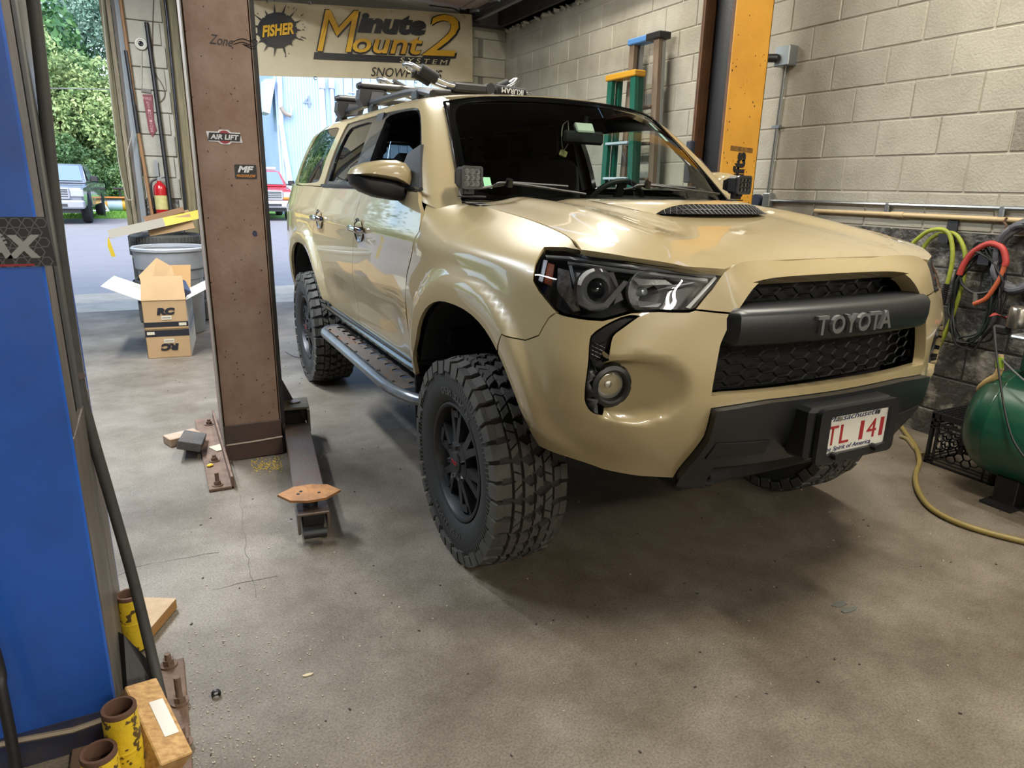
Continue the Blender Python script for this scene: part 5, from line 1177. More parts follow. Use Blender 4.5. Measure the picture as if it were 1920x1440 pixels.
# swing arm on the floor
A0 = bp(556, 795, 'z', .13); A1 = bp(588, 962, 'z', .13); d = (A1-A0); d.z = 0; ang = math.atan2(d.y, d.x); L = d.length; mid = (A0+A1)/2
sa = empty('swing_arm', (A0.x, A0.y, 0), label='rusty steel lift swing arm with round pad lying beside brown post', cat='lift arm')
b = MB(); R_ = Matrix.Rotation(ang, 3, 'Z')
def loc(x, y, z): v = R_ @ Vector((x, y, 0)); return (A0.x+v.x, A0.y+v.y, z)
b.box(loc(L*.5, 0, .125), (L, .125, .012), rot=(0, 0, ang), bev=.003)
for s in (-1, 1): b.box(loc(L*.5, s*.058, .085), (L, .012, .09), rot=(0, 0, ang), bev=.003)
b.build('arm_beam', ARM, sa)
b = MB(); b.box(loc(L-.16, 0, .085), (.26, .085, .05), rot=(0, 0, ang), bev=.003); b.build('arm_extension', BLKM, sa); MB().tube([loc(L+.03, -.045, .055), loc(L+.03, .045, .055)], .018, 10).build('arm_pin', BLKM, sa)
b = MB(); b.box(loc(-.10, 0, .215), (.19, .145, .014), rot=(0, 0, ang), bev=.003)
for s in (-1, 1): b.box(loc(-.07, s*.066, .15), (.20, .013, .13), rot=(0, 0, ang), bev=.003)
b.box(loc(-.185, 0, .15), (.012, .13, .13), rot=(0, 0, ang)); b.build('pivot_yoke', mat('yoke_steel', '#514A40', .5, .5, col2='#6E6248', nscale=9), sa); MB().cyl(loc(-.11, 0, .222), loc(-.11, 0, .230), .032, n=20).build('pivot_pin', ARM, sa)
pd_ = bp(580, 924, 'z', .185); pts = []
for i in range(8):
    a = 2*PI*i/8; r = (.125, .098, .085, .098)[i % 4]; pts.append((pd_.x+r*math.cos(a-.25), pd_.y+r*math.sin(a-.25)*.95, .178))
b = MB(); b.prism(pts, (0, 0, .010)); PAD = mat('pad_rust', '#7C5636', .6, .3, col2='#A2713F', nscale=14, namt=.9, bump=.3); pad = b.build('lift_pad', PAD, sa); MB().cyl((pd_.x, pd_.y, .06), (pd_.x, pd_.y, .178), .03, n=16).build('pad_post', BLKM, sa)
for dx, dy in ((-.03, .02), (-.045, 0), (.035, -.02)): MB().cyl((pd_.x+dx, pd_.y+dy, .186), (pd_.x+dx, pd_.y+dy, .1892), .007, n=10).build('pad_hole', DARK, pad)
# ---- yellow post
yx0, yx1 = 1.545, 1.862
yp = empty('lift_post', (1.7, 1.52, 0), label='yellow lift post with black lettering behind the far side of the SUV', cat='lift post')
b = MB(); b.box(((yx0+yx1)/2, by+.006, 1.8), (yx1-yx0, .012, 3.6), bev=.004); b.box((yx1-.006, by+.15, 1.8), (.012, .30, 3.6), bev=.003); b.build('column', YLW, yp)
b = MB(); b.box((yx0+.03, by+.30, 1.8), (.012, .05, 3.6)); b.box((yx0+.012, by+.285, 1.8), (.04, .012, 3.6)); b.box(((yx0+yx1)/2, by+.31, 1.8), (yx1-yx0, .012, 3.6)); b.box((yx0+.012, by+.02, 1.8), (.02, .03, 3.6)); b.build('channel_lip', RST2, yp)
MB().box(((yx0+yx1)/2+.04, by+.16, 1.8), (yx1-yx0-.09, .22, 3.5)).build('inner_channel', BLKM, yp)
b = MB(); b.box((yx0-.015, by+.30, 1.60), (.05, .05, .28), bev=.008); b.box((yx0-.03, by+.30, 1.64), (.03, .03, .10)); b.build('latch_housing', mat('latch_blue', '#2B303C', .5), yp)
x, z = at(1389, 283); text('decal_letters', 'Lifts', (x, f-.002, z-.125), (0, 0, 1), (-1, 0, 0), .235, .105, BK, yp, bold=.05)
x, z = at(1391, 280); patch('decal_band', (x, f-.001, z), (1, 0, -.05), (0, 0, 1), rrect(.20, .030, .002), mat('band_dark', '#4A3018', .6, col2='#8A641E', nscale=40, namt=.9), yp)
MB().box((1.70, 1.53, .01), (.45, .60, .02)).build('base_plate', RSTP, yp)
rg = random.Random(9); b = MB()
for i in range(90): cx_, cz_ = yx0+.01+.29*rg.random()**1.5, 1.3+1.5*rg.random()**1.6; r = rg.uniform(.0015, .006); b.add([(cx_+r*math.cos(t)*rg.uniform(.5, 1.3), f-.0012, cz_+r*math.sin(t)*rg.uniform(.6, 1.8)) for t in np.linspace(0, 2*PI, 7)[:-1]], [tuple(range(6))])
tag(b.build('paint_chips', mat('chip_brown', '#4A2F14', .7), yp, fix=False), kind='stuff')
# ---- blue post in the foreground
fy_ = -.485; q0 = bp(7, 0, 'y', fy_); q1 = bp(211, 1306, 'y', fy_); rx = (q0.x+q1.x)/2
lp = empty('lift_post', (rx-.2, fy_+.15, 0), label='blue lift post filling the left edge nearest the camera', cat='lift post')
b = MB(); b.box((rx-.20, fy_+.006, 1.85), (.40, .012, 3.52), bev=.005); b.build('column', BLUE, lp)
b = MB(); b.box((rx-.20, fy_+.004, .05), (.40, .012, .10)); b.build('skirt', mat('blue_skirt', '#1E2C55', .5, col2='#3D3A3D', nscale=9, namt=.8), lp); MB().tube([(rx-.005, fy_-.004, .078), (rx-.1, fy_-.005, .070), (rx-.22, fy_-.004, .085), (rx-.29, fy_-.004, .088)], .008, 6).build('weld_bead', WELD, lp)
b = MB(); b.box((rx-.006, fy_+.069, 2.255), (.014, .11, 2.85), bev=.003); b.box((rx-.006, fy_+.24, .42), (.014, .45, .82), bev=.003); b.build('side_plate', BARE, lp); MB().box((rx-.035, fy_+.20, 1.85), (.012, .30, 3.66)).build('side_channel', BLKM, lp); MB().box((rx-.008, fy_+.36, 2.25), (.016, .20, 2.86), bev=.004).build('carriage_plate', mat('cover_grey', '#7D7F80', .3, .7), lp); MB().box((rx-.20, fy_+.48, 1.85), (.40, .012, 3.52)).build('back_plate', BLUE, lp)
MB().box((-2.05, -.75, .006), (.27, 1.06, .012), bev=.003).build('base_plate', RSTP, lp)
for u, v, h in ((316, 1243, .02), (337, 1312, .06), (343, 1390, .03)): p = bp(u, v, 'z', .02); bolt(p.x, p.y, .012, lp, h, .012)
g0, g1, g2, g3 = bp(232, 1190, 'y', -.24), bp(285, 1245, 'y', -.28), bp(292, 1290, 'z', .012), bp(240, 1310, 'z', .012); MB().add([g0, g1, g2, g3]+[p+Vector((-.02, .03, 0)) for p in (g0, g1, g2, g3)], [(0, 1, 2, 3), (4, 7, 6, 5), (0, 4, 5, 1), (1, 5, 6, 2), (2, 6, 7, 3), (3, 7, 4, 0)]).build('gusset', BLKM, lp)
p = bp(20, 455, 'y', fy_); HX = mat('decal_hex', '#2C2D31', .5, .3); dc = patch('maker_decal', (p.x-.03, fy_-.001, p.z), (1, 0, 0), (0, 0, 1), [(-.12, -.05), (.105, -.05), (.098, .052), (-.12, .052)], HX, lp, .001); GR = mat('decal_silver', '#8E9092', .4, .3)
for i in range(10):
    for j in range(5):
        cx_, cz_ = p.x-.14+.022*i+(.011 if j % 2 else 0), p.z-.04+.02*j
        if cx_ < p.x+.06: ring2d('hex_cell', (cx_, fy_-.002, cz_), (1, 0, 0), (0, 0, 1), circ(.0115, 6), circ(.0095, 6), mat('hex_line', '#55575B', .5), dc, .0004)
text('decal_word', 'AX', (p.x+.0, fy_-.003, p.z-.008), (1, 0, 0), (0, 0, 1), .105, .048, GR, dc, bold=.05, shear=.1); patch('decal_line', (p.x-.04, fy_-.002, p.z-.046), (1, 0, 0), (0, 0, 1), rrect(.15, .004, .001), RED, dc, .0006)
b = MB()
for i in range(14): a0 = PI*.05+PI*.9*i/14; ring = [(p.x-.045+r*math.cos(a), fy_-.003, p.z-.008+r*math.sin(a)*1.1) for r, a in ((.032, a0), (.040, a0), (.040, a0+.12), (.032, a0+.12))]; b.add(ring, [(0, 1, 2, 3)])
b.build('decal_gauge', GR, dc, fix=False)
tag(MB().tube(smooth_path([bp(-14, 1210, 'y', -.56)+Vector((-.10, .03, 1.7)), bp(-14, 1210, 'y', -.56)+Vector((-.05, .02, .6)), bp(-14, 1210, 'y', -.56), bp(2, 1290, 'y', -.58), bp(18, 1370, 'y', -.60), bp(34, 1460, 'y', -.62)], 5), .012, 10).build('rubber_hose', BLKM), 'black hose at the bottom left corner in front of the blue post', 'hose')
# hydraulic hose running down the blue post
P = [bp(62, 0, 'y', -.16)+Vector((.0, 0, .5)), bp(62, 0, 'y', -.16), bp(105, 400, 'y', -.17), bp(146, 705, 'y', -.18), bp(168, 800, 'y', -.19), bp(209, 942, 'y', -.20), bp(249, 1084, 'y', -.23), bp(284, 1227, 'y', -.29), bp(303, 1312, 'z', .016)]
hh = MB().tube(smooth_path(P, 6), .0145, 12).build('hydraulic_hose', mat('hose_rubber', '#2B2B2A', .7, col2='#3E3D3A', nscale=20)); tag(hh, 'black hydraulic hose slanting down the right side of the blue post', 'hose')
c = P[3]; MB().tube([c+Vector((-.006, 0, .006)), c+Vector((.002, 0, -.010))], .019, 12).build('hose_clip', mat('clip_dark', '#3E3632', .5, .4), hh)
# ---- yellow adapter pipes and wood by the blue post
PIPY = mat('adapter_yellow', '#CDAE24', .5, col2='#3E2E20', nscale=30, namt=.95, bump=.25, bscale=60, ramp=(.57, .61), detail=3); PIN = mat('pipe_rust', '#5A4032', .75, .2)
def adapter(u, v, z, r, label):
    p = bp(u, v, 'z', z); e = empty('adapter_pipe', (p.x, p.y, 0), label=label, cat='pipe', group='yellow lift adapters at the blue post')
    b = MB(); b.lathe([(r*.97, .014), (r, .02), (r, z-.012)], (p.x, p.y, 0), n=28); b.build('pipe_wall', PIPY, e); b = MB(); b.lathe([(r, z-.012), (r, z-.002), (r*.97, z), (r*.80, z), (r*.78, z-.004), (r*.78, .02)], (p.x, p.y, 0), n=28); b.build('pipe_rim', PIN, e); MB().lathe([(r*1.0, z*.52), (r*1.02, z*.53), (r*1.02, z*.55), (r, z*.56)], (p.x, p.y, 0), n=28).build('pipe_ring', PIPY, e); MB().cyl((p.x, p.y, .012), (p.x, p.y, .03), r*.9, n=20).build('pipe_base', BLKM, e)
adapter(222, 1325, .235, .037, 'tall chipped yellow pipe standing against the tilted wood block'); adapter(184, 1408, .19, .037, 'yellow pipe with rusty rim cut by the bottom frame edge'); adapter(240, 1113, .20, .034, 'yellow pipe half hidden behind the black hose and blue post')
LUM = mat('pine', '#C4A06A', .65, col2='#8A6337', nscale=6, namt=.8, stretch=(2, 16, 16), bump=.15, bscale=40); LUM2 = mat('plywood_top', '#A8926F', .7, col2='#86694A', nscale=7, namt=.8); PLY = mat('plywood_edge', '#9C7442', .7, col2='#6E4A28', nscale=60, stretch=(.2, .2, 3))
a, c, d_ = bp(261, 1109, 'z', .04), bp(330, 1123, 'z', .04), bp(281, 1180, 'z', .04); X = (c-d_); ang2 = math.atan2(X.y, X.x); mid = (a+d_)/2+Vector((-.03, .02, 0))
bw = empty('wood_board', (mid.x, mid.y, 0), label='square offcut of plywood lying on floor behind yellow pipe', cat='wood'); ctr = (c+d_)/2+Vector((-(c-d_).y, (c-d_).x, 0)).normalized()*.10; MB().box((ctr.x, ctr.y, .0215), (X.length*1.02, .20, .037), rot=(0, 0, ang2), bev=.002).build('board', PLY, bw); MB().box((ctr.x, ctr.y, .0405), (X.length*1.02, .20, .002), rot=(0, 0, ang2)).build('top_ply', LUM2, bw)
bc = bp(285, 1368, 'z', .095); wb_ = empty('wood_block', (bc.x, bc.y, .012), label='pine block with white paper label tilted against the yellow pipe', cat='wood'); tb = MB().box(tuple(bc), (.082, .225, .082), rot=(.50, .30, .50), bev=.003).build('block', LUM, wb_); Rt = rotmat((.50, .30, .50)); o = bc+Rt @ Vector((.012, .0, .0415)); patch('paper_label', o, Rt @ Vector((1, 0, 0)), Rt @ Vector((0, 1, 0)), rrect(.036, .10, .001), mat('paper_white', '#CFCFCB', .7), wb_, .0008)
b1 = tag(MB().box((-1.835, 1.79, .024), (.17, .10, .046), rot=(0, 0, .35), bev=.003).build('wood_scrap', mat('scrap_wood', '#8C6D4F', .75, col2='#A09284', nscale=9, namt=.8)), 'short weathered timber offcut at the back of the brown post base', 'wood')
b2 = tag(MB().box((-1.792, 1.60, .064), (.115, .26, .045), rot=(-.12, .26, -.18), bev=.003).build('wood_scrap', mat('grey_scrap', '#4C4742', .8, col2='#34302C', nscale=10, bump=.5)), 'dark grey weathered plank leaning on the brown post base plate', 'wood')
p = bp(414, 839, 'z', .017); tag(MB().box((p.x, p.y, .019), (.09, .09, .004), rot=(0, 0, .4)).build('card_scrap', mat('card_pale', '#B5AA92', .8)), 'pale scrap of card on the brown post base plate', 'paper'); p = bp(394, 874, 'z', .018); tag(MB().box((p.x, p.y, .023), (.03, .022, .010), rot=(0, 0, .6), bev=.004).build('ear_plug', mat('plug_yellow', '#C9A52A', .6)), 'small yellow plug on the brown post base plate', 'plug')
p = bp(405, 1300, 'z', .01); b = MB(); b.lathe([(.010, -.006), (.013, -.003), (.013, .005), (.008, .008), (.006, .004)], (p.x, p.y, .008), 'y', 14); tag(b.build('plastic_clip', BLKM), 'small black plastic clip lying alone on the floor', 'clip')
for i, (u, v, r, lb) in enumerate(((577, 1265, .012, 'small pale leaf scrap on the open floor below brown post'), (1575, 1133, .03, 'flat dark chip on the floor before front bumper'), (1592, 1143, .028, 'dark flake beside a larger chip on the floor'))):
    p = bp(u, v, 'z', .002); rr = random.Random(i); tag(MB().prism([(p.x+r*rr.uniform(.7, 1.2)*math.cos(t)*1.3, p.y+r*.55*rr.uniform(.7, 1.2)*math.sin(t), .001) for t in np.linspace(0, 2*PI, 8)[:-1]], (0, 0, .002)).build('floor_scrap', mat('leaf_pale', '#B7A88A', .8) if i == 0 else mat('chip_grey', '#5B5C58', .8)), lb, 'debris')
rg = random.Random(12); b = MB()
for i in range(330):
    u, v = rg.gauss(420, 130), rg.uniform(1180, 1440)
    if u < 350: u = 700-u
    p = bp(u, v, 'z', 0); r = rg.uniform(.0008, .0024); b.box((p.x, p.y, r*.6), (r*2, r*1.6, r*1.2), rot=(0, 0, rg.random()*3))
for i in range(260): x, y = rg.uniform(-1.9, 1.5), rg.uniform(-1.6, 3.4); r = rg.uniform(.001, .003); b.box((x, y, r*.6), (r*2, r*1.5, r*1.2), rot=(0, 0, rg.random()*3))
b2_ = MB()
for i in range(420): x, y = rg.uniform(-1.9, 1.9), rg.uniform(-1.9, 4.5); r = rg.uniform(.0012, .0042); b2_.box((x, y, r*.4), (r*2.2, r*1.3, r*.8), rot=(0, 0, rg.random()*3))
tag(tag(b2_.build('floor_specks', mat('speck_dark', '#3A342E', .9), fix=False), 'dark crumbs of dirt scattered over the concrete floor', 'grit'), kind='stuff')
tag(tag(b.build('floor_grit', mat('grit', '#A39B8B', .8)), 'fine pale grit scattered over the concrete floor', 'grit'), kind='stuff')
b = MB()
for i in range(160):
    u, v = rg.uniform(470, 530), rg.gauss(872, 8); p = bp(u, v, 'z', 0)
    r = rg.uniform(.0015, .004); b.box((p.x, p.y, r*.5), (r*2, r*1.6, r), rot=(0, 0, rg.random()*3))
tag(tag(b.build('sawdust', mat('sawdust_yellow', '#B79A45', .9)), 'yellow crumbs on floor at the foot of brown post', 'grit'), kind='stuff')
# ================================================================ things by the doors
CARD = mat('cardboard', '#AE8F68', .8, col2='#9F825C', nscale=7); CARDW = mat('cardboard_white', '#B3AFA6', .75); CARDK = mat('carton_black', '#17181F', .6); CARDI = mat('cardboard_inner', '#B08B5D', .85)
# bin
bc = Vector((-1.74, 5.02, 0)); bn_ = empty('trash_can', bc, label='round grey plastic trash can behind the opened carton', cat='trash can'); GREY = mat('bin_grey', '#84878C', .5, col2='#6C6E70', nscale=4, namt=.6)
MB().lathe([(0, .004), (.235, .004), (.245, .02), (.268, .52), (.272, .52), (.278, .60), (.298, .62), (.306, .78), (.298, .78), (.288, .62), (.262, .58), (.235, .03), (0, .02)], tuple(bc), n=48).build('can_body', GREY, bn_); MB().lathe([(.300, .775), (.318, .78), (.322, .800), (.312, .812), (.296, .805), (.294, .78)], tuple(bc), n=48).build('can_rim', mat('rim_grey_light', '#9A9DA2', .45), bn_)
# tyres
def spare(x, y, z, label):
    e = empty('spare_tyre', (x, y, z), label=label, cat='tyre', group='tyres stacked behind the trash can'); o = 0
    MB().lathe([(.20, .03), (.215, .005), (.29, 0), (.325, .015), (.338, .05), (.34, .11), (.338, .17), (.325, .205), (.29, .22), (.215, .215), (.20, .19)], (x, y, z), n=48).build('tyre_body', RUB, e)
    b = MB()
    for i in range(60):
        a = 2*PI*i/60
        for z0, z1 in ((.02, .07), (.078, .14), (.148, .20)):
            b.box((x+.340*math.cos(a), y+.340*math.sin(a), z+(z0+z1)/2), (.008, .026, z1-z0), rot=(0, 0, a))
    tag(b.build('tread', RUB, e), kind='stuff')
for i, lb in enumerate(('bottom tyre of the stack behind the trash can', 'second tyre from the floor behind the trash can', 'third tyre from the floor behind the trash can', 'topmost tyre of the stack behind the trash can')): spare(-1.735+(.01, -.012, .012, -.006)[i], 5.69, .221*i, lb)
# RC cartons
def carton_mark(o, x, y, par, flip=1):
    X = Vector(x)*flip; Y = Vector(y)*flip; n = Vector(x).cross(Vector(y)).normalized()
    text('carton_letters', 'RC', Vector(o)+n*.001, X, Y, .135, .058, CARDK, par, bold=.08, shear=.15); 
    patch('carton_label', Vector(o)-Vector(y)*.052*flip+n*.001, X, Y, rrect(.075, .032, .001), mat('label_paper', '#C7BFAA', .7), par, .0006); text('label_print', 'INSTRUCTIONS', Vector(o)-Vector(y)*.052*flip+n*.002, X, Y, .06, .008, CARDK, par)
ca = Vector((-2.002, 3.935, 0)); cb_ = Vector((-1.679, 3.902, 0)); X = (cb_-ca).normalized(); Yb = Vector((X.y*-1, X.x, 0)); WD = (cb_-ca).length; DP = .72; rotc = math.atan2(X.y, X.x)
def carton(z0, h, label, flip, open_=False):
    c = ca+X*WD/2+Yb*DP/2; e = empty('carton', (c.x, c.y, z0), label=label, cat='box')
    b = MB(); t = .004
    def wall(p, q, z0_, z1_): return [Vector((p.x, p.y, z0_)), Vector((q.x, q.y, z0_)), Vector((q.x, q.y, z1_)), Vector((p.x, p.y, z1_))]
    fl, fr, bl, br = ca, cb_, ca+Yb*DP, cb_+Yb*DP
    MB().prism(wall(fl, fr, z0, z0+h), Yb*t).build('front_panel', CARD, e); MB().prism(wall(fr, br, z0, z0+h), -X*t).build('side_panel', CARDW, e); MB().prism(wall(fl, bl, z0, z0+h), X*t).build('side_panel', CARDK, e); MB().prism(wall(bl, br, z0, z0+h), -Yb*t).build('back_panel', CARD, e); MB().box((c.x, c.y, z0+.003), (WD, DP, .006), rot=(0, 0, rotc)).build('bottom_panel', CARD, e)
    zb = z0+.02 if not flip else z0+h-.045; o = ca-Yb*.001
    MB().prism(wall(fl-Yb*.0012, fr-Yb*.0012, zb if not flip else zb-.012, zb+.04), Yb*.001).build('black_band', CARDK, e); MB().prism(wall(fr+X*.0012, br+X*.0012, zb, zb+.035), -X*.001).build('black_band', mat('carton_grey', '#8F93A5', .6), e)
    mid_ = ca+X*WD*.52-Yb*.0015; carton_mark((mid_.x, mid_.y, z0+(h*.62 if not flip else h*.38)), X, (0, 0, 1), e, -1 if flip else 1)
    q = ca+X*WD*(.87 if not flip else .13)-Yb*.0035; patch('white_label', (q.x, q.y, zb+.018), X, (0, 0, 1), rrect(.055, .024, .001), mat('label_paper', '#C7BFAA', .7), e, .0006)
    if not open_: MB().box((c.x, c.y, z0+h-.003), (WD, DP, .006), rot=(0, 0, rotc)).build('top_panel', CARD, e)
    return e, c
carton(0, .236, 'lower closed carton with upside down black letters on the floor', True)
ce, cc = carton(.238, .236, 'upper opened carton with flaps up and black letters on front', False, True); zt = .474
def flap(name, a, c_, away, m, wd=.19): 
    P = [a, c_, c_+Vector(away)+(a-c_)*.04, a+Vector(away)+(c_-a)*.04]; n = (P[1]-P[0]).cross(P[3]-P[0]).normalized(); return MB().prism(P, n*.004).build(name, m, ce)
up = Vector((0, 0, 1)); fl_, fr_, bl_, br_ = [p+up*zt for p in (ca, cb_, ca+Yb*DP, cb_+Yb*DP)]
flap('front_flap', fl_, fr_, Yb*.06+up*.185, CARD); flap('side_flap', fl_, bl_, -X*.27+up*.12, CARDW); flap('side_flap', fr_, br_, X*.26+up*.13, CARDW); flap('back_flap', bl_, br_, Yb*.02+up*.20+X*.03, CARDI)
ib = MB().box((cc.x+.08, cc.y-.03, .50), (.11, .22, .15), rot=(.35, .5, rotc+.4)).build('parts_box', mat('parts_blue', '#2A2E45', .5)); tag(ib, 'dark blue parts box sticking out of the opened carton', 'box')
i2 = MB(); i2.prism([cc+Vector((-.16, .05, .38)), cc+Vector((.10, .13, .42)), cc+Vector((.06, .20, .68)), cc+Vector((-.05, .18, .76)), cc+Vector((-.20, .12, .62))], (.0, .006, .0)); tag(i2.build('card_sheet', CARD), 'loose folded sheet of brown cardboard standing in the opened carton', 'cardboard')
# small box and triangular protector on the tyre stack
pf = [bp(x, y, 'y', 5.42) for x, y in ((273, 419), (355, 401), (365, 428), (282, 443))]; e = empty('small_carton', pf[3], label='small open brown carton tilted on top of the tyre stack', cat='box'); b = MB(); b.prism(pf, (0, .02, 0)); b.build('front_panel', CARD, e); bk = [p+Vector((.0, .26, .03)) for p in pf]
MB().prism([pf[3], pf[2], bk[2], bk[3]], (0, 0, -.004)).build('bottom_panel', CARDK, e); MB().prism([pf[1], pf[2], bk[2], bk[1]], (.004, 0, 0)).build('side_panel', CARD, e); MB().prism([pf[0], pf[3], bk[3], bk[0]], (-.004, 0, 0)).build('side_panel', CARD, e); tf = [bp(x, y, 'y', 5.66) for x, y in ((268, 407), (342, 388), (347, 397), (275, 418))]; MB().prism(bk, (0, .004, 0)).build('back_panel', CARD, e); MB().prism(tf, (0, .004, 0)).build('top_flap', mat('card_flap', '#8C6C4E', .8), e)
t0, t1 = bp(204, 440, 'y', 5.36), bp(388, 399, 'y', 5.47); dirx = (t1-t0).normalized(); e = empty('edge_protector', t0, label='long triangular cardboard tube half yellow across the tyre stack', cat='cardboard'); sec = [(-.05, -.035), (.055, -.035), (.0, .045)]; YB = mat('tape_yellow', '#B79D22', .5)
def tri(a, c_, name, m):
    b = MB(); V = [p+Vector((0, s[0], 0))+Vector((-dirx.z, 0, dirx.x))*s[1] for p in (a, c_) for s in sec]; b.add(V, [(0, 1, 4, 3), (1, 2, 5, 4), (2, 0, 3, 5)]); b.v += []; return b.build(name, m, e)
tri(t0, t0.lerp(t1, .55), 'plain_half', mat('card_grey', '#8A8376', .7)); tri(t0.lerp(t1, .55), t1, 'yellow_half', YB); MB().prism([t0+Vector((.002, s[0]*.9, 0))+Vector((0, 0, s[1]*.9)) for s in sec], (.03, 0, 0)).build('end_shadow', mat('tube_end_shade', '#5A4536', .8), e)  # dark plug paints the shade inside the open tube end
MB().prism([t0+Vector((-.01, -.05, -.02)), t0+Vector((.0, -.05, -.03)), t0+Vector((.035, -.05, -.20)), t0+Vector((.0, -.05, -.20)), t0+Vector((-.02, -.05, -.1))], (0, .004, 0)).build('hanging_tape', YB, e)
# ---- pier: extinguisher, sign, round light, leaning poles
PY = 6.08; pq = lambda u, v, d=0.0: bp(u, v, 'y', PY-d)
p = pq(302, 372, .09); r = .062; e = empty('fire_extinguisher', (p.x, p.y, p.z-.20), label='red fire extinguisher hanging on the block pier between the doors', cat='extinguisher'); RD = mat('extinguisher_red', '#A8151C', .3, coat=.6)
MB().lathe([(0, -.17), (r*.9, -.17), (r, -.155), (r, .09), (r*.9, .125), (r*.55, .15), (.022, .158), (.022, .175), (0, .175)], tuple(p), n=28).build('cylinder', RD, e); MB().lathe([(r+.001, -.11), (r+.001, .03)], tuple(p), n=28, a0=PI*1.05, a1=PI*1.95).build('paper_label', mat('label_cream', '#C4B878', .6, col2='#8C8A5A', nscale=30), e)
b = MB(); b.box(tuple(p+Vector((0, 0, .19))), (.03, .03, .03)); b.box(tuple(p+Vector((.03, 0, .215))), (.09, .018, .012), rot=(0, -.25, 0)); b.box(tuple(p+Vector((.035, 0, .195))), (.08, .016, .010), rot=(0, .1, 0)); b.build('valve_handle', JB, e); MB().tube(smooth_path([p+Vector((-.02, 0, .19)), p+Vector((-.07, -.01, .16)), p+Vector((-.082, -.01, .05)), p+Vector((-.078, -.01, -.10))], 5), .010, 8).build('hose', BLKM, e); MB().box(tuple(p+Vector((-.01, .05, .30))), (.035, .006, .16)).build('wall_bracket', JB, e)
a, c = pq(276, 184), pq(289, 256); sg = [pq(u, v, .012) for u, v in ((267, 177), (286, 177), (289, 226), (294, 243), (286, 257), (279, 245), (276, 228))]; sgn = MB().prism(sg, (0, .003, 0)).build('arrow_sign', mat('sign_red', '#6A2029', .5)); tag(sgn, 'red downward arrow sign reading fire extinguisher on the block pier', 'sign')
q = pq(276, 185, .014); text('sign_word', 'FIRE', q, (1, 0, -.05), (.05, 0, 1), .075, .026, mat('sign_pale', '#B98F92', .6), sgn)
for i, ch in enumerate('EXTINGUISHER'): q = pq(277.5+.75*i, 192.5+4.9*i, .014); text('sign_letter', ch, q, (1, 0, -.05), (.05, 0, 1), .026, .019, mat('sign_pale', '#B98F92', .6), sgn)
q = pq(264, 82, .02); e = tag(MB().lathe([(.055, .02), (.058, 0), (.054, -.012), (.036, -.018), (.034, -.008), (0, -.008)], tuple(q), 'y', 32).build('wall_camera', mat('dome_white', '#C3BFB2', .5)), 'round white wall fitting with dark centre on the block pier', 'fixture'); MB().lathe([(0, -.022), (.020, -.018), (.027, -.006)], tuple(q), 'y', 20).build('dark_lens', mat('projector_glass', '#23262C', .03, 0, coat=1), e)
MB().tube([pq(265, 95, .02), pq(265, 163, .02)], .004, 6).build('hanging_cord', mat('cord_white', '#B5B1A4', .7), e)
tag(MB().box(tuple(pq(274, 170, .01)), (.085, .014, .035), rot=(0, .05, 0)).build('sign_holder', mat('holder_grey', '#6A645E', .6)), 'small grey bracket holding the cord above red arrow sign', 'bracket')
def pole(name, pts, r, m, label, d=.08): 
    P = [pq(u, v, dd) for (u, v), dd in zip(pts, d)]; return tag(MB().tube(P, r, 10).build(name, m), label, 'pole')
HW = mat('handle_wood', '#8F6A48', .6, col2='#7A5536', nscale=8, stretch=(9, 9, .7)); 
a = pole('broom_handle', [(223, -20), (260, 251), (285, 400), (288, 420)], .017, HW, 'wooden broom handle with black sleeve leaning on the pier', (.05, .07, .09, .10)); P = [pq(236.5, 95, .058), pq(259.5, 250, .07)]; MB().tube(P, .021, 10).build('black_sleeve', BLKM, a)
pole('black_pole', [(274.5, 42), (301, 240), (321, 395)], .021, BLKM, 'thick black pole leaning on the pier beside red arrow sign', (.03, .06, .13)); pole('steel_rod', [(305, -30), (313, 30), (348, 395)], .014, mat('rod_dark', '#2E2F36', .4, .5), 'long thin dark rod leaning at right side of the pier', (.05, .05, .08))
tag(MB().tube(smooth_path([pq(288, -5, .012), pq(286, 70, .012), pq(289, 130, .012), pq(305, 160, .012), pq(309, 180, .012), pq(298, 194, .012)], 6), .004, 6).build('wall_wire', mat('wire_brown', '#5A463C', .7)), 'thin brown wire looping down the block pier', 'wire')
tag(MB().tube(smooth_path([pq(190, -10, .16), pq(205, 150, .16), pq(222, 300, .16), (pq(236, 365, .16)), pq(243, 375, .16), pq(248, 366, .15), pq(240, 300, .15), pq(238, 290, .15), pq(249, 245, .14)], 6), .005, 6).build('door_rope', mat('rope_pale', '#9C988C', .8)), 'pale pull rope hanging in a loop at the left jamb of the pier', 'rope')
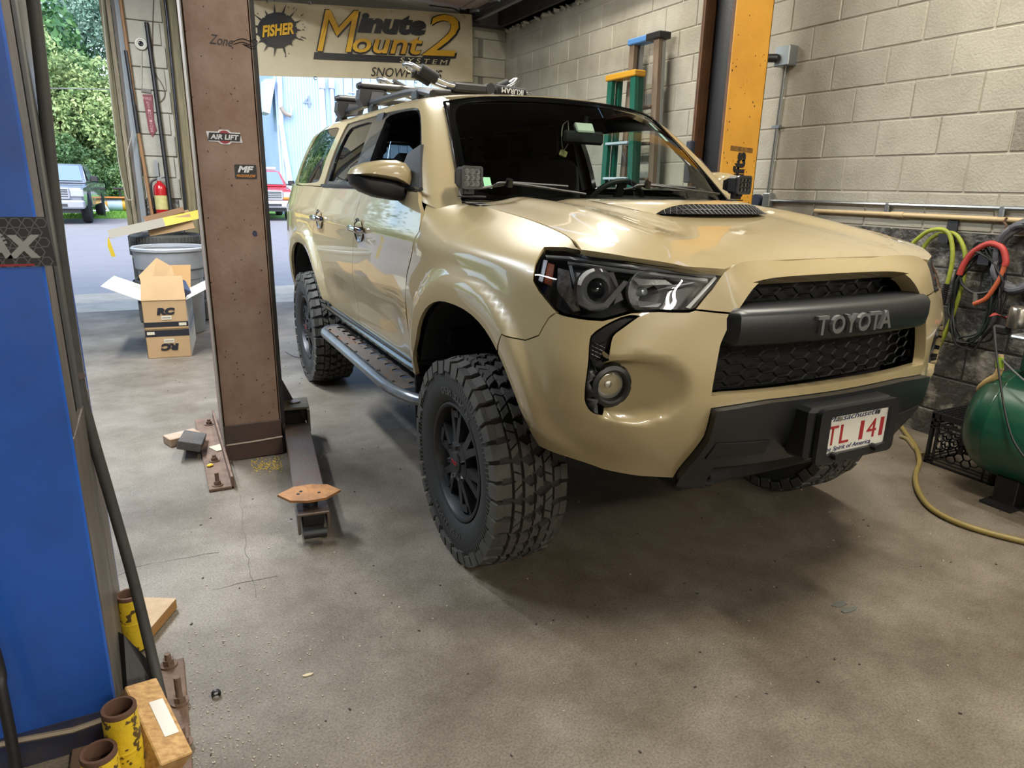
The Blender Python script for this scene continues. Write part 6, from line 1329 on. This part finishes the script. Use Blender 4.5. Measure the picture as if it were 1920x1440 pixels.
# ---- ladders against the right wall
def ladder(name, x, y, z, w, dx, cap_m, rail_m, rail2_m, label, cap_l, tread_m, lean=.02):
    """closed stepladder standing parallel to the wall: y is its middle, z its top"""
    e = empty(name, (x, y, 0), label=label, cat='ladder')
    def rail(yy, xx, wd, m, nm, splay): b = MB(); b.add([(xx+lean*k*-1+ex, yy+splay*(1-k)+ey, z*k) for k in (0, 1) for ex, ey in ((-.02, -wd/2), (.02, -wd/2), (.02, wd/2), (-.02, wd/2))], [(0, 1, 2, 3), (4, 7, 6, 5), (0, 4, 5, 1), (1, 5, 6, 2), (2, 6, 7, 3), (3, 7, 4, 0)]); return b.build(nm, m, e)
    for s in (-1, 1): rail(y+s*w/2, x, .07, rail_m, 'front_rail', s*.10); rail(y+s*(w/2-.02), x+dx, .05, rail2_m, 'rear_rail', s*.08)
    for i in range(1, int(z/.30)):
        zz = .30*i; k = zz/z; ww = w+.2*(1-k); MB().box((x-lean*k-.0, y, zz), (.085, ww-.05, .022), bev=.003).build('tread', tread_m, e)
    b = MB(); b.box((x-lean+.02, y, z+.02), (.12, w+.10, .05), bev=.008); return e, b.build('top_cap', cap_m, e)
GRN = mat('ladder_green', '#0E5A48', .4, col2='#0B463A', nscale=5); ALU = mat('ladder_alu', '#9DA0A4', .35, .8); WDR = mat('ladder_wood', '#7B6A58', .65, col2='#5D4E42', nscale=6, stretch=(12, 12, .8), namt=.8)
a, c = bp(1143, 150, 'x', 1.95), bp(1203, 135, 'x', 1.95); ladder('step_ladder', 1.95, (a.y+c.y)/2, (a.z+c.z)/2-.02, abs(a.y-c.y)-.13, .07, mat('cap_yellow', '#C08C1C', .5), GRN, GRN, 'green stepladder with yellow top against the block wall', .06, mat('tread_pale', '#A9B9C4', .5))
a, c = bp(1172, 85, 'x', 2.05), bp(1235, 68, 'x', 2.05); e, cp_ = ladder('step_ladder', 2.12, (a.y+c.y)/2, (a.z+c.z)/2, abs(a.y-c.y)-.13, .06, mat('cap_blue', '#4C7DB8', .5), WDR, ALU, 'taller worn wooden stepladder with blue top against the block wall', .06, WDR, .02)
yy = (a.y+c.y)/2; MB().box((2.12, yy-abs(a.y-c.y)*.30, (a.z+c.z)/2+.02), (.126, abs(a.y-c.y)*.40, .054), bev=.006).build('black_cap_end', BLKM, e)
# ---- crate, compressor, floor hose
CR = mat('crate_black', '#141416', .5); cx_, cy_, cw_, cd_, chh = 1.955, -.325, .33, .35, .28; e = empty('milk_crate', (cx_, cy_, 0), label='black plastic milk crate upside down on floor by the wall', cat='crate')
def lattice(o, X, Y, w, h, nx, ny, name, gap=None, bar=.007, slots=True):
    b = MB(); X, Y = Vector(X), Vector(Y); n = X.cross(Y); M = frame_mat(o, X, Y)
    def bar2(x0, y0, x1, y1, t):
        d = Vector((x1-x0, y1-y0, 0)); q = Vector((-d.y, d.x, 0)).normalized()*t/2; b.prism([M @ (Vector((x0, y0, 0))+q), M @ (Vector((x0, y0, 0))-q), M @ (Vector((x1, y1, 0))-q), M @ (Vector((x1, y1, 0))+q)], M.to_3x3().col[2]*.008)
    for i in range(nx+1): bar2(-w/2+w*i/nx, -h/2, -w/2+w*i/nx, h/2, bar if 0 < i < nx else bar*3)
    for j in range(ny+1): bar2(-w/2, -h/2+h*j/ny, w/2, -h/2+h*j/ny, bar if 0 < j < ny else bar*2.5)
    return b.build(name, CR, e)
def hexside(o, X, Y, w, h, name):
    b = MB(); M = frame_mat(o, X, Y); n3 = M.to_3x3().col[2]*.008
    def bar2(p, q, t):
        p, q = Vector((*p, 0)), Vector((*q, 0)); d = (q-p); s = Vector((-d.y, d.x, 0)).normalized()*t/2; b.prism([M @ (p+s), M @ (p-s), M @ (q-s), M @ (q+s)], n3)
    for y0, t in ((-h/2+.006, .012), (-h/2+.028, .006), (-h/2+.046, .005), (h/2-.012, .024), (h/2-.052, .016), (h/2-.075, .006)): bar2((-w/2, y0), (w/2, y0), t)
    for x0 in (-w/2+.008, -w/2+.045, w/2-.045, w/2-.008): bar2((x0, -h/2), (x0, h/2), .014 if abs(x0) > w/2-.02 else .006)
    r = .026
    for i in range(-3, 4):
        for j in range(-2, 3):
            cx2, cy2 = i*r*1.5, j*r*1.732+(r*.866 if i % 2 else 0)-.01
            if abs(cx2) > w/2-.06 or cy2 > h/2-.10 or cy2 < -h/2+.06: continue
            for k in range(6): bar2((cx2+r*math.cos(k*PI/3), cy2+r*math.sin(k*PI/3)), (cx2+r*math.cos((k+1)*PI/3), cy2+r*math.sin((k+1)*PI/3)), .005)
    return b.build(name, CR, e)
hexside((cx_-cw_/2, cy_, chh/2), (0, -1, 0), (0, 0, 1), cd_, chh, 'crate_side'); hexside((cx_+cw_/2-.008, cy_, chh/2), (0, -1, 0), (0, 0, 1), cd_, chh, 'crate_side'); hexside((cx_, cy_-cd_/2, chh/2), (1, 0, 0), (0, 0, 1), cw_, chh, 'crate_side'); hexside((cx_, cy_+cd_/2-.008, chh/2), (1, 0, 0), (0, 0, 1), cw_, chh, 'crate_side'); lattice((cx_, cy_, chh), (1, 0, 0), (0, 1, 0), cw_, cd_, 14, 14, 'crate_top', bar=.005)
TG = mat('tank_green', '#0F4A36', .32, coat=.3, col2='#0B3527', nscale=3, namt=.7); tx, tz, tr = 1.73, .365, .262; ty0 = -.40
e = empty('air_compressor', (tx, -1.0, 0), label='green horizontal air compressor tank with pump at the right edge', cat='compressor')
prof = [(0, 0), (.07, -.004), (.14, -.018), (.20, -.045), (.24, -.085), (.258, -.125), (tr, -.16), (tr+.003, -.165), (tr+.003, -.175), (tr, -.18), (tr, -1.05), (.24, -1.12), (.14, -1.19), (0, -1.21)]; MB().lathe(prof, (tx, ty0, tz), 'y', 48).build('tank', TG, e)
for fy2 in (-.66, -1.40): b = MB(); b.box((tx, fy2, .07), (.28, .10, .14), bev=.004); b.box((tx, fy2, .006), (.40, .14, .012)); b.build('tank_foot', BLKM, e)
b = MB(); b.box((tx+.03, -.92, tz+tr+.09), (.30, .66, .16), bev=.012); b.build('pump_body', mat('pump_green', '#0C3A2C', .45), e); b = MB(); b.box((tx+.02, -.92, tz+tr+.178), (.36, .72, .014), bev=.003); b.tube([(tx-.16, -.555, tz+tr+.172), (tx+.18, -.555, tz+tr+.172)], .011, 8); b.tube([(tx-.16, -.555, tz+tr+.172), (tx-.16, -1.25, tz+tr+.172)], .011, 8); b.build('top_tray', JB, e)
p = bp(1908, 595, 'x', 1.80); MB().lathe([(0, -.05), (.040, -.05), (.042, -.045), (.042, .035), (.036, .048), (.02, .054), (0, .054)], tuple(p), n=28).build('air_filter', mat('filter_steel', '#9A958E', .25, .9), e); p2 = bp(1878, 618, 'x', 1.80); MB().box(tuple(p2), (.05, .07, .045), bev=.01).build('pressure_switch', BLKM, e)
MB().tube(smooth_path([bp(1876, 690, 'x', 1.62), bp(1868, 705, 'x', 1.60), bp(1852, 715, 'x', 1.60), bp(1838, 728, 'x', 1.62), bp(1841, 733, 'x', 1.66)], 5), .016, 10).build('ribbed_hose', mat('hose_cream', '#B49B6A', .6), e)
MB().tube([bp(1877, 665, 'x', 1.60), bp(1876, 692, 'x', 1.60)], .012, 10).build('brass_valve', PIPE, e)
lb_ = [bp(x, y, 'x', 1.475) for x, y in ((1890, 735), (1912, 712), (1925, 722), (1908, 744))]
q = []
for k in range(9):
    a0 = math.radians(128+8*k/8*3); 
pl = MB(); V = []
for i in range(5):
    for j in range(5): a0 = math.radians(120+22*i/4); V.append((tx+(tr+.0015)*math.cos(a0), -.70-.14*j/4, tz+(tr+.0015)*math.sin(a0)))
pl.add(V, [(i*5+j, i*5+j+1, (i+1)*5+j+1, (i+1)*5+j) for i in range(4) for j in range(4)], True); pl.build('worn_label', mat('label_worn', '#9E8E74', .7, col2='#3B3A30', nscale=30, namt=.9, ramp=(.45, .6)), e, fix=False)
tgp = [bp(x, y, 'x', 1.56) for x, y in ((1867, 668), (1882, 672), (1881, 692), (1866, 688))]; MB().prism(tgp, (.002, 0, 0)).build('inspection_tag', mat('tag_green', '#9FC23C', .6, col2='#7A9A35', nscale=30), e)
MB().tube(smooth_path([bp(1864, 612, 'x', 1.62), bp(1868, 660, 'x', 1.56), bp(1876, 720, 'x', 1.50), bp(1886, 780, 'x', 1.455), bp(1902, 830, 'x', 1.44), bp(1935, 875, 'x', 1.44)], 6), .005, 6).build('power_cord', mat('black_cable', '#131415', .5), e)
MB().tube(smooth_path([bp(1880, 675, 'x', 1.56), bp(1900, 695, 'x', 1.50), bp(1930, 722, 'x', 1.47)], 5), .004, 6).build('thin_wire', mat('wire_grey', '#5B5D5E', .5), e)
p = bp(1890, 603, 'x', 1.86); rg = random.Random(21); b = MB(); V = []
for i in range(9):
    for j in range(7): V.append((p.x-.06+.13*j/6, p.y+.06-.30*i/8, tz+tr+.190+.016+.014*math.sin(i*1.3+j*.8)+rg.uniform(0, .008)))
b.add(V, [(i*7+j, i*7+j+1, (i+1)*7+j+1, (i+1)*7+j) for i in range(8) for j in range(6)], True); tag(b.build('shop_rag', mat('rag_red', '#8E2A26', .9), fix=False), 'red shop rag crumpled on top of the green compressor', 'cloth')
hp = [(1690, 800), (1703, 818), (1718, 840), (1724, 865), (1718, 885), (1717, 905), (1726, 930), (1748, 955), (1790, 978), (1850, 998), (1925, 1017)]; fh = MB().tube(smooth_path([bp(u, v, 'z', .014) for u, v in hp], 6), .013, 10).build('floor_hose', mat('hose_ochre', '#83733F', .55, col2='#655830', nscale=12)); tag(fh, 'ochre air hose curving over the floor in front of the crate', 'hose')
tag(MB().tube(smooth_path([bp(u, v, 'z', .011) for u, v in ((1688, 818), (1702, 824), (1716, 842), (1730, 852))], 6), .010, 8).build('floor_hose', mat('hose_dull', '#7B704A', .6)), 'short dull hose end beside the ochre floor hose', 'hose')
tag(MB().tube(smooth_path([bp(535, 660, 'z', .03), bp(550, 668, 'z', .01), bp(566, 672, 'z', .008), bp(574, 680, 'z', .006), bp(566, 682, 'z', .006)], 6), .003, 6).build('thin_wire', BLKM), 'thin black wire on the floor near the rear wheel', 'wire')
# ================================================================ outdoors
def pickup(name, loc, rz, paint, label, grille_m, amber=True, white_bumper=False, light_bar=False):
    e = empty(name, (0, 0, 0), label=label, cat='truck'); GLS = mat('truck_glass', '#8FA4AE', .06, .6); TR = mat('truck_tyre', '#202124', .8)
    def body(nm, poly, hw, m, bev=.05):
        V = []; n = len(poly)
        for sg in (-1, 1):
            for y, z in poly: V.append((sg*hw(y, z), y, z))
        b = MB(); b.add(V, [tuple(range(n)), tuple(range(n, 2*n))[::-1]]+[(i, n+i, n+(i+1) % n, (i+1) % n) for i in range(n)], True)
        me = b.mesh(nm, m); q = bmesh.new(); q.from_mesh(me); bmesh.ops.bevel(q, geom=[x for x in q.edges if x.calc_face_angle(0) > .5], offset=bev, segments=2, affect='EDGES', clamp_overlap=True); q.to_mesh(me); q.free(); return link(nm, me, e)
    lw = body('body', [(.02, .52), (-.02, 1.0), (.10, 1.16), (1.40, 1.27), (3.3, 1.30), (5.6, 1.30), (5.6, .55), (4.9, .55), (4.75, .95), (4.05, .95), (3.9, .52), (1.45, .52), (1.30, .98), (.55, .98), (.40, .52)], lambda y, z: .98 if y > .2 else .93, paint)
    cb = body('cab', [(1.25, 1.25), (2.05, 1.86), (3.15, 1.90), (3.45, 1.28)], lambda y, z: .92 if z < 1.4 else .74, paint, .04)
    MB().add([(x, y-.012, z+.012) for x, y, z in ((-.80, 1.34, 1.33), (.80, 1.34, 1.33), (.66, 1.97, 1.81), (-.66, 1.97, 1.81))], [(0, 1, 2, 3)]).build('windshield', GLS, cb)
    for s in (-1, 1):
        MB().add([(s*x, y, z) for x, y, z in ((.935, 1.62, 1.34), (.935, 3.2, 1.36), (.775, 3.05, 1.80), (.775, 2.15, 1.79))], [(0, 1, 2, 3)]).build('side_window', GLS, cb)
        b = MB(); b.box((s*1.12, 1.55, 1.40), (.24, .10, .20), bev=.03); b.box((s*.98, 1.58, 1.34), (.16, .05, .05)); b.build('mirror', mat('truck_black', '#1B1C20', .4), lw)
        h = MB().box((s*.78, -.035, .96), (.36, .09, .20), bev=.02).build('headlight', mat('truck_lamp', '#C9D0D6', .12, .5), lw)
        if amber: MB().box((s*.78, -.05, .835), (.38, .08, .08), bev=.01).build('turn_lamp', mat('truck_amber', '#C9731F', .3), h)
        for y in (.92, 4.4):
            w_ = MB().lathe([(.0, -.12), (.22, -.12), (.24, -.13), (.38, -.12), (.41, -.06), (.41, .06), (.38, .12), (0, .12)], (s*.86, y, .41), 'x', 28).build('wheel', TR, e); MB().lathe([(0, -.135), (.08, -.14), (.22, -.125)], (s*.86, y, .41), 'x', 18).build('hubcap', mat('truck_hub', '#9EA2A8', .3, .7), w_)
            if s > 0: pass
    g = MB().box((0, -.045, .95), (1.18, .08, .36), bev=.03).build('grille', grille_m, lw); GB = mat('grille_dark', '#2B2E35', .5)
    for z in (.86, .93, 1.0, 1.06): MB().box((0, -.088, z), (1.06, .012, .032)).build('grille_bar', GB, g)
    bm2 = MB().box((0, -.12, .62), (1.96, .20, .26), bev=.05).build('bumper', mat('truck_chrome', '#AEB6C2', .25, .6) if not white_bumper else mat('truck_white', '#B9BCC2', .4), lw); MB().box((0, -.225, .60), (1.0, .02, .09)).build('bumper_intake', GB, bm2); MB().box((-.55, -.23, .66), (.30, .012, .12)).build('number_plate', mat('plate_white', '#C6C4BC', .45), bm2)
    MB().box((0, .2, .42), (1.6, .4, .14)).build('air_dam', GB, lw)
    if light_bar: MB().box((0, 2.5, 1.96), (1.3, .25, .10), bev=.02).build('light_bar', mat('truck_white', '#B9BCC2', .4), cb)
    e.location = loc; e.rotation_euler = (0, 0, rz); return e
pickup('pickup_truck', (-4.62, 24.1, -.02), -.06, mat('silver_paint', '#8E959E', .25, .6, coat=1), 'silver pickup truck parked outside the left door opening', mat('truck_chrome', '#AEB6C2', .25, .6), amber=False)
pickup('pickup_truck', (2.12, 25.9, -.02), -.05, mat('red_paint', '#B3242E', .3, coat=1), 'red pickup truck parked outside in front of the blue building', mat('truck_chrome', '#AEB6C2', .25, .6), white_bumper=True, light_bar=True)
p = bp(356, 425, 'z', 0); pickup('pickup_truck', (p.x-.1, p.y, -.02), .05, mat('navy_paint', '#3C4A63', .35, coat=.6), 'dark blue truck seen in the slit between pier and brown post', mat('truck_chrome', '#AEB6C2', .25, .6), amber=False)
# grass verge
p = bp(225, 409, 'z', 0); GY = p.y
tag(MB().box((-12, GY+25, -.012), (60, 50, .06)).build('trim_40', mat('lawn', '#5E8F3A', .9, col2='#41702A', nscale=3, bump=.4, world=True)), kind='structure')
rg = random.Random(31); b = MB()
for i in range(5000): x, y, h = rg.uniform(-9, 2), GY+rg.random()**1.6*6, rg.uniform(.06, .16); dx = rg.uniform(-.05, .05); b.add([(x-.02, y, .015), (x+.02, y, .015), (x+dx, y+rg.uniform(-.04, .04), h)], [(0, 1, 2)])
tag(tag(b.build('lawn_grass', mat('grass_blade', '#6FA044', .8, col2='#4F8132', nscale=2), fix=False), 'short green grass on the verge behind the silver truck', 'grass'), kind='stuff')
# yellow machine on the grass
p = bp(216, 402, 'z', 0); e = empty('mower_trailer', (p.x, p.y, 0), label='small yellow and white machine on the grass beside the left jamb', cat='machine'); YM = mat('machine_yellow', '#C79A35', .5); WM = mat('machine_white', '#C8CCD0', .5)
MB().lathe([(0, -.5), (.22, -.5), (.26, -.46), (.26, .46), (.22, .5), (0, .5)], (p.x+.05, p.y, .40), 'x', 20).build('drum', YM, e); MB().lathe([(.263, -.26), (.263, .26)], (p.x+.05, p.y, .40), 'x', 20).build('drum_label', mat('machine_blue', '#A9C2D6', .5), e); b = MB(); b.box((p.x, p.y-.1, .68), (1.3, .5, .05)); b.box((p.x-.6, p.y-.2, .35), (.06, .06, .62)); b.box((p.x+.6, p.y-.2, .35), (.06, .06, .62)); b.build('frame', mat('machine_orange', '#B9773A', .5), e)
b = MB(); b.box((p.x+.28, p.y, 1.02), (.50, .35, .08), bev=.03); b.box((p.x+.28, p.y, .85), (.06, .06, .30)); b.build('seat', mat('truck_black', '#1B1C20', .4), e); b = MB()
for t in ((-.9, .15, -.5, .75), (-.5, .75, -.2, .15), (-.9, .15, -.2, .15)): b.tube([(p.x+t[0], p.y-.3, t[1]), (p.x+t[2], p.y-.3, t[3])], .045, 6)
b.build('white_strut', WM, e)
# blue building
BB = mat('siding_blue', '#9DB9DA', .5, .05, col2='#8AA7CC', nscale=.6); BW = mat('siding_trim', '#B9CBE2', .5); by_ = 31.0; xl = bp(524, 300, 'y', by_).x; xm = bp(604, 300, 'y', by_).x; xr = xl+16
e = empty('building', (xl+6, by_, 0), label='pale blue corrugated metal building beyond the red truck', cat='building')
b = MB(); V = []; n = int((xm-xl)/.058)
for i in range(n+1): x = xl+(xm-xl)*i/n; V += [(x, by_-(.03 if i % 2 else 0), 0), (x, by_-(.03 if i % 2 else 0), 9)]
b.add(V, [(2*i, 2*i+2, 2*i+3, 2*i+1) for i in range(n)]); tag(b.build('corrugated_siding', BB, e, fix=False), kind='stuff')
MB().box((xm+.12, by_-.05, 4.5), (.26, .12, 9)).build('corner_post', BW, e); pw_ = .42
for i in range(26): 
    x = xm+.27+pw_*i; sd_ = MB().box((x+pw_/2, by_-.0, 4.5), (pw_-.02, .06, 9), bev=.012).mesh('wall_panel', BB) if i == 0 else sd_
    o = link('wall_panel', sd_, e); o.location = (pw_*i, 0, 0)
b = MB(); b.box(((xl+xr)/2, by_+5.1, 4.5), (xr-xl-.05, 10, 9)); b.build('wall_core', BB, e); b = MB(); b.prism([(xl-.5, by_-.4, 9.0), (xr, by_-.4, 11.5), (xr, by_+10, 11.5), (xl-.5, by_+10, 9.0)], (0, 0, .15)); b.build('roof', BW, e)
ev = [bp(u, v, 'y', by_-.3) for u, v in ((497, 148), (517, 148), (506, 213), (494, 209))]; MB().prism(ev, (0, 1.2, 0)).build('eave_return', BW, e); dp = [bp(u, v, 'y', by_-.12) for u, v in ((524, 140), (527, 230), (536, 290), (545, 340), (549, 400))]; MB().tube(dp, .11, 8).build('downspout', BW, e)
MB().tube(smooth_path([bp(u, v, 'y', by_-.25) for u, v in ((527, 200), (531, 207), (536, 213), (546, 217))], 4), .09, 8).build('wall_lamp', mat('lamp_tan', '#8E8A86', .6), e); MB().tube([bp(546, 200, 'y', by_-.2), bp(546, 215, 'y', by_-.2)], .04, 6).build('lamp_arm', BW, e)
DG = mat('numeral_grey', '#76879E', .5); q = bp(576, 190, 'y', by_-.06); text('numeral', '4', q, (1, 0, 0), (0, 0, 1), .36, .50, DG, e, extrude=.01)
fr_ = bp(659, 180, 'y', by_-.06); ring2d('louvre_frame', fr_, (1, 0, 0), (0, 0, 1), rrect(.40, .32, .01), rrect(.32, .24, .01), BW, e, .04); MB().box((fr_.x, by_-.07, fr_.z), (.36, .03, .03)).build('louvre_bar', BW, e)
for u in (604, 622): a = bp(u, 152, 'y', by_-.2); c = bp(u, 166, 'y', by_-.2); MB().tube([a+Vector((0, .2, .1)), a+Vector((0, 0, .08)), c], .14, 10).build('vent_pipe', BW, e); MB().tube([c, c+Vector((.12, .05, -6))], .09, 8).build('vent_drop', BW, e)
# trees
def tree(u, v, y, rx, rz, n, leaf, col, col2, label, seed, trunk=True, cat='tree', pine=False, name='leafy_tree'):
    c = bp(u, v, 'y', y); rg = np.random.RandomState(seed); e = empty(name, (c.x, y, 0), label=label, cat=cat)
    K = 26; d = rg.normal(size=(K, 3)); d /= np.linalg.norm(d, axis=1, keepdims=True); bc_ = d*np.array([rx, rx*.8, rz])*rg.uniform(.45, .95, (K, 1)); br_ = rg.uniform(.25, .42, K)*min(rx, rz)
    k = rg.randint(0, K, n); dd = rg.normal(size=(n, 3)); dd /= np.linalg.norm(dd, axis=1, keepdims=True)
    P = bc_[k]+dd*br_[k][:, None]*rg.uniform(.75, 1.08, (n, 1))+np.array([c.x, y, c.z])
    if pine: f = np.clip((P[:, 2]-c.z+rz)/(2*rz), 0, 1); P[:, 0] = c.x+(P[:, 0]-c.x)*(1.15-.9*f); P[:, 1] = y+(P[:, 1]-y)*(1.15-.9*f)
    P = P[P[:, 2] > .15]; n = len(P); a = rg.normal(size=(n, 3)); a /= np.linalg.norm(a, axis=1, keepdims=True); t = rg.normal(size=(n, 3)); t -= a*(t*a).sum(1, keepdims=True); t /= np.linalg.norm(t, axis=1, keepdims=True); s = leaf*rg.uniform(.6, 1.3, (n, 1)); w = .5 if not pine else .28
    V = np.stack([P-a*s, P+t*s*w, P+a*s, P-t*s*w], 1).reshape(-1, 3); me = bpy.data.meshes.new('foliage'); me.from_pydata(V.tolist(), [], np.arange(4*n).reshape(-1, 4).tolist()); m = mat(col+col2, col, .6, col2=col2, nscale=.9, namt=1, world=True, ramp=(.4, .6)); me.materials.append(m); tag(link('foliage', me, e), kind='stuff')
    if trunk: MB().tube([(c.x, y, 0), (c.x+.1, y, c.z*.5), (c.x, y, c.z)], [.22, .17, .08], 8).build('trunk', mat('bark', '#4A3F36', .9), e)
tree(105, 215, 36, 2.9, 3.4, 20000, .10, '#96AB72', '#6A8B58', 'yellow-green leafy tree behind the silver truck', 1); tree(190, 230, 37.5, 2.6, 2.9, 18000, .10, '#94A870', '#658657', 'yellow-green leafy tree just left of the pier', 2)
tree(150, 300, 39.5, 4.4, 3.0, 18000, .11, '#668A58', '#476E46', 'mid green tree between and behind two yellow-green trees', 3); tree(150, 70, 50, 4.6, 6.2, 22000, .14, '#5F8578', '#47695F', 'tall blue-green tree rising behind the others', 4); tree(215, 30, 46, 3.2, 5.5, 16000, .13, '#7C9C8E', '#5C8071', 'pale feathery tall tree beside the left jamb', 5, pine=False)
tree(205, 345, 33.5, 1.7, 1.0, 7000, .08, '#5F8050', '#3C5C31', 'low bush on the grass right of the silver truck', 6, trunk=False, cat='bush', name='bush'); tree(120, 325, 34.5, 2.4, 1.3, 7000, .085, '#507248', '#33542E', 'dark bush behind the roof of silver truck', 7, trunk=False, cat='bush', name='bush')
tree(352, 175, 40, 2.2, 4.6, 15000, .11, '#78A068', '#528456', 'green tree in the slit between pier and brown post', 8); tree(492, 250, 41, 2.6, 5.5, 18000, .10, '#56804C', '#34603C', 'shaded green tree between brown post and blue building', 9); tree(345, 280, 37, 1.8, 1.6, 3500, .14, '#5B8A55', '#3F6E48', 'low bush in the slit between pier and brown post', 10, trunk=False, cat='bush', name='bush')
tree(20, 150, 43, 4.5, 6, 6000, .2, '#55804A', '#3D6A40', 'broad tree mostly hidden by the blue post', 12); tree(430, 200, 44, 3.2, 5, 6000, .2, '#55804A', '#3D6A40', 'tree hidden behind the brown post', 13)
MB_w = MB(); MB_w.tube([bp(60, 165, 'y', 30), bp(230, 168, 'y', 30)], .02, 5); tag(MB_w.build('power_line', mat('wire_grey', '#5B5D5E', .5)), 'thin overhead wire crossing in front of the yellow-green trees', 'wire')

rq = np.random.RandomState(77); n = 26000; P = np.stack([rq.uniform(-34, -8.5, n), rq.normal(43, 2.2, n), np.abs(rq.normal(0, 3.4, n))+.3], 1); P[:, 2] *= .75+.35*np.sin(P[:, 0]*.9)*np.cos(P[:, 0]*.37)
a = rq.normal(size=(n, 3)); a /= np.linalg.norm(a, axis=1, keepdims=True); t = rq.normal(size=(n, 3)); t -= a*(t*a).sum(1, keepdims=True); t /= np.linalg.norm(t, axis=1, keepdims=True); s_ = .22
me = bpy.data.meshes.new('tree_line'); me.from_pydata(np.stack([P-a*s_, P+t*s_*.5, P+a*s_, P-t*s_*.5], 1).reshape(-1, 3).tolist(), [], np.arange(4*n).reshape(-1, 4).tolist()); me.materials.append(MATS['#668A58#476E46']); tag(link('tree_line', me), 'distant line of green trees hidden beyond the blue post', 'trees', kind='stuff')
